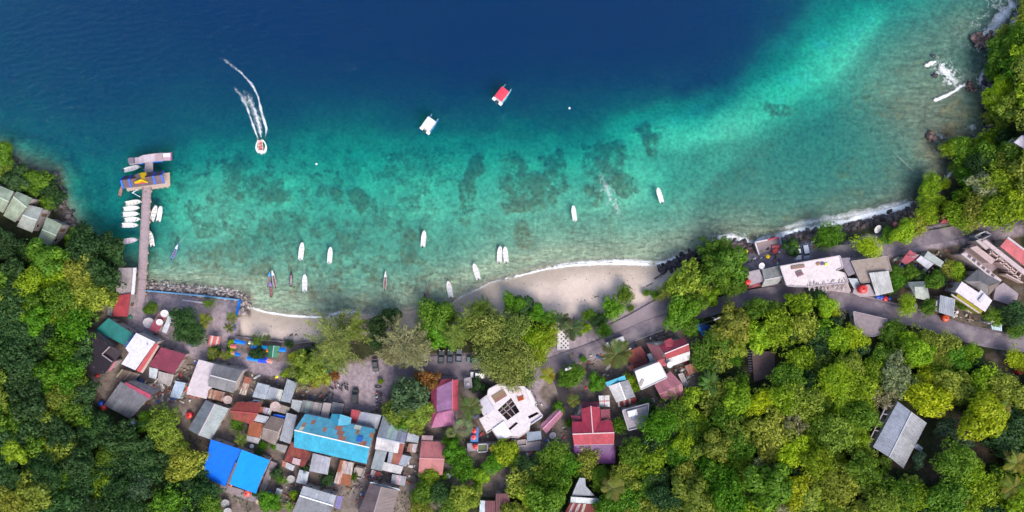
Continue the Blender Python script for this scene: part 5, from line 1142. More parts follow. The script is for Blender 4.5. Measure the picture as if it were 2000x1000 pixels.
# ------------------------------------------------------------------ vegetation
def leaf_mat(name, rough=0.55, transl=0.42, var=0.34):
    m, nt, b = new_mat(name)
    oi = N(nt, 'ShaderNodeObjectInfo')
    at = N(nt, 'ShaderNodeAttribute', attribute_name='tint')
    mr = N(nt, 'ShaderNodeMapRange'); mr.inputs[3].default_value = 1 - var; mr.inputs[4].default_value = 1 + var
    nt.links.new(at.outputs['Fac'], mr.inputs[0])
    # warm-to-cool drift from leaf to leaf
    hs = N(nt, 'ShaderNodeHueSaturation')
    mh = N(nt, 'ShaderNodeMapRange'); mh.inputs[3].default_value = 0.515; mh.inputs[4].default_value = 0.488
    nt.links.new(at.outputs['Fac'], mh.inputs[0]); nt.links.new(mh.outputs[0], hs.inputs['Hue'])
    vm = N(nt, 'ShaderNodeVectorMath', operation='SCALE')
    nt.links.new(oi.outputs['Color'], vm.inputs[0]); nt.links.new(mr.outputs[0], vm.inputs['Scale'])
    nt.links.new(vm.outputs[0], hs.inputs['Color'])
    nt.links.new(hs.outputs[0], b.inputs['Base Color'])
    b.inputs['Roughness'].default_value = rough; b.inputs['Specular IOR Level'].default_value = .3
    tl = N(nt, 'ShaderNodeBsdfTranslucent'); nt.links.new(hs.outputs[0], tl.inputs['Color'])
    mx = N(nt, 'ShaderNodeMixShader'); mx.inputs[0].default_value = transl
    nt.links.new(b.outputs[0], mx.inputs[1]); nt.links.new(tl.outputs[0], mx.inputs[2])
    nt.links.new(mx.outputs[0], nt.nodes['Material Output'].inputs['Surface'])
    return m


M_LEAF = leaf_mat('leaves', .55, .48)
M_NEEDLE = leaf_mat('needles', .7, .4, .5)
M_BARK = mat_plain('bark', (.10, .075, .055), .9, var=.35, scale=4, bump=.4)
M_BARKP = mat_plain('pale_bark', (.30, .27, .23), .9, var=.3, scale=4, bump=.3)


def quads_from(c, nrm, sx, sy, g):
    """leaf quads (slightly diamond shaped) at c with normals nrm"""
    n = len(c)
    a = g.normal(size=(n, 3)); a -= nrm * (a * nrm).sum(1, keepdims=True); a /= np.linalg.norm(a, axis=1, keepdims=True) + 1e-9
    b_ = np.cross(nrm, a)
    sx = np.broadcast_to(np.asarray(sx, float), (n,))[:, None]; sy = np.broadcast_to(np.asarray(sy, float), (n,))[:, None]
    v = np.stack([c - a * sx, c - b_ * sy - a * sx * .1, c + a * sx, c + b_ * sy + a * sx * .1], 1)
    return v


def finish(name, V, tint, mat):
    n = len(V)
    return np_mesh(name, V.reshape(-1, 3), np.arange(n * 4).reshape(n, 4), mat, {'tint': ('FLOAT', np.repeat(np.clip(tint, 0, 1), 4))})


def crown_broad(seed, lobes=34, per=85, leaf=.062, flat=.62, lob=(.2, .36), spread=.8, gap=0.0):
    g = np.random.default_rng(seed)
    cs = []; 
    tries = 0
    while len(cs) < lobes and tries < 4000:
        tries += 1
        th = g.uniform(0, 2 * np.pi); rr = spread * math.sqrt(g.uniform(0, 1)) * (1 + .16 * math.sin(3 * th + seed) + .15 * math.sin(2 * th + 1.7 * seed) + .08 * math.sin(5 * th + 2.3 * seed))
        z = .9 + flat * math.sqrt(max(0, 1 - min(1, rr) ** 2)) * g.uniform(.35, 1.0) - .16
        if g.random() < .16: rr *= g.uniform(1.05, 1.3); z -= g.uniform(.05, .25)
        p = np.array([rr * math.cos(th), rr * math.sin(th), z])
        if all(np.linalg.norm((p - q[0]) * [1, 1, .6]) > .17 for q in cs):
            cs.append((p, g.uniform(*lob) * (.75 if rr > .85 else 1) * g.choice((.7, 1, 1, 1.2)), g.uniform(0, 1)))
    V = []; T = []
    for p, r, t in cs:
        n = int(per * (r / .28) ** 2)
        d = g.normal(size=(n, 3)); d[:, 2] = np.abs(d[:, 2]) * 1.0 - .25; d /= np.linalg.norm(d, axis=1, keepdims=True)
        rad = r * (1 - .45 * g.random(n) ** 2)
        c = p + d * rad[:, None] * [1, 1, .75]
        nr = d + g.normal(size=(n, 3)) * .36 + [0, 0, .12]; nr /= np.linalg.norm(nr, axis=1, keepdims=True)
        s = leaf * g.uniform(.65, 1.35, n)
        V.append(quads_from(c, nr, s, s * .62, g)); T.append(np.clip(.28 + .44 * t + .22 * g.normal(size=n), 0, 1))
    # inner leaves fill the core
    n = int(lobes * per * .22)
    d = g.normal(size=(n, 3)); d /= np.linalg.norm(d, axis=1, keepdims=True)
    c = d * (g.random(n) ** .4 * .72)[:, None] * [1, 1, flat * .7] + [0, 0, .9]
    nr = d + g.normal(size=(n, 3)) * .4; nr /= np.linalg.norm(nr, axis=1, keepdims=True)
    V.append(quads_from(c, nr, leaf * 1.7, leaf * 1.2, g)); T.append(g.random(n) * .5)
    return finish('crown', np.concatenate(V), np.concatenate(T), M_LEAF)


def crown_casuarina(seed, plumes=46, per=135):
    g = np.random.default_rng(seed); V = []; T = []
    for i in range(plumes):
        a = g.uniform(0, 2 * np.pi); L = g.uniform(.55, 1.08); z0 = g.uniform(.5, 1.7); el = g.uniform(-.05, .55) if z0 < 1.3 else g.uniform(.3, 1.0)
        L *= 1.0 if z0 < 1.3 else .6
        t = np.sort(g.random(per)) ** .8
        r = .08 + t * L; z = z0 + t * L * math.sin(el) * .8 - .22 * t ** 2 * L
        bend = a + .25 * g.normal() * t
        c = np.stack([r * np.cos(bend), r * np.sin(bend), z], 1)
        w = .02 + .062 * np.sin(np.pi * np.clip(t * .9 + .1, 0, 1))
        c += g.normal(size=(per, 3)) * w[:, None] * [1, 1, .6]
        dirv = np.stack([np.cos(bend), np.sin(bend), np.full(per, .25)], 1) + g.normal(size=(per, 3)) * .45
        dirv /= np.linalg.norm(dirv, axis=1, keepdims=True)
        side = np.cross(dirv, g.normal(size=(per, 3))); side /= np.linalg.norm(side, axis=1, keepdims=True)
        l = g.uniform(.05, .11, per)[:, None]; wd = .011
        V.append(np.stack([c - dirv * l * .2, c + side * wd, c + dirv * l, c - side * wd], 1)); T.append(np.clip(.3 + .45 * g.random() + .2 * g.normal(size=per), 0, 1))
    return finish('crown', np.concatenate(V), np.concatenate(T), M_NEEDLE)


def trunk_mesh(seed, h=.95, r0=.075, limbs=7, spread=.62, mat=None, top=.35):
    g = random.Random(seed); m = MB()
    lean = (g.uniform(-.08, .08), g.uniform(-.08, .08))
    pts = [(lean[0] * t * t, lean[1] * t * t, t * h - .15) for t in (0, .3, .6, 1.0)]
    m.tube(pts, [r0 * 1.25, r0 * .9, r0 * .75, r0 * .45], 7)
    for i in range(limbs):
        a = 2 * math.pi * i / limbs + g.uniform(-.4, .4); z = h * g.uniform(.45, .9) - .15; L = spread * g.uniform(.6, 1.1)
        p0 = Vector((lean[0] * .5, lean[1] * .5, z)); p1 = p0 + Vector((math.cos(a) * L * .5, math.sin(a) * L * .5, top * .6)); p2 = p0 + Vector((math.cos(a + .2) * L, math.sin(a + .2) * L, top * g.uniform(.7, 1.1)))
        m.tube([p0, p1, p2], [r0 * .42, r0 * .28, r0 * .1], 5)
        for k in (-1, 1):
            p3 = p1 + Vector((math.cos(a + k * .7) * L * .45, math.sin(a + k * .7) * L * .45, top * .45))
            m.tube([p1, p3], [r0 * .22, r0 * .07], 4)
    return m.mesh('trunk', mat or M_BARK)


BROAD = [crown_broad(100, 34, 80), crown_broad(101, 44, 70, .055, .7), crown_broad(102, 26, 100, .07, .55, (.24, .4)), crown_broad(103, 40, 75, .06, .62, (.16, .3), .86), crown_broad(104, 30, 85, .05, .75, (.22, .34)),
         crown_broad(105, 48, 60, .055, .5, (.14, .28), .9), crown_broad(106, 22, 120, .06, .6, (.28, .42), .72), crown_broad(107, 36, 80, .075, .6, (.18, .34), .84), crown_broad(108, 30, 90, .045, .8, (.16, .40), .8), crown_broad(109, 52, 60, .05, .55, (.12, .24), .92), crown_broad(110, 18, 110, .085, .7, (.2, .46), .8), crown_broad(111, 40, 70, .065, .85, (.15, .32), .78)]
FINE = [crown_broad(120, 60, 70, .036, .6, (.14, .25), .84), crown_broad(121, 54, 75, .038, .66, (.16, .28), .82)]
LOOSE = [crown_broad(130, 22, 60, .065, .6, (.14, .3), .86), crown_broad(131, 26, 55, .06, .7, (.13, .26), .9)]
BUSH = [crown_broad(140, 12, 60, .10, .6, (.3, .5), .6), crown_broad(141, 14, 60, .085, .55, (.28, .45), .65)]
CASU = [crown_casuarina(150), crown_casuarina(151, 54, 125), crown_casuarina(152, 42, 140)]
TRUNK = [trunk_mesh(1), trunk_mesh(2, limbs=6), trunk_mesh(3, limbs=8, r0=.065)]
TRUNK_C = [trunk_mesh(11, h=1.9, r0=.05, limbs=10, spread=.7, top=.2)]
TRUNK_B = [trunk_mesh(21, h=.6, r0=.05, limbs=5, spread=.4, top=.3)]

PAL = {'D': (0.054, 0.126, 0.034), 'G': (0.145, 0.275, 0.022), 'L': (0.3, 0.44, 0.02), 'Y': (0.46, 0.545, 0.018), 'O': (0.31, 0.375, 0.045), 'B': (0.095, 0.165, 0.08), 'E': (0.35, 0.36, 0.17), 'F': (0.235, 0.32, 0.04), 'A': (0.3, 0.16, 0.04), 'V': (0.122, 0.295, 0.014), 'M': (0.285, 0.35, 0.08), 'N': (0.31, 0.31, 0.14)}
WORD = {'D': 'dark green', 'G': 'mid green', 'L': 'light green', 'Y': 'yellow-green', 'O': 'olive', 'B': 'blue-green', 'E': 'pale grey-green', 'F': 'dull olive', 'A': 'rust-brown', 'V': 'vivid green', 'M': 'soft olive-green', 'N': 'pale beige-green'}
TREES = []   # (px, py, radius m, colour, kind, root)


def stand(px, py, hc):
    """x, y and ground height for something whose point hc above its foot is seen at (px,py)"""
    z = float(Zp(px, py))
    for _ in range(3):
        p = Wp(px, py, z + hc)
        k = S * (H - z) / H
        z = float(Zp(p.x / k + 1000, 500 - p.y / k))
    return p.x, p.y, max(z, 0.0)


def tree(px, py, r, col='G', kind='broad', jitter=True):
    rm = r * S * .97 * 1.08
    ks = {'casu': 1.0, 'bush': .85}.get(kind, 1.05)
    x, y, z = stand(px, py, rm * ks)
    names = {'broad': 'broadleaf_tree', 'fine': 'fine_leaved_tree', 'loose': 'open_crowned_tree', 'bush': 'shrub', 'casu': 'casuarina_tree'}
    root = empty('small_tree' if kind == 'broad' and r < 17 else names[kind], (x, y, z), rng.uniform(0, 6.28))
    q_ = rng.uniform(.86, 1.18); root.scale = (rm * q_, rm * (1.02 / q_), rm * rng.uniform(.78, 1.30))
    cm = {'broad': BROAD, 'fine': FINE, 'loose': LOOSE, 'bush': BUSH, 'casu': CASU}[kind]
    tm = {'casu': TRUNK_C, 'bush': TRUNK_B}.get(kind, TRUNK)
    c = PAL[col]; f = rng.uniform(.84, 1.18)
    cc = tuple(max(0, v * f * rng.uniform(.92, 1.08)) for v in c)
    link('trunk', rng.choice(tm), root)
    link('crown', rng.choice(cm), root, cc)
    TREES.append([px, py, r, col, kind, root])
    return root


def at_list(s, kind):
    for e in s.split(';'):
        e = e.strip()
        if e:
            q = e.split(',')
            tree(float(q[0]), float(q[1]), float(q[2]), q[3].strip(), kind)


# --- trees one can pick out in the photograph: x, y, radius in photo pixels, colour
at_list('''10,303,22,G; 40,348,24,D; 62,354,28,G; 90,366,26,D; 106,390,20,D; 92,396,15,G; 14,480,26,D; 36,500,26,D; 95,505,34,G; 170,478,34,D; 150,468,22,G; 208,500,30,D; 205,540,34,D; 175,520,30,D; 150,535,36,O; 98,545,34,L; 62,552,30,L; 28,533,28,D; 115,582,32,G; 182,572,34,O;
 52,582,28,G; 18,575,28,D; 84,612,26,L; 132,606,28,F; 36,622,24,L; 72,622,26,V; 145,632,36,V; 20,655,34,D; 62,668,28,D; 28,705,34,D; 120,680,26,V; 108,705,30,V; 80,738,32,V; 130,735,34,V; 150,755,26,G; 25,752,34,D; 62,785,34,D; 118,800,30,G; 30,806,28,G; 24,880,26,L; 82,868,26,L; 165,770,26,D; 60,840,26,D; 120,842,28,D; 92,918,32,D;
 205,895,24,G; 240,850,34,D; 196,962,30,L; 282,828,20,V; 320,822,30,F; 338,866,26,O; 362,905,34,O; 312,905,28,D; 330,985,38,G; 276,950,26,B; 352,948,28,D; 150,955,32,D; 60,965,40,F; 18,985,36,O; 110,990,34,D; 250,905,30,D; 160,900,30,D; 222,985,34,D; 285,880,26,D; 200,830,26,D; 18,930,28,D; 270,1000,26,D; 400,960,26,D; 410,990,26,G; 175,855,24,D; 60,905,22,D;
 1322,805,30,G; 1440,778,30,L; 1480,786,27,Y; 1415,816,32,G; 1452,808,24,G; 1325,892,30,V; 1308,858,24,D; 1385,905,24,V; 1445,880,30,V; 1446,905,24,L; 1520,850,42,O; 1545,880,30,Y; 1500,880,26,O; 1562,785,36,O; 1530,775,30,L; 1602,822,20,L; 1632,810,16,Y; 1665,815,22,L; 1642,850,38,F; 1678,862,20,L; 1590,902,32,L; 1640,897,14,Y; 1496,942,40,G; 1480,925,24,F; 1556,962,34,Y; 1632,945,36,O; 1422,962,34,V; 1350,965,34,F; 1398,930,30,V; 1684,918,32,G;
 1332,930,24,O; 1303,972,28,D; 1462,992,28,G; 1522,998,28,E; 1590,985,28,O; 1632,745,34,L; 1682,757,34,L; 1752,748,32,E; 1806,742,26,Y; 1810,780,34,Y; 1862,752,32,O; 1925,748,36,L; 1911,816,40,Y; 1962,862,32,D; 1972,765,34,O; 1682,812,28,G; 1652,785,26,L; 1670,842,20,L; 1650,925,24,O; 1640,970,34,O; 1755,964,34,G; 1785,975,30,L; 1720,985,32,O; 1868,905,36,G; 1895,930,30,L; 1935,962,38,L; 1850,975,38,G; 1985,830,28,D; 1990,985,30,L; 1684,900,18,V; 1620,775,22,G; 1590,760,24,D; 1690,790,24,L;
 1425,635,34,O; 1480,602,24,G; 1512,612,26,G; 1560,592,24,L; 1600,580,20,D; 1612,597,20,L; 1627,612,14,Y; 1520,642,34,L; 1570,642,34,O; 1606,640,22,V; 1640,664,32,L; 1672,664,24,Y; 1486,655,32,L; 1438,674,22,O; 1376,695,30,G; 1420,680,24,G; 1432,702,16,V; 1452,752,18,V; 1562,700,28,L; 1540,738,30,G; 1600,690,20,D; 1660,722,30,O; 1700,725,24,L; 1400,655,24,G; 1534,750,18,G; 1590,730,22,D; 1720,700,24,G; 1750,645,22,G; 1775,664,22,L; 1808,662,24,O; 1790,690,28,L; 1832,702,28,O; 1868,702,26,V; 1760,700,28,G; 1908,712,22,D; 1740,660,20,G; 1895,690,18,L; 1840,720,28,L;
 1400,495,34,G; 1425,520,34,G; 1385,530,30,G; 1340,545,32,O; 1320,560,22,L; 1365,560,24,O; 1440,560,20,G; 1420,560,22,G; 1390,578,17,L; 1330,605,32,V; 1355,590,24,G; 1350,604,18,V; 1350,640,18,G; 1545,482,16,D; 1735,460,16,G; 1762,455,22,L; 1790,442,22,O; 1815,362,22,L; 1820,395,22,L; 1808,420,22,L; 1848,402,12,Y; 1858,288,22,L; 1885,295,28,G; 1912,322,28,D; 1890,352,24,V; 1878,385,18,V; 1940,308,34,G; 1972,350,38,L; 1930,365,32,E; 1960,410,40,L; 1905,412,34,O; 1990,400,26,Y; 1870,425,28,L; 1993,300,28,G; 1958,100,32,G; 1988,72,28,V; 1942,142,20,G; 1982,132,28,V; 1955,180,30,Y; 1985,208,36,O; 1962,240,26,F; 1940,225,18,O; 1845,360,12,L; 1925,400,26,O; 1880,330,22,G; 1975,270,24,D;
 362,625,26,D; 375,655,24,D; 352,652,22,D; 298,600,13,G; 288,606,9,G; 605,712,30,F; 625,735,20,O; 575,722,22,F; 640,700,24,B; 742,632,28,D; 765,622,20,D; 738,665,20,D; 845,615,34,G; 830,640,24,G; 862,658,27,V; 875,615,24,G; 1002,592,22,V; 1025,600,20,D; 1048,612,18,V; 1070,625,22,G; 1065,655,26,L;
 795,770,36,B; 775,800,26,F; 815,800,28,F; 832,745,24,A; 812,828,22,F; 785,825,18,G; 880,858,18,V; 888,880,20,V; 898,905,16,V; 1118,730,22,G; 1105,745,14,G; 1165,745,17,V; 1228,745,16,L; 1242,755,12,L; 1168,625,18,D; 1180,645,17,V; 1196,602,23,V; 1150,615,14,G; 1220,576,18,G; 1232,602,9,G; 1264,572,9,G; 1280,577,9,G; 1208,830,20,G; 1282,828,34,V; 1305,840,24,L; 1262,800,20,D; 1270,860,26,D; 1140,640,14,L;
 1240,885,28,G; 1275,905,34,L; 1330,865,22,L; 1172,925,18,G; 1168,950,13,G; 1085,890,32,G; 1110,910,26,V; 1075,935,30,G; 1060,975,34,G; 1092,950,22,G; 1035,968,22,L; 1230,985,30,V; 1190,990,24,V; 985,880,24,L; 965,905,22,V; 1000,895,18,G; 905,915,26,V; 935,935,18,L; 910,970,28,O; 838,935,20,L; 860,965,22,D; 880,990,24,G; 825,965,22,G; 1030,910,20,D; 1060,900,20,D; 820,990,22,O; 1290,935,26,D; 1265,955,24,G; 1350,910,20,D;
 460,830,17,G; 512,872,10,V; 525,978,20,V; 545,935,10,G; 540,990,12,G; 640,938,14,D; 690,930,8,G; 450,690,9,L; 1748,532,15,G; 1755,548,16,V; 1778,532,15,G; 1798,540,13,D; 1838,542,18,D; 1822,548,18,G; 1872,530,18,L; 1856,530,18,O; 1770,597,20,L; 1812,600,16,G; 1880,595,12,G; 1945,620,18,G; 1990,610,24,D; 1970,620,18,D; 1990,645,18,G; 1745,565,10,V; 505,690,14,D; 565,672,9,D; 415,690,12,L; 425,683,10,D; 1370,640,14,D; 1990,705,22,Y; 1380,742,16,G''', 'broad')
at_list('''950,650,40,M; 1000,640,36,M; 1045,665,32,L; 965,700,40,M; 1012,700,40,M; 1050,690,26,L; 985,730,36,M; 1025,735,30,F; 960,625,24,M; 1620,460,31,V; 1695,482,27,Y; 1625,740,34,L''', 'fine')
at_list('''1550,830,30,E; 1580,850,20,O; 1735,780,26,E; 1750,715,30,E; 1495,915,24,E; 1600,935,26,E; 185,585,20,E; 590,745,20,E; 1690,885,20,F''', 'loose')
at_list('''660,660,52,M; 690,640,34,F; 640,690,30,M; 790,665,50,N; 812,690,34,N; 770,690,30,N; 905,640,34,F; 925,615,30,F; 945,600,20,F; 890,650,30,M; 935,620,20,M; 505,665,14,G; 1295,572,16,F; 410,592,13,G; 660,700,26,M''', 'casu')
at_list('''1850,832,20,B; 1885,866,18,B; 1790,895,14,B; 1730,902,16,G; 1545,480,14,G; 930,752,14,D; 945,760,10,D; 455,672,10,L; 580,700,14,Y; 560,730,10,L; 600,690,12,D; 225,650,8,D; 197,595,8,G; 1290,770,9,D; 1110,825,9,V; 1090,800,14,V; 1845,585,10,D; 540,925,12,D; 505,885,9,D; 535,870,8,V; 590,735,12,Y; 655,730,12,A; 610,750,10,A; 640,690,12,B; 600,915,10,D; 575,965,10,L; 590,1000,10,G; 500,960,9,D; 1140,700,7,V; 1225,690,8,G; 985,795,6,G; 1300,760,8,B; 745,745,6,L; 1005,882,10,Y; 870,930,9,G; 1640,715,16,L''', 'bush')

# --- the woods go on between and behind them
WOODS = [[(-120, 560), (0, 520), (120, 470), (235, 470), (215, 580), (160, 620), (150, 720), (190, 780), (200, 830), (330, 850), (400, 930), (410, 1080), (-120, 1100)],
         [(-120, 330), (0, 340), (90, 340), (120, 420), (60, 470), (-120, 520)],
         [(1300, 820), (1380, 720), (1400, 640), (1480, 600), (1640, 600), (1660, 680), (1740, 690), (1860, 670), (1920, 690), (2110, 800), (2110, 1100), (1210, 1100), (1210, 900)],
         [(1880, 280), (1930, 260), (1950, 60), (2110, -60), (2110, 430), (1880, 420)], [(1000, 930), (1150, 900), (1220, 1080), (1000, 1080)]]
KEEP_OUT = [[(1455, 680), (1522, 680), (1522, 748), (1455, 748)], [(1665, 600), (1745, 600), (1745, 665), (1665, 665)], [(1685, 780), (1830, 790), (1815, 915), (1740, 915), (1680, 880)], [(1810, 800), (1960, 800), (1960, 900), (1810, 940)],
            [(1920, 690), (2010, 690), (2010, 750), (1920, 735)], [(-30, 355), (30, 365), (66, 382), (128, 432), (104, 490), (60, 468), (-30, 440)], [(1105, 930), (1178, 940), (1178, 1020), (1100, 1020)], [(1990, 260), (2010, 260), (2010, 300), (1970, 290)]]
grid = {}
for t in TREES: grid.setdefault((int(t[0] // 60), int(t[1] // 60)), []).append(t)
frng = random.Random(99); FILL = []
for poly in WOODS:
    xs = [p[0] for p in poly]; ys = [p[1] for p in poly]
    for _ in range(1500):
        x, y = frng.uniform(min(xs), max(xs)), frng.uniform(min(ys), max(ys)); r = frng.uniform(18, 30)
        if not bool(in_poly(x, y, poly)): continue
        rx_ = x + .85 * r * np.cos(np.arange(9) * .785) * (np.arange(9) < 8); ry_ = y + .85 * r * np.sin(np.arange(9) * .785) * (np.arange(9) < 8)
        if any(in_poly(rx_, ry_, k).any() for k in KEEP_OUT): continue
        near = [t for i in (-1, 0, 1) for j in (-1, 0, 1) for t in grid.get((int(x // 60) + i, int(y // 60) + j), [])]
        if any(math.hypot(t[0] - x, t[1] - y) < .80 * max(r, t[2]) + .10 * min(r, t[2]) for t in near): continue
        left = x < 500
        f_ = float(fbm(x, y, 110, 120, 2)) + frng.gauss(0, .06)
        c = ('D' if f_ < .50 else 'G' if f_ < .60 else 'F') if left else ('D' if f_ < .36 else 'G' if f_ < .44 else 'F' if f_ < .52 else 'L' if f_ < .62 else 'O')
        FILL.append([x, y, r, c]); grid.setdefault((int(x // 60), int(y // 60)), []).append(FILL[-1])
inview = [f for f in FILL if -5 < f[0] < 2005 and -5 < f[1] < 1005]
inview.sort(key=lambda f: -f[2])
N_SINGLE = max(0, 296 - sum(1 for t in TREES if t[4] == 'broad' and t[2] >= 17))
for f in inview[:N_SINGLE]: tree(*f, 'broad')
rest = [f for f in FILL if f not in inview[:N_SINGLE]]
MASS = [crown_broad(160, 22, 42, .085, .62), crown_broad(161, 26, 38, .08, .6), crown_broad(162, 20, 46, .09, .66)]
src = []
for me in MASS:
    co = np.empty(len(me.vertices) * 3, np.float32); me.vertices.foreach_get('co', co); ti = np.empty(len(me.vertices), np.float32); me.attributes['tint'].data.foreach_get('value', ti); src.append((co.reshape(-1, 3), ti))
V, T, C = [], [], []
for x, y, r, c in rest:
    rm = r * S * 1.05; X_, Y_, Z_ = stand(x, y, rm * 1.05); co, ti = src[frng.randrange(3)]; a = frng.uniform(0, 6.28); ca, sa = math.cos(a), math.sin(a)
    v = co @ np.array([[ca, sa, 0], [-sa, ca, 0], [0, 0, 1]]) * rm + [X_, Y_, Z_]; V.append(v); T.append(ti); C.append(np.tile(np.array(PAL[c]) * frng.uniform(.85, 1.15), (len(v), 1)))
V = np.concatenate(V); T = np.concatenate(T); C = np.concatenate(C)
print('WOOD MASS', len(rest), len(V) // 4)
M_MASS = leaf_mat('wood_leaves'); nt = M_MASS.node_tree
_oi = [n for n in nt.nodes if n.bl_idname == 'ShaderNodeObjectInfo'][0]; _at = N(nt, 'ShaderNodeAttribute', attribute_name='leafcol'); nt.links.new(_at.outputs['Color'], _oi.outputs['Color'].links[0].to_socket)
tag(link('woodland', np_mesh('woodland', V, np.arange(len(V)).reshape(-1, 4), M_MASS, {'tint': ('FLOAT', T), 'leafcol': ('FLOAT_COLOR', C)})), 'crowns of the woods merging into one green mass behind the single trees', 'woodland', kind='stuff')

# --- palms: every frond is a piece of its own
def frond_mesh(seed, L=1.0, droop=.55, nl=22, ll=.30, lw=.022):
    g = np.random.default_rng(seed); V = []
    t = np.linspace(.08, 1, nl)
    x = L * (t - .10 * t ** 3); z = .22 * t * L - droop * L * t ** 2.2
    for i in range(nl):
        for s in (-1, 1):
            l = ll * math.sin(math.pi * (0.12 + .83 * t[i])) ** .7 * g.uniform(.85, 1.1)
            b0 = np.array([x[i], 0, z[i]]); d = np.array([.55 * l, s * l * .85, -.30 * l + .02 * g.normal()])
            w = np.array([lw, 0, 0])
            V.append(np.stack([b0 - w, b0 + w, b0 + d + w * .3, b0 + d - w * .3]))
    for i in range(nl - 1):
        a = np.array([x[i], 0, z[i] + .006]); b_ = np.array([x[i + 1], 0, z[i + 1] + .006]); w = np.array([0, .014 * (1 - .7 * t[i]), 0])
        V.append(np.stack([a - w, b_ - w, b_ + w, a + w]))
    V = np.array(V)
    return finish('frond', V, g.random(len(V)) * .6 + .2, M_LEAF)


FRONDS = [frond_mesh(1), frond_mesh(2, droop=.4), frond_mesh(3, droop=.75), frond_mesh(4, L=.95, droop=.3)]


def fan_leaf(seed):
    g = np.random.default_rng(seed); V = []
    for k in range(15):
        a = R(-115 + 230 * k / 14); c = np.array([.42, 0, .14]); d = np.array([math.cos(a), math.sin(a), -.25]) * .5; w = np.array([-math.sin(a), math.cos(a), 0]) * .045
        V.append(np.stack([c, c + d * .55 + w, c + d, c + d * .55 - w]))
    V.append(np.array([[0, -.012, 0], [.42, -.012, .14], [.42, .012, .14], [0, .012, 0]]))
    return finish('fan_leaf', np.array(V), g.random(len(V)) * .7 + .15, M_LEAF)


def banana_leaf(seed):
    g = np.random.default_rng(seed); V = []
    n = 9
    for i in range(n):
        t0, t1 = i / n, (i + 1) / n
        f = lambda t: np.array([t * .95, 0, .45 * t - .75 * t * t])
        wd = lambda t: .17 * math.sin(math.pi * min(1, .08 + .9 * t)) ** .6
        for s in (-1, 1):
            a, b_ = f(t0), f(t1)
            V.append(np.stack([a, b_, b_ + [0, s * wd(t1), -.05], a + [0, s * wd(t0), -.05]]))
    return finish('banana_leaf', np.array(V), g.random(len(V)) * .4 + .3, M_LEAF)


FAN = [fan_leaf(1), fan_leaf(2)]
BANANA = [banana_leaf(1), banana_leaf(2)]
M_PALMT = mat_plain('palm_bark', (.26, .22, .18), .9, var=.3, scale=6, bump=.3)


def palm(px, py, r, h, col, label, lean=(0, 0), nf=17, kind='palm', seed=0):
    g = random.Random(seed + int(px))
    rm = r * S
    x, y, z = stand(px, py, h)
    name = {'palm': 'coconut_palm', 'fan': 'fan_palm', 'banana': 'banana_plant'}[kind]
    root = empty(name, (x - lean[0], y - lean[1], z))
    m = MB()
    rt = .16 if kind != 'banana' else .12
    m.tube([(lean[0] * t * t, lean[1] * t * t, h * t - (.3 if t == 0 else 0)) for t in (0, .25, .5, .75, 1.0)], [rt * 1.5, rt * 1.1, rt, rt * .9, rt * .8], 7)
    m.build('trunk', M_PALMT, root)
    ms = {'palm': FRONDS, 'fan': FAN, 'banana': BANANA}[kind]
    for k in range(nf):
        young = k / nf
        c = tuple(v * g.uniform(.75, 1.25) for v in col)
        o = link({'palm': 'frond', 'fan': 'fan_leaf', 'banana': 'leaf'}[kind], g.choice(ms), root, c, (lean[0], lean[1], h))
        o.rotation_euler = (g.uniform(-.15, .15), -g.uniform(-.15, .45) * (0.4 + young) - (.25 if kind == 'banana' else 0), k * 2.399 + g.uniform(-.2, .2))
        s = rm * g.uniform(.85, 1.1) * (1 - .25 * young * (kind == 'palm'))
        o.scale = (s, s, s)
    tag(root, label, 'banana plant' if kind == 'banana' else 'palm tree', 'palms among the houses' if kind != 'banana' else 'banana plants on the slope')
    return root


PG, PYL, PO = (.065, .105, .02), (.26, .27, .015), (.12, .14, .035)
palm(918, 793, 26, 8, (.10, .14, .03), 'tall green coconut palm beside the roofless white house', (1, .5))
palm(1070, 733, 18, 6, PYL, 'small yellow coconut palm at the roadside below the huge green trees', nf=15)
palm(1120, 783, 16, 5, (.13, .16, .02), 'coconut palm above the pink corrugated shed', nf=14)
palm(1203, 692, 34, 9, (.11, .15, .035), 'large coconut palm overhanging the road beside the parked white van', (1, -1), 20)
palm(1116, 641, 26, 7, (.085, .12, .035), 'coconut palm beside the patterned black and white terrace', nf=18)
palm(1100, 625, 18, 6, (.06, .095, .03), 'darker coconut palm at the beach edge above the patterned terrace', nf=14)
palm(1198, 953, 27, 8, (.17, .19, .03), 'pale coconut palm standing below the big red roofed house', (.5, .5), 18)
palm(1955, 800, 24, 9, (.15, .18, .02), 'coconut palm rising out of the hillside wood near the yellow-green tree', nf=14)
palm(1985, 905, 26, 9, (.24, .25, .03), 'yellowish coconut palm cut by the picture edge on the hillside', nf=15)
palm(1978, 953, 26, 8, (.22, .24, .03), 'yellowish coconut palm lowest on the hillside edge', nf=15)
palm(400, 626, 17, 4.5, (.19, .21, .02), 'yellow-green palm at the plaza beside the dark round tree', nf=13)
palm(452, 620, 14, 4.5, (.15, .17, .025), 'palm on the plaza next to the blue wall, upper of two', nf=13)
palm(448, 640, 13, 4, (.12, .14, .025), 'palm on the plaza next to the blue wall, lower of two', nf=12)
palm(416, 690, 14, 4, (.14, .18, .02), 'bushy palm below the red striped awning', nf=12)
palm(438, 695, 12, 4, (.15, .18, .02), 'small bushy palm above the grey roofed concrete house', nf=12)
palm(470, 858, 16, 5, (.13, .17, .02), 'palm between the grey sheet roof and the rusty shed', nf=14)
palm(520, 660, 9, 3, (.07, .12, .03), 'small feathery palm among the blue beach canopies', nf=12)
palm(1215, 680, 20, 7, (.10, .14, .03), 'thin coconut palm leaning over the rusty roadside roofs', nf=13)
palm(905, 832, 22, 6, (.19, .21, .09), 'silvery fan palm beside the water tanks', nf=30, kind='fan')
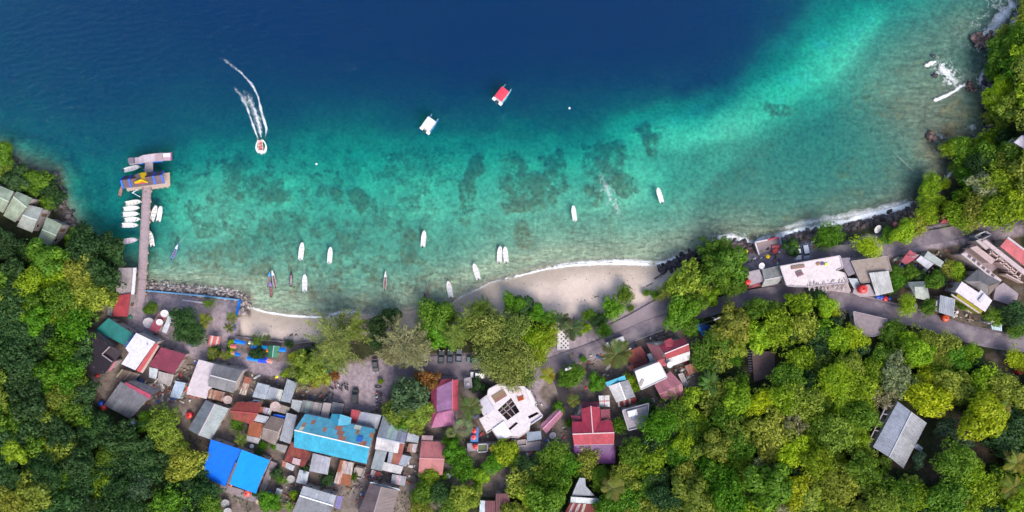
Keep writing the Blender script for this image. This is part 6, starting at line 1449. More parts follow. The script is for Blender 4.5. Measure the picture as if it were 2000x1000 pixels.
palm(880, 845, 12, 5, (.16, .19, .06), 'smaller silvery fan palm above the vivid green tree', nf=20, kind='fan')
palm(1388, 748, 24, 4, (.08, .17, .03), 'banana plant with the largest leaves by the pink roof', nf=16, kind='banana')
palm(1403, 715, 16, 3.5, (.07, .16, .03), 'banana plant higher up behind the brick shed', nf=12, kind='banana')
palm(1402, 760, 15, 3.5, (.08, .17, .03), 'smaller banana plant at the edge of the wood', nf=12, kind='banana')
palm(1380, 770, 13, 3.5, (.09, .18, .03), 'lowest banana plant near the yellow-green bush', nf=11, kind='banana')
palm(566, 988, 11, 3, (.14, .22, .02), 'bright banana plant beside the white roofed house', nf=11, kind='banana')
palm(556, 940, 8, 2.5, (.12, .20, .02), 'banana plant beside the round concrete well', nf=9, kind='banana')


def bare_tree(px, py, r, h, label, seed, mat=M_BARKP):
    g = random.Random(seed); rm = r * S
    x, y, z = stand(px, py, h)
    root = empty('bare_tree', (x, y, z))
    m = MB(); m.tube([(0, 0, -.3), (.05, 0, h * .6)], [.16, .10], 6); m.build('trunk', M_BARKP, root)
    for k in range(9):
        mm = MB()
        a = 2 * math.pi * k / 9 + g.uniform(-.3, .3)
        p0 = Vector((.05, 0, h * g.uniform(.4, .6))); d = Vector((math.cos(a), math.sin(a), g.uniform(.2, .7)))
        p1 = p0 + d * rm * .55; p2 = p0 + d * rm + Vector((0, 0, -.1))
        mm.tube([p0, p1, p2], [.07, .05, .02], 4)
        for q in range(6):
            t = g.uniform(.3, 1); b_ = p0 + d * rm * t; a2 = a + g.choice((-1, 1)) * g.uniform(.4, 1.0)
            mm.tube([b_, b_ + Vector((math.cos(a2), math.sin(a2), g.uniform(0, .5))) * rm * .4], [.035, .012], 3)
        mm.build('branch', mat, root)
    tag(root, label, 'tree', 'leafless trees')


bare_tree(1233, 853, 15, 3.5, 'leafless pale tree below the small concrete roof terrace', 1)
bare_tree(590, 722, 26, 5, 'leafless grey tree at the edge of the car park', 2)
bare_tree(1640, 605, 16, 4, 'leafless grey tree at the roadside bend', 3)
bare_tree(1520, 996, 18, 7, 'leafless white branched tree at the bottom of the wood', 4)
bare_tree(1785, 690, 16, 8, 'leafless twiggy tree poking out of the wood below the curving road', 5)
bare_tree(1545, 838, 18, 8, 'leafless twigs standing in the big olive tree crown', 6)

# --- undergrowth between the trees
g = np.random.default_rng(5)
n = 150000
ux = g.uniform(-160, 2160, n); uy = g.uniform(-60, 1120, n)
ok = np.zeros(n, bool)
for poly in WOODS: ok |= in_poly(ux, uy, poly)
for poly in KEEP_OUT: ok &= ~in_poly(ux, uy, poly)
ok &= _bil(SD, GX0, GY0, GST, ux, uy) > 8
grow = in_poly(ux, uy, [(300, 800), (460, 820), (640, 930), (800, 960), (1000, 880), (1100, 880), (1110, 1000), (400, 1010)]) & (fbm(ux, uy, 34, 80, 3) > .50)
ok |= grow & (g.random(n) < .55)
ux, uy = ux[ok], uy[ok]
uz = Zp(ux, uy); k_ = S * (H - uz) / H
hh = g.random(len(ux)) ** 2 * 1.6 * (.3 + fbm(ux, uy, 30, 83, 2)) + .05
c = np.stack([(ux - 1000) * k_, (500 - uy) * k_, uz + hh], 1)
nr = g.normal(size=c.shape) * .5 + [0, 0, 1]; nr /= np.linalg.norm(nr, axis=1, keepdims=True)
s_ = g.uniform(.18, .42, len(c))
V = quads_from(c, nr, s_, s_ * .6, g)
tt = np.clip(fbm(ux, uy, 24, 86, 3) * .8 + .1 * g.normal(size=len(c)), 0, 1)
tag(link('undergrowth', finish('undergrowth', V, tt, M_LEAF), None, (.075, .14, .028)), 'dense low green undergrowth covering the ground between the trees', 'undergrowth', kind='stuff')
print('TREES', len(TREES))
# ------------------------------------------------------------------ boats
def boat_w(t, pointed):
    if pointed: return (.62 + .38 * min(1, t / .35)) if t < .35 else max(.02, (1 - ((t - .35) / .65) ** 1.5))
    return (.88 + .12 * min(1, t / .4)) if t < .5 else max(.05, (1 - ((t - .5) / .5) ** 2.4) ** .62)


def hull_parts(L, W, Ht, pointed, nst=15, rim=.10, floor=.28, sheer=.25):
    """outer hull with rolled rim, inner floor; bow towards +y, waterline at z=0"""
    out, inn = MB(), MB()
    ts = [i / (nst - 1) for i in range(nst)]
    def ring(t):
        w = boat_w(t, pointed) * W / 2; y = (t - .5) * L; zt = Ht + sheer * max(0, t - .4) ** 2 * 2.2
        return w, y, zt
    vs = []; 
    for t in ts:
        w, y, zt = ring(t); wi = max(w - rim, .01)
        yo = y - (.0 if t < .97 else 0)
        vs += [(0, y - .12 * L * max(0, t - .7), -.35), (-w * .62, y - .05 * L * max(0, t - .7), -.2), (-w, y, zt), (-wi, y - (rim if t > .9 else 0), zt + .015), (-wi * .93, y - (rim if t > .9 else 0), floor),
               (wi * .93, y - (rim if t > .9 else 0), floor), (wi, y - (rim if t > .9 else 0), zt + .015), (w, y, zt), (w * .62, y - .05 * L * max(0, t - .7), -.2)]
    n = 9; fs = []
    for i in range(nst - 1):
        for k in range(n):
            if k == 4: continue
            a, b_ = i * n + k, i * n + (k + 1) % n
            fs.append((a, b_, b_ + n, a + n))
    fs.append(tuple(range(0, n))[::-1])
    out.add(vs, fs, False)
    fv = []
    for t in ts[:-1]:
        w, y, zt = ring(t); wi = max(w - rim, .01) * .95
        fv += [(-wi, y + .02, floor), (wi, y + .02, floor)]
    inn.add(fv, [(2 * i, 2 * i + 1, 2 * i + 3, 2 * i + 2) for i in range(nst - 2)])
    return out, inn


def px_place(root, bow, stern, z=0.0):
    a, b_ = Wp(*bow, z), Wp(*stern, z); d = a - b_
    root.location = (a + b_) / 2; root.rotation_euler = (0, 0, math.atan2(d.y, d.x) - math.pi / 2)
    return d.length


ho, hi = hull_parts(5.1, 1.55, .55, False)
SK_H, SK_F = ho.mesh('hull', M_PLAST), hi.mesh('floor', M_PLAST)
m = MB(); m.box((0, 0, 0), (1.22, .32, .10)); SK_B = m.mesh('bench', M_PLAST)
m = MB(); vs = [(-.5, 1.15, .60), (.5, 1.15, .60), (.34, 1.9, .66), (-.34, 1.9, .66), (0, 2.25, .70)]; m.add(vs, [(0, 1, 2, 3), (3, 2, 4)]); m.add([(x, y, z - .06) for x, y, z in vs], [(3, 2, 1, 0), (4, 2, 3)]); SK_D = m.mesh('foredeck', M_PLAST)
m = MB(); m.box((0, -2.62, .72), (.36, .48, .40)); m.box((0, -2.66, .2), (.14, .18, .8)); m.box((0, -2.40, .62), (.10, .35, .06)); SK_E = m.mesh('outboard_engine', M_PLAST)
m = MB(); m.box((.12, 1.45, .68), (.36, .30, .06)); SK_HT = m.mesh('hatch', M_PLAST)
SG = 'white open motor boats'


def skiff(bow, stern, label, k=0, tone=(.78, .77, .77), inner=(.66, .64, .64), hatch=None, benches=3, s_w=1.0):
    root = empty('motor_boat'); L = px_place(root, bow, stern, .4)
    root.location.z = 0.0
    s = L / 5.1; root.scale = (s * s_w, s, 1.0)
    link('hull', SK_H, root, tone); link('floor', SK_F, root, inner); link('foredeck', SK_D, root, tone)
    for i in range(benches): link('bench', SK_B, root, tuple(v * .95 for v in tone), (0, -1.5 + 1.1 * i, .48))
    link('outboard_engine', SK_E, root, (.05, .05, .06) if k % 3 else (.45, .45, .47))
    if hatch: link('hatch', SK_HT, root, hatch)
    tag(root, label, 'boat', SG); return root


skiff((591, 473), (587, 507), 'white motor boat on clear water above another one joined by a long rope'); skiff((646, 482), (643.5, 514), 'white motor boat with a brown bow patch, moored alone', hatch=(.45, .22, .14)); skiff((595.5, 535), (595.5, 569), 'white motor boat closest to the small western beach')
skiff((829, 450), (826, 482), 'white motor boat moored alone over the dark reef in mid bay', 1); skiff((875, 548), (881, 581), 'white motor boat at the shallows beside the slim canoes', 2, hatch=(.4, .12, .12)); skiff((925, 514), (935, 546), 'white motor boat tilted off the end of the wide beach', 1, hatch=(.3, .28, .28))
skiff((977, 480), (975, 513), 'white motor boat with a dark hatch, left of the lashed pair in the shallows', 1, hatch=(.12, .12, .13)); skiff((986, 481), (989, 513), 'white motor boat, right of the lashed pair in the shallows', 2); skiff((1119, 401), (1123, 431), 'white motor boat moored in the sandy gap between reefs', 3, inner=(.76, .74, .75)); skiff((1284, 366), (1293, 396), 'white motor boat farthest east in the bay', 1, inner=(.76, .74, .75))
skiff((276.7, 393), (245, 398), 'white motor boat with a dark floor, topmost in the row at the jetty', 1, hatch=(.2, .2, .22), inner=(.58, .55, .5)); skiff((273, 405), (241, 409), 'white motor boat second from top in the row at the jetty', 2, inner=(.74, .72, .7)); skiff((272, 417), (239.6, 419.5), 'white motor boat in the middle of the row of five at the jetty', 1); skiff((274.6, 427.6), (243, 430), 'white motor boat with a dark bow hatch, second from bottom in the jetty row', 2, hatch=(.15, .15, .16)); skiff((270.4, 439.5), (238, 440), 'white motor boat lowest in the row of five at the jetty', 1, hatch=(.25, .23, .22))
skiff((269, 467.5), (234.7, 473), 'lilac-grey motor boat alone below the row at the jetty', 1, (.60, .53, .62), (.46, .40, .48)); skiff((274, 325), (242, 333), 'white motor boat between the landing stage and the jetty shelter', 2); skiff((305.7, 401), (296, 432), 'white motor boat with a dark hatch, left of the lashed pair right of the jetty', 1, hatch=(.2, .2, .2), inner=(.7, .62, .62)); skiff((315, 402), (309.6, 432.5), 'white motor boat, right of the lashed pair right of the jetty', 2, inner=(.7, .66, .66)); skiff((292.8, 450.7), (298.4, 481), 'white motor boat tied up close to the jetty on its right side', 1)

ho, hi = hull_parts(5.4, 1.0, .5, True, rim=.09, floor=.15, sheer=.5)
CN_H, CN_F = ho.mesh('hull', M_CLEAN), hi.mesh('floor', M_WOOD)
m = MB(); m.box((0, 0, 0), (.82, .20, .06)); CN_B = m.mesh('thwart', M_WOOD)
m = MB(); m.box((0, -2.78, .45), (.22, .35, .3)); m.box((0, -2.8, .1), (.09, .1, .7)); CN_E = m.mesh('tail_engine', M_CLEAN)
m = MB(); m.add([(-.42, 1.0, .60), (.42, 1.0, .60), (.02, 2.6, 1.0), (-.02, 2.6, 1.0)], [(0, 1, 2, 3)]); m.add([(-.42, 1.0, .55), (.42, 1.0, .55), (.02, 2.6, .95), (-.02, 2.6, .95)], [(3, 2, 1, 0)]); CN_D = m.mesh('foredeck', M_CLEAN)


def canoe(bow, stern, label, col, inner, deck=None, w=1.0):
    root = empty('wooden_canoe'); L = px_place(root, bow, stern, .4); root.location.z = .02
    root.scale = (w, L / 5.4, 1)
    link('hull', CN_H, root, col); link('floor', CN_F, root, inner); link('tail_engine', CN_E, root, (.06, .05, .05))
    for i in range(5): link('thwart', CN_B, root, tuple(v * rng.uniform(.7, 1.5) for v in inner), (0, -1.9 + .72 * i, .42)).scale = (.9 - .08 * max(0, i - 2), 1, 1)
    if deck: link('foredeck', CN_D, root, deck)
    tag(root, label, 'canoe', 'slim wooden canoes'); return root


canoe((348.8, 476.6), (335, 506.7), 'slim white and blue canoe moored right of the jetty', (.16, .33, .66), (.22, .17, .22), (.72, .72, .75)); canoe((753.5, 529), (751.5, 566), 'slim white wooden canoe with white bench, moored alone', (.66, .66, .68), (.26, .18, .17), (.74, .74, .76)); canoe((528, 530), (523, 559), 'canoe with bright blue bow, left in the cluster of three', (.38, .35, .36), (.27, .18, .16), (.02, .30, .75)); canoe((532, 527), (538, 561), 'white bowed canoe, right in the cluster of three', (.60, .58, .57), (.24, .13, .15), (.72, .71, .72)); canoe((529.4, 549), (529.4, 580), 'brown canoe with violet bow, lowest in the cluster of three', (.22, .15, .14), (.28, .15, .17), (.22, .17, .50)); canoe((569, 530), (568, 559), 'black canoe with pale floor right of the canoe cluster', (.05, .045, .05), (.40, .30, .33)); canoe((834, 553), (838.5, 590), 'long weathered canoe reaching under the beach trees', (.42, .38, .34), (.26, .18, .14), w=.95); canoe((829, 573), (830, 593), 'short red and blue canoe beside the weathered one', (.30, .06, .07), (.03, .14, .50), w=.7); canoe((239, 362), (233, 383), 'small brown wooden skiff tied to the left end of the jetty shelter', (.34, .22, .18), (.40, .26, .20))


def tour_boat(bow, stern, roofq, col, roofc, label):
    root = empty('tour_boat'); L = px_place(root, bow, stern, .5); root.location.z = 0
    for s in (-1, 1):
        o_, i_ = hull_parts(L, 1.0, .7, True, rim=.12, floor=.5); o = o_.build('hull', M_PLAST, root, col); o.location = (s * 1.15, 0, 0); i2 = i_.build('side_deck', M_PLAST, root, tuple(v * .9 for v in col)); i2.location = (s * 1.15, 0, .05)
        MB().box((s * 1.15, -L / 2 + .35, .75), (1.05, .9, .3)).build('stern_platform', M_PLAST, root, (.78, .76, .78))
        MB().tube([(s * 1.1, L * .36, .9), (s * 1.1, L * .52, 1.35)], .06, 6).build('bow_post', M_METAL, root)
    MB().box((0, -.3, .72), (2.6, L * .72, .14)).build('deck', M_PLAST, root, (.42, .40, .40))
    MB().box((0, -L / 2 - .1, .5), (.4, .5, .7)).build('outboard_engine', M_PLAST, root, (.07, .07, .08))
    m = MB(); W_, Lr = 2.6, L * .62; n = 7
    vs = []
    for i in range(n):
        u = i / (n - 1) * 2 - 1; vs += [(u * W_ / 2, -Lr / 2 - .25, 2.45 + .18 * (1 - u * u)), (u * W_ / 2, Lr / 2 - .25, 2.45 + .18 * (1 - u * u))]
    m.add(vs, [(2 * i, 2 * i + 2, 2 * i + 3, 2 * i + 1) for i in range(n - 1)]); m.box((0, -.25, 2.38), (W_ + .08, Lr + .08, .1)); m.build('canopy', M_TARP, root, roofc)
    MB().box((0, -Lr / 2 - .27, 2.36), (W_ + .1, .1, .22)).build('canopy_trim', M_CLEAN, root, (.35, .06, .12))
    for sx in (-1, 1):
        for y in (-Lr / 2, 0, Lr / 2 - .5): MB().tube([(sx * 1.2, y, .7), (sx * 1.2, y, 2.4)], .04, 5).build('canopy_post', M_METAL, root)
        MB().box((sx * .9, -.3, 1.0), (.4, Lr * .8, .4)).build('bench', M_PLAST, root, (.55, .5, .48))
    tag(root, label, 'tour boat', 'covered tour boats at anchor')


tour_boat((850, 228), (829, 257), None, (.05, .28, .66), (.72, .68, .70), 'blue twin-hulled tour boat with a white canopy at anchor'); tour_boat((993, 170), (970, 200), None, (.12, .52, .66), (.66, .05, .09), 'turquoise twin-hulled tour boat with a red canopy on deep water')
root = empty('speedboat'); L = px_place(root, (511, 302), (508, 273), .4); root.location.z = .12
link('hull', SK_H, root, (.78, .72, .70)); link('floor', SK_F, root, (.62, .40, .36)); root.scale = (1.0, L / 5.1, 1.2); link('foredeck', SK_D, root, (.74, .70, .70)); link('outboard_engine', SK_E, root, (.06, .06, .07))
for x, y, c in ((-.3, -1.2, (.5, .06, .05)), (.3, -.9, (.55, .25, .2)), (-.3, -.2, (.55, .12, .06)), (.3, .1, (.5, .06, .07)), (-.25, .8, (.5, .08, .10)), (.28, .95, (.45, .2, .16))): MB().box((x, y, .5), (.42, .42, .35)).build('seat', M_PLAST, root, c)
tag(root, 'white speedboat with red seats racing towards the bay in front of its wake', 'speedboat')
# mooring ropes
def rope(a, b_, za, zb, label):
    P0, P1 = Wp(*a, za), Wp(*b_, zb); pts = [P0.lerp(P1, t) - Vector((0, 0, .0)) for t in (0, .25, .5, .75, 1)]
    m = MB(); m.tube(pts, .035, 4); tag(m.build('mooring_rope', mat_rope), label, 'rope', 'mooring ropes')
mat_rope = mat_plain('rope_fibre', (.55, .55, .48), .9)
rope((593, 507), (594.5, 536), .6, .6, 'thin rope between two white boats'); rope((591, 569), (589, 622), .5, 1.0, 'thin rope from the lower white boat to the small beach'); rope((349, 476), (360, 462), .8, .05, 'thin rope from the bow of the blue and white canoe'); rope((1745, 297), (1785, 335), .05, .05, 'thin line lying on the water off the eastern cove'); rope((275, 325), (282, 334), .7, 1.9, 'short rope from white boat to the landing stage connector')
# ------------------------------------------------------------------ vehicles
def car_meshes(kind):
    L, W_ = {'car': (4.1, 1.75), 'van': (4.4, 1.8), 'suv': (4.3, 1.8), 'truck': (5.4, 1.9)}[kind]
    b = MB(); 
    def loft(secs):
        vs = []; n = 8
        for y, w, z0, z1, wt in secs: vs += [(-w, y, z0), (-w, y, z0 + (z1 - z0) * .55), (-w * .96, y, z1 - .05), (-wt, y, z1), (wt, y, z1), (w * .96, y, z1 - .05), (w, y, z0 + (z1 - z0) * .55), (w, y, z0)]
        fs = []
        for i in range(len(secs) - 1):
            for k in range(n): fs.append((i * n + k, i * n + (k + 1) % n, (i + 1) * n + (k + 1) % n, (i + 1) * n + k))
        fs += [tuple(range(n))[::-1], tuple((len(secs) - 1) * n + k for k in range(n))]
        return vs, [f[::-1] for f in fs]
    h = W_ / 2
    if kind == 'car': secs = [(-L / 2, h * .86, .35, .72, h * .8), (-L / 2 + .12, h * .95, .25, .88, h * .85), (-L * .1, h, .25, .92, h * .88), (L * .18, h, .25, .90, h * .86), (L / 2 - .25, h * .94, .25, .74, h * .82), (L / 2, h * .78, .35, .60, h * .7)]; cab = (-L * .40, L * .20, -L * .26, L * .05, 1.42)
    else: secs = [(-L / 2, h * .92, .35, 1.0, h * .88), (-L / 2 + .1, h, .3, 1.08, h * .92), (L * .2, h, .3, 1.08, h * .92), (L / 2 - .25, h * .95, .3, .98, h * .85), (L / 2, h * .82, .4, .75, h * .72)]; cab = (-L * .47, L * .28, -L * .42, L * .14, 1.85) if kind != 'truck' else (L * .05, L * .36, L * .10, L * .28, 1.85)
    b.add(*loft(secs)); body = b.mesh('body', M_PLAST)
    y0, y1, t0, t1, zt = cab; zb = .86 if kind == 'car' else 1.04; wb, wt = h * .88, h * .70 if kind == 'car' else h * .78
    g_ = MB(); vs = [(-wb, y0, zb), (wb, y0, zb), (wb, y1, zb), (-wb, y1, zb), (-wt, t0, zt - .04), (wt, t0, zt - .04), (wt, t1, zt - .04), (-wt, t1, zt - .04)]
    g_.add(vs, [(0, 1, 5, 4), (1, 2, 6, 5), (2, 3, 7, 6), (3, 0, 4, 7), (4, 5, 6, 7)])
    r = MB(); r.box((0, (t0 + t1) / 2, zt - .01), (wt * 2 - .02, t1 - t0 - .02, .07))
    w = MB(); w.tube([(-.10, 0, 0), (.10, 0, 0)], .31, 12, True, False)
    hl = MB(); hl.box((0, 0, 0), (.34, .10, .16))
    bed = None
    if kind == 'truck': bed = MB(); bed.box((0, -L * .24, 1.12), (1.9, L * .5, .08)); [bed.box((sx * .93, -L * .24, 1.28), (.06, L * .5, .4)) for sx in (-1, 1)]; bed = bed.mesh('load_bed', M_PLAST)
    return dict(body=body, glass=g_.mesh('windows', M_GLASS), roof=r.mesh('roof_panel', M_PLAST), wheel=w.mesh('wheel', M_DARK), lamp=hl.mesh('headlight', M_PLAST), L=L, W=W_, bed=bed)


CARS = {k: car_meshes(k) for k in ('car', 'van', 'suv', 'truck')}


def car(kind, front, rear, col, label, name='parked_car', cat='car', dz=.1):
    c = CARS[kind]; root = empty(name); x, y = (front[0] + rear[0]) / 2, (front[1] + rear[1]) / 2
    z = float(Zp(x, y)) + dz
    px_place(root, front, rear, z)
    link('body', c['body'], root, col); link('windows', c['glass'], root); link('roof_panel', c['roof'], root, tuple(min(.8, v * 1.05) for v in col))
    if c['bed']: link('load_bed', c['bed'], root, (.5, .5, .5))
    for sx in (-1, 1):
        for sy in (-.30, .31): link('wheel', c['wheel'], root, None, (sx * (c['W'] / 2 - .10), sy * c['L'], .31))
        link('headlight', c['lamp'], root, (.8, .8, .78), (sx * c['W'] * .33, c['L'] / 2 - .06, .66))
        link('tail_light', c['lamp'], root, (.35, .02, .02), (sx * c['W'] * .35, -c['L'] / 2 + .03, .68))
    tag(root, label, cat, 'parked vehicles')


car('suv', (696, 759), (694, 786), (.025, .027, .03), 'black car parked alone in the middle of the dirt lot'); car('car', (735, 724), (733, 702), (.06, .06, .065), 'black car half under the pale casuarina tree'); car('van', (830, 712), (830, 686), (.46, .43, .34), 'beige van at the edge of the pale casuarina tree', 'parked_van', 'van')
car('car', (863, 687), (862, 708), (.05, .055, .065), 'dark car, leftmost of three in the row under the vivid green tree'); car('car', (880, 687), (879.5, 707), (.045, .05, .07), 'dark blue car, middle of three in the row under the trees'); car('car', (897.5, 684), (896, 707), (.11, .12, .16), 'slate grey car, rightmost of three in the row under the trees'); car('van', (913, 702), (940, 702), (.10, .15, .14), 'dark green van half hidden under the huge green trees', 'parked_van', 'van')
car('suv', (920, 731), (946, 732), (.74, .73, .75), 'white car at the edge of the huge green trees above the kiosk'); car('truck', (1186, 674), (1216, 662), (.74, .73, .74), 'white pickup truck at the roadside under the large coconut palm', 'pickup_truck', 'truck', .25); car('car', (1558, 503), (1555, 484), (.70, .69, .69), 'white car parked beside the small dark tree on the upper road'); car('van', (1573, 503), (1568, 479), (.30, .33, .42), 'silver-blue van parked beside the white car on the upper road', 'parked_van', 'van')
m = MB(); m.tube([(-.06, 0, 0), (.06, 0, 0)], .28, 10, True, False); BW = m.mesh('wheel', M_DARK)
m = MB(); m.box((0, .1, .62), (.30, .9, .28)); m.box((0, .55, .75), (.24, .25, .4)); BB = m.mesh('body', M_PLAST)
m = MB(); m.box((0, -.28, .82), (.26, .72, .12)); BS = m.mesh('seat', M_DARK)
m = MB(); m.tube([(-.34, .52, 1.02), (0, .6, 1.0), (.34, .52, 1.02)], .03, 5); BH = m.mesh('handlebar', M_METAL)


def bike(px, py, ang, col, label):
    p = G(px, py, .06); root = empty('motorbike', p, R(ang))
    link('wheel', BW, root, None, (0, .62, .28)); link('wheel', BW, root, None, (0, -.6, .28)); link('body', BB, root, col); link('seat', BS, root); link('handlebar', BH, root); root.scale = (1.15, 1.15, 1.1)
    tag(root, label, 'motorbike', 'parked motorbikes')


DKB = [(.03, .03, .035), (.25, .03, .03), (.5, .5, .52), (.05, .05, .15), (.02, .02, .02)]
k = 0
for grp, pts in (('in the row at the top of the dirt lot', [(647, 756, 60), (656, 753, 10), (663, 754, 20), (669, 757, -10), (675, 754, 15), (680, 756, 0)]), ('in the dark row left of the dirt lot', [(629, 774, 10), (637, 777, 160), (643, 771, 150), (650, 774, 165)]), ('in the row along the right of the dirt lot', [(739, 756, 90), (741, 767, 80), (740, 774, 100), (741, 781, 85), (740, 788, 80), (742, 794, 95), (738, 798, 110)]), ('on the roadside in front of the red roofed house', [(1270, 663, 10), (1281, 659, 5), (1241, 673, 20), (1298, 651, 0)]), ('beside the yellow parasol on the roadside', [(1512, 505, 160), (1518, 512, 150), (1448, 503, 70), (1456, 508, 40)])):
    for i, (x, y, a) in enumerate(pts):
        w = ['first', 'second', 'third', 'fourth', 'fifth', 'sixth', 'seventh'][i]
        bike(x, y, a, DKB[k % 5], f'motorbike {grp}, {w} from the ' + ('left' if 'along the right' not in grp else 'top')); k += 1
# ------------------------------------------------------------------ water tanks, dishes
def tank(px, py, r, col, label, h0=0.0, hh=None, z=None):
    rm = r * S; hh = hh or rm * 1.7
    zz = (float(Zp(px, py)) if z is None else z) + h0; p = Wp(px, py, zz + hh) - Vector((0, 0, hh))
    root = empty('water_tank', p)
    prof = [(rm, 0)]
    for i in range(5): z0 = hh * .8 * i / 5; prof += [(rm, z0 + .02), (rm * .96, z0 + hh * .08), (rm, z0 + hh * .15)]
    prof += [(rm * .96, hh * .82), (rm * .7, hh * .93), (rm * .32, hh), (rm * .02, hh)]
    MB().lathe(prof, 18).build('body', M_PLAST, root, col)
    MB().lathe([(rm * .30, hh), (rm * .30, hh + .10), (rm * .05, hh + .13), (0, hh + .13)], 14).build('lid', M_PLAST, root, tuple(v * .55 for v in col))
    if h0 > .5 and z is None:
        pass
    tag(root, label, 'water tank', 'round plastic water tanks')


TR, TO, TB = (.62, .035, .035), (.62, .08, .02), (.015, .07, .45)
tank(188, 734, 3.2, TR, 'small red water tank at the corner of the black flat roof'); tank(195, 789, 4.6, TB, 'blue water tank beside a red one at the wood edge'); tank(199.5, 797, 5, TR, 'red water tank beside a blue one at the wood edge'); tank(368, 812, 6, TR, 'red water tank left of the blue-grey gabled house'); tank(255, 831, 8, (.36, .42, .45), 'large grey-green water tank in the shrubs below the dark grey roof'); tank(481, 965, 6.5, (.62, .10, .09), 'red water tank on the terrace below the blue tarpaulin hall', .35)
tank(926, 842, 4.8, TR, 'red water tank, upper one on the blue steel tower', 3.0); tank(925, 855, 5.2, (.62, .09, .10), 'faded red water tank, lower one on the blue steel tower', 3.0); tank(928, 873, 4.8, TR, 'red water tank left of the green pool on the platform', 2.2); tank(959, 876, 4.2, (.5, .04, .06), 'red water tank right of the green pool on the platform', 2.2)
tank(1462, 551, 5.2, TR, 'red water tank on the small pale shop at the junction', 3.6); tank(1688, 565, 8, TR, 'large red water tank on the pale platform above the curving road', 2.6); tank(1849, 622, 6.4, TO, 'orange water tank at the curving road below the blue-grey roof'); tank(1716, 580, 4, TB, 'blue barrel, left in the row beside the curving road'); tank(1723, 581, 4, TB, 'blue barrel, second in the row beside the curving road'); tank(1731, 584, 4.6, TR, 'red barrel in the row beside the curving road'); tank(1739, 583, 4, (.02, .05, .25), 'dark blue barrel, right in the row beside the curving road'); tank(253, 620, 3, (.02, .25, .15), 'small green barrel at the corner of the red jetty roof'); tank(1340, 708, 3, TR, 'small red barrel at the corner of the red house with white lower roof'); tank(450, 948, 3, TO, 'small orange barrel at the lower edge of the blue tarpaulin hall'); tank(1995, 726, 6, TR, 'red tank at the eastern edge below the road'); tank(507, 787, 3.6, (.7, .7, .7), 'small white tank inside the open square cistern', 1.2)


def dish(px, py, r, h, label, col=(.55, .53, .52), tilt=(.25, 60), z=None):
    rm = r * S; zz = float(Zp(px, py)) if z is None else z
    p = Wp(px, py, zz + h) - Vector((0, 0, h)); root = empty('satellite_dish', p)
    m = MB(); prof = [(.02, 0), (rm * .35, .03 * rm), (rm * .7, .13 * rm), (rm, .28 * rm)]; m.lathe(prof, 20); m.lathe([(a, b_ - .04) for a, b_ in prof[::-1]], 20); m.lathe([(rm, .28 * rm), (rm * 1.03, .27 * rm), (rm, .28 * rm - .05)], 20)
    d = m.build('reflector', M_CLEAN, root, col, (0, 0, h)); d.rotation_euler = (tilt[0], 0, R(tilt[1]))
    m = MB(); m.tube([(0, 0, .02), (0, 0, rm * .75)], .03, 5); m.box((0, 0, rm * .75), (.14, .14, .14)); f = m.build('feed_horn', M_METAL, root, None, (0, 0, h)); f.rotation_euler = d.rotation_euler
    for k in range(4):
        a = k * math.pi / 2; s = MB(); s.tube([(math.cos(a) * rm * .95, math.sin(a) * rm * .95, .26 * rm), (0, 0, rm * .72)], .018, 4); q = s.build('strut', M_METAL, root, None, (0, 0, h)); q.rotation_euler = d.rotation_euler
    MB().tube([(0, 0, -.3), (0, 0, h + .02)], .07, 6).build('stand', M_METAL, root)
    tag(root, label, 'satellite dish', 'large satellite dishes')


dish(322, 612, 7, 3.8, 'white satellite dish, upper one on the red roofed plaza shop', (.66, .64, .64)); dish(312, 629, 6, 3.8, 'white satellite dish, lower one on the red roofed plaza shop', (.66, .64, .64)); dish(291, 630, 10, 2.0, 'largest pale satellite dish left of the red roofed plaza shop', (.46, .42, .44)); dish(538, 793, 9.5, 3.2, 'round rust-brown mesh dish among the tin roofs', (.40, .30, .29)); dish(445, 780, 8, 4.0, 'round brown mesh dish on the plank roof of the concrete house', (.36, .27, .25)); dish(492, 871, 4, 1.4, 'small white dish above the blue tarpaulin hall', (.7, .7, .72)); dish(568, 935, 7.5, 1.0, 'round grey mesh dish in the garden right of the blue tarpaulin hall', (.40, .38, .37)); dish(440, 982, 7.5, 1.0, 'round grey mesh dish below the blue tarpaulin hall, upper of two', (.32, .32, .34)); dish(445, 998, 7, 1.0, 'round grey mesh dish at the bottom edge, lower of two', (.36, .36, .36))
dish(505, 980, 5, 1.0, 'tan round dish right of the red tank on the terrace', (.46, .33, .26)); dish(1079, 850, 6.5, 1.2, 'pale round dish below the long pink shed', (.56, .50, .56)); dish(1255, 781, 6.5, 1.4, 'grey mesh dish, left of two below the clean white roof', (.36, .34, .36)); dish(1273, 783, 6, 1.4, 'grey mesh dish, right of two below the clean white roof', (.36, .33, .36)); dish(876, 929, 5, 1.4, 'small white dish among trees below the salmon pink house', (.72, .71, .74)); dish(1487, 519, 6, 4.4, 'white dish above the pale shop at the junction', (.62, .60, .60)); dish(1713, 447, 8, 2.2, 'white dish beside the rocky shore above the yellow-green tree', (.74, .70, .69), (.5, 40)); dish(1308, 712, 6, 4.6, 'white dish on the white lower roof of the red house', (.70, .69, .70)); dish(1788, 597, 4, 1.2, 'small pale dish in the shrubs beside the curving road', (.45, .5, .52))
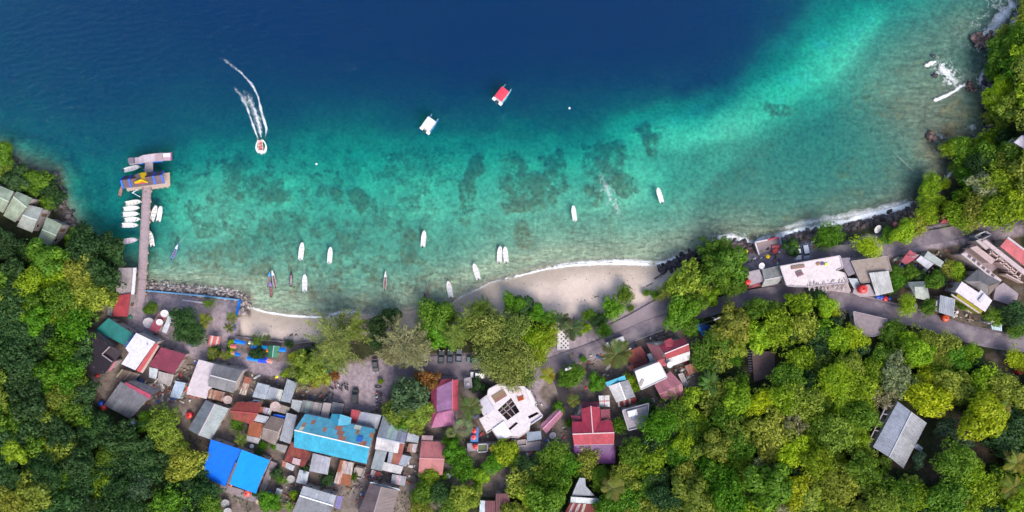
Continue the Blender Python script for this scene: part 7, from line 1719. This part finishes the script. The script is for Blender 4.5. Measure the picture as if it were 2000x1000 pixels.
# ------------------------------------------------------------------ utility poles, logs
def pole(px, py, h, label, box=False, col=(.50, .48, .46)):
    p = G(px, py); root = empty('utility_pole', p); m = MB(); m.tube([(0, 0, -.5), (0, 0, h)], [.17, .11], 7); m.build('pole', M_CONC, root, col)
    for i, z in enumerate((h - .25, h - .9)):
        MB().box((0, 0, z), (2.0, .12, .12)).build('crossarm', M_METAL, root)
        for x in (-.9, -.3, .3, .9): MB().lathe([(.06, 0), (.06, .12), (.03, .18), (0, .18)], 8, (x, 0, z + .06)).build('insulator', M_PLAST, root, (.5, .3, .2))
    if box: MB().lathe([(.0, 0), (.34, 0), (.34, 1.0), (.0, 1.05)], 12, (.45, .1, h - 2.4)).build('transformer', M_METAL, root); MB().box((-.5, 0, h - 2.2), (.7, .6, .9)).build('switch_box', M_METAL, root)
    root.rotation_euler = (0, 0, R(25)); tag(root, label, 'utility pole', 'utility poles along the roads'); return p + Vector((0, 0, h - .2))


t1 = pole(1106, 713, 8, 'utility pole with transformer at the driveway mouth', True); t2 = pole(1218, 676, 8, 'utility pole at the roadside below the white pickup truck'); t3 = pole(1385, 618, 8, 'utility pole between roadside trees above the blue shelter'); t4 = pole(1762, 500, 7, 'utility pole left of the crimson shop'); t5 = pole(1903, 626, 7, 'utility pole on the verge below the white eastern house')
M_WIRE = mat_plain('cable', (.05, .05, .05), .6)
for i, (a, b_, lab) in enumerate(((t1, t2, 'overhead cable between the transformer pole and the truck pole'), (t2, t3, 'overhead cable along the road past the red house'))):
    m = MB(); m.tube([a.lerp(b_, t) - Vector((0, 0, 1.2 * 4 * t * (1 - t))) for t in [q / 8 for q in range(9)]], .03, 4); tag(m.build('overhead_cable', M_WIRE), lab, 'cable', 'overhead cables')
for i, (a, b_, r, lab) in enumerate((((1278, 545), (1298, 532), .22, 'dark driftwood trunk on the beach beside the boulders'), ((1262, 560), (1276, 552), .12, 'thin driftwood branch on the beach near the boulders'), ((1160, 581), (1171, 578), .10, 'short dark log lying on the upper beach'), ((1177, 587), (1180, 574), .09, 'thin branch standing out on the upper beach'), ((566, 656), (572, 652), .22, 'dark lump of driftwood on the small beach, left of two'), ((576, 655), (580, 652), .18, 'dark lump of driftwood on the small beach, right of two'))):
    P0, P1 = G(*a, .1), G(*b_, .15); o = MB(); mid = (P0 + P1) / 2 + Vector((.2, .15, .05)); o.tube([P0, mid, P1], [r, r * .8, r * .4], 6); o.tube([mid, mid + Vector((.5, -.7, .2))], [r * .5, r * .15], 5); tag(o.build('driftwood', M_BARK2 if 'M_BARK2' in globals() else M_WOOD, None, (.10, .075, .065)), lab, 'driftwood', 'driftwood on the beaches')
# ------------------------------------------------------------------ rocks
M_ROCK = mat_plain('rock', None, .9, var=.35, scale=1.5, bump=.6, obj_color=True, spec=.3)
ICO_V, ICO_F = None, None
def ico():
    bm = bmesh.new(); bmesh.ops.create_icosphere(bm, subdivisions=1, radius=1.0); v = np.array([p.co[:] for p in bm.verts]); f = np.array([[q.index for q in fc.verts] for fc in bm.faces]); bm.free(); return v, f
ICO_V, ICO_F = ico()


def rock_field(name, pts, label, col, tint=None):
    """pts: (x,y,z,r) world"""
    g = np.random.default_rng(len(pts)); V = []; F = []; T = []
    for i, (x, y, z, r) in enumerate(pts):
        v = ICO_V * (1 + .22 * g.normal(size=(len(ICO_V), 1))) * r * np.array([g.uniform(.8, 1.25), g.uniform(.8, 1.25), g.uniform(.55, .9)])
        a = g.uniform(0, 6.28); c_, s_ = math.cos(a), math.sin(a); v = v @ np.array([[c_, s_, 0], [-s_, c_, 0], [0, 0, 1]])
        V.append(v + [x, y, z]); F.append(ICO_F + i * len(ICO_V)); T.append(np.full(len(ICO_V), g.uniform(.3, 1.8)))
    m, nt, b = new_mat(name); at = N(nt, 'ShaderNodeAttribute', attribute_name='tint'); vm = N(nt, 'ShaderNodeVectorMath', operation='SCALE'); vm.inputs[0].default_value = col
    nt.links.new(at.outputs['Fac'], vm.inputs['Scale']); nt.links.new(vm.outputs[0], b.inputs['Base Color']); b.inputs['Roughness'].default_value = .85
    me = np_mesh(name, np.concatenate(V), np.concatenate(F), m, {'tint': ('FLOAT', np.concatenate(T))})
    return tag(link(name, me), label, 'rocks', kind='stuff')


def along(pts, n, spread, seed, r=(.25, .7), bias=0.0, zoff=0.0):
    g = random.Random(seed); segs = [(math.hypot(b_[0] - a[0], b_[1] - a[1]), a, b_) for a, b_ in zip(pts[:-1], pts[1:])]; tot = sum(s[0] for s in segs); out = []
    for _ in range(n):
        t = g.random() * tot
        for L_, a, b_ in segs:
            if t <= L_: break
            t -= L_
        u = t / L_; nx_, ny_ = -(b_[1] - a[1]) / L_, (b_[0] - a[0]) / L_; d = g.gauss(bias, spread)
        px, py = a[0] + (b_[0] - a[0]) * u + nx_ * d, a[1] + (b_[1] - a[1]) * u + ny_ * d; p = G(px, py); rr = g.uniform(*r) * g.uniform(.7, 1.2); out.append((p.x, p.y, max(p.z, -.45) + rr * .25 + zoff, rr))
    return out


rock_field('armour_rocks', along([(284, 556), (330, 563), (400, 570), (468, 578), (482, 590), (474, 614)], 520, 4.5, 1, (.22, .55)), 'grey broken rocks heaped against the blue plaza wall', (.24, .20, .19))
rock_field('dark_shore_rocks', along([(1285, 527), (1310, 520), (1335, 507), (1352, 500), (1390, 478)], 190, 4.5, 2, (.3, .85)), 'black boulders along the shore at the end of the wide beach', (.045, .035, .04))
rock_field('eastern_shore_rocks', along([(1430, 474), (1475, 488), (1530, 468), (1560, 460), (1600, 456), (1650, 446), (1700, 432), (1760, 419), (1800, 404), (1825, 385)], 620, 4.2, 3, (.25, .8)), 'dark rocks along the surf below the upper road', (.085, .065, .065))
rock_field('cove_rocks', along([(1838, 296), (1880, 284), (1925, 268), (1938, 250), (1932, 200), (1932, 150), (1945, 100), (1975, 55)], 330, 6, 4, (.3, 1.0)), 'dark rocks at the foot of the wooded eastern headland', (.07, .06, .07))
rock_field('headland_reef_rocks', along([(1895, 75), (1925, 85), (1940, 75)], 90, 7, 5, (.3, .8), zoff=.35) + along([(1810, 262), (1825, 275)], 30, 4, 6, (.3, .7), zoff=.3) + along([(1905, 175), (1880, 165)], 24, 4, 7, (.3, .6), zoff=.3), 'reddish rocks breaking the surface off the eastern headland', (.16, .10, .085))
rock_field('west_shore_rocks', along([(0, 290), (25, 325), (60, 337), (110, 348), (124, 402), (146, 450), (190, 472), (225, 502)], 330, 5, 8, (.3, .9)), 'shaded rocks along the wooded west shore', (.09, .075, .075))
for px, py, r, lab in ((1862, 315, 1.3, 'big dark boulder standing in the surf of the small cove'), (1318, 512, 1.0, 'largest black boulder where the wide beach ends'), (1820, 110, .5, 'small rock awash near the breaking wave'), (1824, 148, .7, 'round dark rock just under the breaking wave')):
    p = G(px, py); g = np.random.default_rng(int(px)); bm = bmesh.new(); bmesh.ops.create_icosphere(bm, subdivisions=2, radius=1.0)
    for v in bm.verts: v.co *= 1 + .16 * g.normal(); v.co.z *= .7
    me = bpy.data.meshes.new('boulder'); bm.to_mesh(me); bm.free(); me.materials.append(M_ROCK); o = link('boulder', me, None, (.07, .06, .065), (p.x, p.y, max(p.z, -.5) + r * .35)); o.scale = (r * 1.2, r, r); tag(o, lab, 'boulder', 'single boulders')
# ------------------------------------------------------------------ foam
mfoam, nt, b = new_mat('foam'); b.inputs['Base Color'].default_value = (.82, .84, .86, 1); b.inputs['Roughness'].default_value = .8
def foam(name, px, py, size, label, z=.03):
    g = np.random.default_rng(len(px)); n = len(px); V = np.empty((n, 4, 3)); k = S
    cx_, cy_ = (np.asarray(px) - 1000) * k, (500 - np.asarray(py)) * k; a = g.uniform(0, 6.28, n); s = np.asarray(size) * g.uniform(.5, 1.4, n)
    zz = np.maximum(Zp(np.asarray(px), np.asarray(py)), 0) + z + g.random(n) * .03
    for i, (u, v) in enumerate(((-1, -.3), (.25, -.7), (1, .25), (-.2, .75))):
        V[:, i, 0] = cx_ + s * (u * np.cos(a) - v * np.sin(a)); V[:, i, 1] = cy_ + s * (u * np.sin(a) + v * np.cos(a)); V[:, i, 2] = zz
    me = np_mesh(name, V.reshape(-1, 3), np.arange(n * 4).reshape(n, 4), mfoam); return tag(link(name, me), label, 'foam', kind='stuff')


def path_pts(pts, n, spread, g, taper=None):
    n = int(n * 2.2)
    pts = np.array(pts, float); d = np.r_[0, np.cumsum(np.hypot(*np.diff(pts, axis=0).T))]; t = g.random(n)
    if taper: t = t ** taper
    x = np.interp(t * d[-1], d, pts[:, 0]); y = np.interp(t * d[-1], d, pts[:, 1]); sp = spread if np.isscalar(spread) else spread[0] + (spread[1] - spread[0]) * t
    return x + g.normal(size=n) * sp, y + g.normal(size=n) * sp


g = np.random.default_rng(8)
def clump(x, y, sc, th, seed):
    pr = np.clip((fbm(x, y, sc, seed, 3) - th + .05) * 5, 0, 1) * np.clip((fbm(x, y, 3.6, seed + 3, 2) - .30) * 2.6, .08, 1)
    m = g.random(len(x)) < pr; return x[m], y[m]
X, Y = [], []
for pts, n, sp in (([(487, 600), (520, 609), (560, 615), (600, 618), (640, 620)], 1500, 1.0), ([(640, 619), (660, 612), (700, 610)], 600, 4), ([(700, 610), (760, 614), (820, 600)], 300, 3), ([(880, 590), (920, 570), (960, 551), (1000, 543)], 350, 2.0), ([(985, 545), (1040, 531), (1075, 523), (1120, 518), (1180, 515), (1240, 515), (1285, 520)], 3200, 1.6), ([(1075, 520), (1130, 514), (1200, 511), (1285, 515)], 2600, 3.4), ([(1270, 520), (1300, 512), (1345, 496)], 1500, 6),
                   ([(1390, 470), (1430, 466), (1470, 478), (1500, 466)], 2600, 7), ([(1500, 470), (1560, 452), (1600, 447), (1650, 437), (1700, 423), (1760, 409), (1800, 395)], 9000, 6), ([(1700, 424), (1760, 410), (1800, 394)], 2200, 3), ([(1830, 368), (1850, 345), (1866, 328)], 900, 3.5), ([(300, 555), (380, 562), (470, 570)], 1100, 3.5)):
    x, y = path_pts(pts, n, sp, g); x, y = clump(x, y, 9, .47, 90); X.append(x); Y.append(y)
X = np.concatenate(X); Y = np.concatenate(Y); foam('shore_foam', X, Y, np.full(len(X), .070), 'white surf foam along the beaches and rocks')
X, Y = [], []
for pts, n, sp, th in (([(1895, 75), (1935, 70), (1950, 30), (1985, 0)], 5200, 15, .50), ([(1920, 110), (1950, 80), (1990, 20)], 2600, 12, .5), ([(1928, 130), (1915, 150), (1925, 175)], 700, 8, .5), ([(1808, 128), (1822, 122)], 500, 2.2, .3), ([(1826, 196), (1845, 188), (1870, 174), (1884, 164)], 1700, 1.6, .25), ([(1838, 128), (1852, 146), (1868, 162)], 2600, 9, .44), ([(1890, 275), (1920, 262), (1935, 240)], 700, 8, .52), ([(1830, 265), (1850, 280)], 350, 6, .5), ([(1895, 245), (1905, 250)], 200, 5, .5), ([(1925, 268), (1940, 250), (1930, 210)], 500, 5, .5)):
    x, y = path_pts(pts, n, sp, g); x, y = clump(x, y, 10, th, 93); X.append(x); Y.append(y)
X = np.concatenate(X); Y = np.concatenate(Y); foam('headland_foam', X, Y, np.full(len(X), .070), 'breaking white waves off the eastern headland')
x, y = path_pts([(1182, 345), (1180, 365), (1190, 388), (1205, 405), (1214, 415)], 1500, 9, g); x, y = clump(x, y, 7, .50, 95); foam('reef_foam', x, y, np.full(len(x), .055), 'patch of scattered foam above the middle reef')
# sheets of foam with torn edges lie on the water; their cover thins out towards the rim and the tail
mfs = bpy.data.materials.new('foam_sheet'); mfs.use_nodes = True; nt = mfs.node_tree; b = nt.nodes['Principled BSDF']; b.inputs['Base Color'].default_value = (.82, .85, .88, 1); b.inputs['Roughness'].default_value = .8
at = N(nt, 'ShaderNodeAttribute', attribute_name='cover'); ge = N(nt, 'ShaderNodeNewGeometry'); n1 = N(nt, 'ShaderNodeTexNoise'); n1.inputs['Scale'].default_value = 1.5; n1.inputs['Detail'].default_value = 8; n1.inputs['Roughness'].default_value = .78; n1.inputs['Distortion'].default_value = .8
nt.links.new(ge.outputs['Position'], n1.inputs['Vector']); a1 = N(nt, 'ShaderNodeMath', operation='ADD'); nt.links.new(at.outputs['Fac'], a1.inputs[0]); nt.links.new(n1.outputs[0], a1.inputs[1])
mr = N(nt, 'ShaderNodeMapRange'); mr.inputs[1].default_value = .68; mr.inputs[2].default_value = 1.18; nt.links.new(a1.outputs[0], mr.inputs[0])
tr = N(nt, 'ShaderNodeBsdfTransparent'); mx = N(nt, 'ShaderNodeMixShader'); nt.links.new(mr.outputs[0], mx.inputs[0]); nt.links.new(tr.outputs[0], mx.inputs[1]); nt.links.new(b.outputs[0], mx.inputs[2]); nt.links.new(mx.outputs[0], nt.nodes['Material Output'].inputs['Surface'])


def foam_sheet(name, strips, label):
    V, F, C = [], [], []; g = np.random.default_rng(3)
    for pts, w0, w1, c0, c1 in strips:
        P = np.array(pts, float); d = np.r_[0, np.cumsum(np.hypot(*np.diff(P, axis=0).T))]; n = max(4, int(d[-1] / 2.5)); t = np.linspace(0, 1, n)
        x = np.interp(t * d[-1], d, P[:, 0]); y = np.interp(t * d[-1], d, P[:, 1])
        for _ in range(3): x[1:-1] = (x[:-2] + 2 * x[1:-1] + x[2:]) / 4; y[1:-1] = (y[:-2] + 2 * y[1:-1] + y[2:]) / 4
        tx, ty = np.gradient(x), np.gradient(y); L = np.hypot(tx, ty) + 1e-6; nx_, ny_ = -ty / L, tx / L
        wob = (fbm(x, y, 14, 130, 2) - .5) * 2; w = (w0 + (w1 - w0) * t) * (1 + .7 * wob); cov = (c0 + (c1 - c0) * t) * np.clip(np.minimum(t, 1 - t) * 9, 0, 1) * (.75 + .5 * fbm(x, y, 9, 133, 2)); b0 = len(V)
        for k in range(n):
            for u, e in ((-1, 0), (-.55, .6), (0, 1), (.55, .6), (1, 0)):
                px, py = x[k] + nx_[k] * u * w[k], y[k] + ny_[k] * u * w[k]; z = max(float(Zp(px, py)), 0) + .05 + .02 * (1 - abs(u)); V.append(Wp(px, py, z)); C.append(cov[k] * e)
        for k in range(n - 1):
            for q in range(4): F.append((b0 + k * 5 + q, b0 + k * 5 + q + 1, b0 + k * 5 + q + 6, b0 + k * 5 + q + 5))
    me = np_mesh(name, np.array([v[:] for v in V]), np.array(F), mfs, {'cover': ('FLOAT', np.array(C))}); return tag(link(name, me), label, 'foam', kind='stuff')


foam_sheet('boat_wake', [([(506, 276), (498, 255), (490, 232), (481, 205), (470, 185), (450, 165)], 3.4, 6.0, .66, .24), ([(516, 276), (521, 252), (511, 220), (504, 188), (493, 166), (470, 141), (440, 118), (420, 106)], 3.2, 5.0, .68, .22), ([(511, 274), (506, 245), (498, 215), (484, 188), (478, 170)], 3.2, 5.0, .66, .18), ([(506, 300), (500, 290), (501, 278), (508, 272)], 2.4, 3, .9, .9), ([(514, 301), (520, 291), (519, 280), (511, 272)], 2.4, 3, .9, .9), ([(511, 270), (504, 235), (492, 205), (470, 170)], 10, 17, .46, .20)], 'soft white wake curving away behind the speedboat')
foam_sheet('surf_line', [([(487, 601), (520, 610), (560, 616), (600, 619), (645, 620)], 2.6, 3.2, .85, .75), ([(640, 616), (670, 609), (700, 608)], 5, 5, .5, .4), ([(985, 546), (1040, 532), (1075, 524), (1120, 518), (1180, 515), (1240, 515), (1290, 519)], 1.8, 4.4, .7, .95), ([(1070, 519), (1130, 513), (1200, 510), (1290, 512)], 4, 6.5, .40, .6), ([(1275, 519), (1310, 508), (1350, 493)], 6, 7, .75, .6), ([(1395, 466), (1430, 462), (1470, 475), (1505, 462)], 7, 8, .65, .65),
                         ([(1500, 468), (1560, 450), (1600, 444), (1650, 433), (1700, 419), (1760, 405), (1803, 390)], 9, 8, .70, .85), ([(1510, 452), (1570, 436), (1640, 424), (1720, 408), (1790, 388)], 11, 9, .45, .42), ([(1828, 370), (1850, 346), (1866, 328)], 4.5, 4, .8, .8), ([(300, 557), (380, 563), (470, 571)], 5, 5, .5, .5), ([(880, 590), (920, 571), (960, 551), (990, 544)], 2, 2, .35, .5)], 'soft white surf line washing along beaches and rocks')
foam_sheet('breaking_waves', [([(1824, 199), (1845, 189), (1868, 176), (1886, 163)], 2.6, 1.8, .95, .9), ([(1806, 130), (1818, 124), (1830, 119)], 2.2, 2, .85, .8), ([(1832, 126), (1850, 143), (1872, 166)], 10, 10, .50, .45), ([(1895, 80), (1930, 72), (1950, 40), (1985, 0)], 17, 20, .62, .66), ([(1925, 110), (1955, 80), (1995, 25)], 12, 16, .6, .66), ([(1926, 130), (1915, 155), (1926, 180)], 8, 8, .5, .5), ([(1890, 276), (1922, 262), (1936, 240)], 7, 8, .5, .5), ([(1182, 348), (1183, 370), (1194, 392), (1212, 414)], 11, 8, .26, .28)], 'feathered white water breaking off the headland and over the reef')
# white flecks painted in for sun glints and small crests on open water
n = 110; x = g.uniform(0, 1900, n); y = g.uniform(0, 480, n); ok = ~in_poly(x, y, LAND); x, y = x[ok], y[ok]
X = np.concatenate([x + g.normal(size=len(x)) * 2 for _ in range(3)]); Y = np.concatenate([y + g.normal(size=len(x)) * .8 for _ in range(3)]); foam('glint_flecks', X, Y, np.full(len(X), .05), 'small white flecks standing in for glints and crests on open water')
for px, py, lab in ((1112, 211, 'small white buoy right of the red canopied tour boat'), (618, 320, 'small white buoy over the reef right of the speedboat')):
    o = MB().lathe([(.0, -.25), (.3, -.1), (.36, .1), (.2, .35), (.06, .5), (0, .5)], 12).build('buoy', M_PLAST, None, (.8, .8, .8), Wp(px, py, 0)); tag(o, lab, 'buoy', 'mooring buoys')
# ------------------------------------------------------------------ loose things in the yards
g = random.Random(21); V = []; F = []; T = []
YARDS = [([(380, 700), (300, 745), (330, 800), (390, 780), (390, 720)], 90), ([(480, 730), (560, 740), (500, 790)], 40), ([(440, 950), (560, 990), (690, 940), (640, 930), (520, 960)], 110), ([(930, 740), (1060, 760), (1060, 860), (940, 870), (925, 800)], 90), ([(1110, 690), (1240, 690), (1160, 760)], 50), ([(1270, 740), (1350, 700), (1360, 780)], 60), ([(1440, 490), (1600, 470), (1600, 500), (1450, 520)], 70), ([(1740, 500), (1890, 480), (1880, 560), (1760, 560)], 110), ([(1830, 600), (1960, 600), (1990, 640), (1850, 620)], 50), ([(270, 730), (340, 750), (310, 800), (270, 780)], 60), ([(700, 900), (760, 940), (690, 1000), (670, 940)], 50), ([(690, 955), (790, 880), (820, 860), (830, 900), (800, 950)], 60), ([(1000, 860), (1110, 830), (1100, 880), (1010, 900)], 50), ([(560, 735), (620, 750), (630, 785), (570, 775)], 40)]
cols = [(.3, .24, .2), (.5, .46, .44), (.16, .13, .12), (.6, .58, .58), (.34, .12, .07), (.05, .15, .45), (.28, .22, .16), (.4, .36, .33), (.12, .10, .10), (.5, .08, .07)]
for poly, n in YARDS:
    xs = [p[0] for p in poly]; ys_ = [p[1] for p in poly]; c_ = 0
    while c_ < n:
        px, py = g.uniform(min(xs), max(xs)), g.uniform(min(ys_), max(ys_))
        if not bool(in_poly(px, py, poly)): continue
        c_ += 1; p = G(px, py); b0 = len(V); m = MB(); m.box((p.x, p.y, p.z + .12), (g.uniform(.2, 1.0), g.uniform(.15, 2.2 if g.random() < .3 else .7), g.uniform(.15, .6)), g.uniform(0, 3)); V += m.v; F += [tuple(i + b0 for i in f) for f in m.f]; T += [g.choice(cols)] * 8
mcl, nt, b = new_mat('odds_and_ends'); at = N(nt, 'ShaderNodeAttribute', attribute_name='tint'); nt.links.new(at.outputs['Color'], b.inputs['Base Color']); b.inputs['Roughness'].default_value = .8
me = np_mesh('yard_debris', np.array(V), np.array(F), mcl, {'tint': ('FLOAT_COLOR', np.array(T))}); tag(link('yard_debris', me), 'loose boards, blocks and junk scattered in the yards', 'debris', kind='stuff')
# ------------------------------------------------------------------ names for the trees
MARKS = [(75, 430, 'the pale green shore houses'), (245, 570, 'the jetty house'), (180, 690, 'the black flat roof'), (222, 648, 'the teal hall'), (255, 785, 'the magenta edged roof'), (255, 831, 'the grey-green tank'), (460, 910, 'the blue tarpaulin hall'), (390, 820, 'the blue-grey gabled house'), (365, 640, 'the plaza shop'), (510, 690, 'the green beach stall'), (695, 770, 'the black car in the lot'), (868, 788, 'the mauve house'), (845, 895, 'the salmon pink house'), (880, 698, 'the row of three dark cars'), (996, 806, 'the roofless white house'), (942, 873, 'the tank platform'), (970, 985, 'the dark maroon house'), (1160, 850, 'the big red house'), (1138, 975, 'the rusty striped house'), (1100, 662, 'the patterned terrace'), (1200, 668, 'the white pickup truck'), (1241, 815, 'the roof terrace house'), (1308, 755, 'the dusty pink house'), (1380, 644, 'the blue shelter'), (1491, 714, 'the bare earth terrace'), (1474, 543, 'the junction shop'), (1560, 492, 'the white car on the upper road'), (1700, 630, 'the brown-grey flat house'), (1758, 850, 'the hillside house'), (1795, 568, 'the grey-green hipped roof'), (1846, 428, 'the red pavilion'), (1862, 315, 'the big cove boulder'), (1902, 580, 'the mustard walled house'), (1850, 622, 'the orange tank'), (1930, 75, 'the headland surf'), (1998, 278, 'the eastern white house corner'), (1620, 555, 'the plank heap'), (1695, 520, 'the tan flat roof'),
         (60, 600, 'the left picture edge'), (20, 1000, 'the bottom left picture corner'), (1990, 990, 'the bottom right picture corner'), (1400, 990, 'the bottom edge under the bananas'), (1600, 990, 'the bottom edge under olive crowns'), (1990, 720, 'the red tank at the eastern edge'), (230, 990, 'the bottom edge of the left wood'), (20, 800, 'the lower left picture edge'), (1540, 838, 'the twiggy olive crown'), (1300, 930, 'the hollow below the pink house')]
ORD = ['closest', 'second closest', 'third closest', 'fourth closest', 'fifth closest', 'sixth closest', 'seventh closest', 'eighth closest', 'ninth closest', 'tenth closest', 'eleventh closest', 'twelfth closest']
NOUN = {'broad': 'broadleaf tree', 'fine': 'fine-leaved tree', 'loose': 'open-crowned tree', 'bush': 'low shrub', 'casu': 'feathery casuarina', 'small': 'small tree'}
bucket = {}
for t in TREES:
    kk = 'small' if (t[4] == 'broad' and t[2] < 17) else t[4]
    mi = min(range(len(MARKS)), key=lambda i: math.hypot(MARKS[i][0] - t[0], MARKS[i][1] - t[1])); bucket.setdefault((mi, t[3], kk), []).append((math.hypot(MARKS[mi][0] - t[0], MARKS[mi][1] - t[1]), t))
for (mi, c, kk), lst in bucket.items():
    lst.sort(key=lambda q: q[0])
    for i, (d, t) in enumerate(lst):
        tag(t[5], f'{WORD[c]} {NOUN[kk]}, ' + (f'{ORD[min(i, 11)]} to {MARKS[mi][2]}' if len(lst) > 1 else f'alone of its colour by {MARKS[mi][2]}'), 'shrub' if kk == 'bush' else 'tree', {'bush': 'shrubs in gardens and clearings', 'casu': 'casuarinas along the beach'}.get(kk, 'trees of the village and woods'))

# seaweed, twigs and footprints' clutter at the tide line
pts_ = along([(1000, 570), (1080, 548), (1180, 540), (1280, 535)], 60, 5, 31, (.05, .14)) + along([(1010, 600), (1100, 590), (1180, 575), (1270, 555)], 70, 7, 32, (.05, .16)) + along([(490, 640), (560, 648), (640, 645)], 60, 6, 33, (.05, .14)) + along([(470, 655), (560, 664), (630, 660)], 40, 2, 34, (.06, .18))
rock_field('beach_litter', pts_, 'dark seaweed and twigs scattered along the sand', (.12, .095, .08))
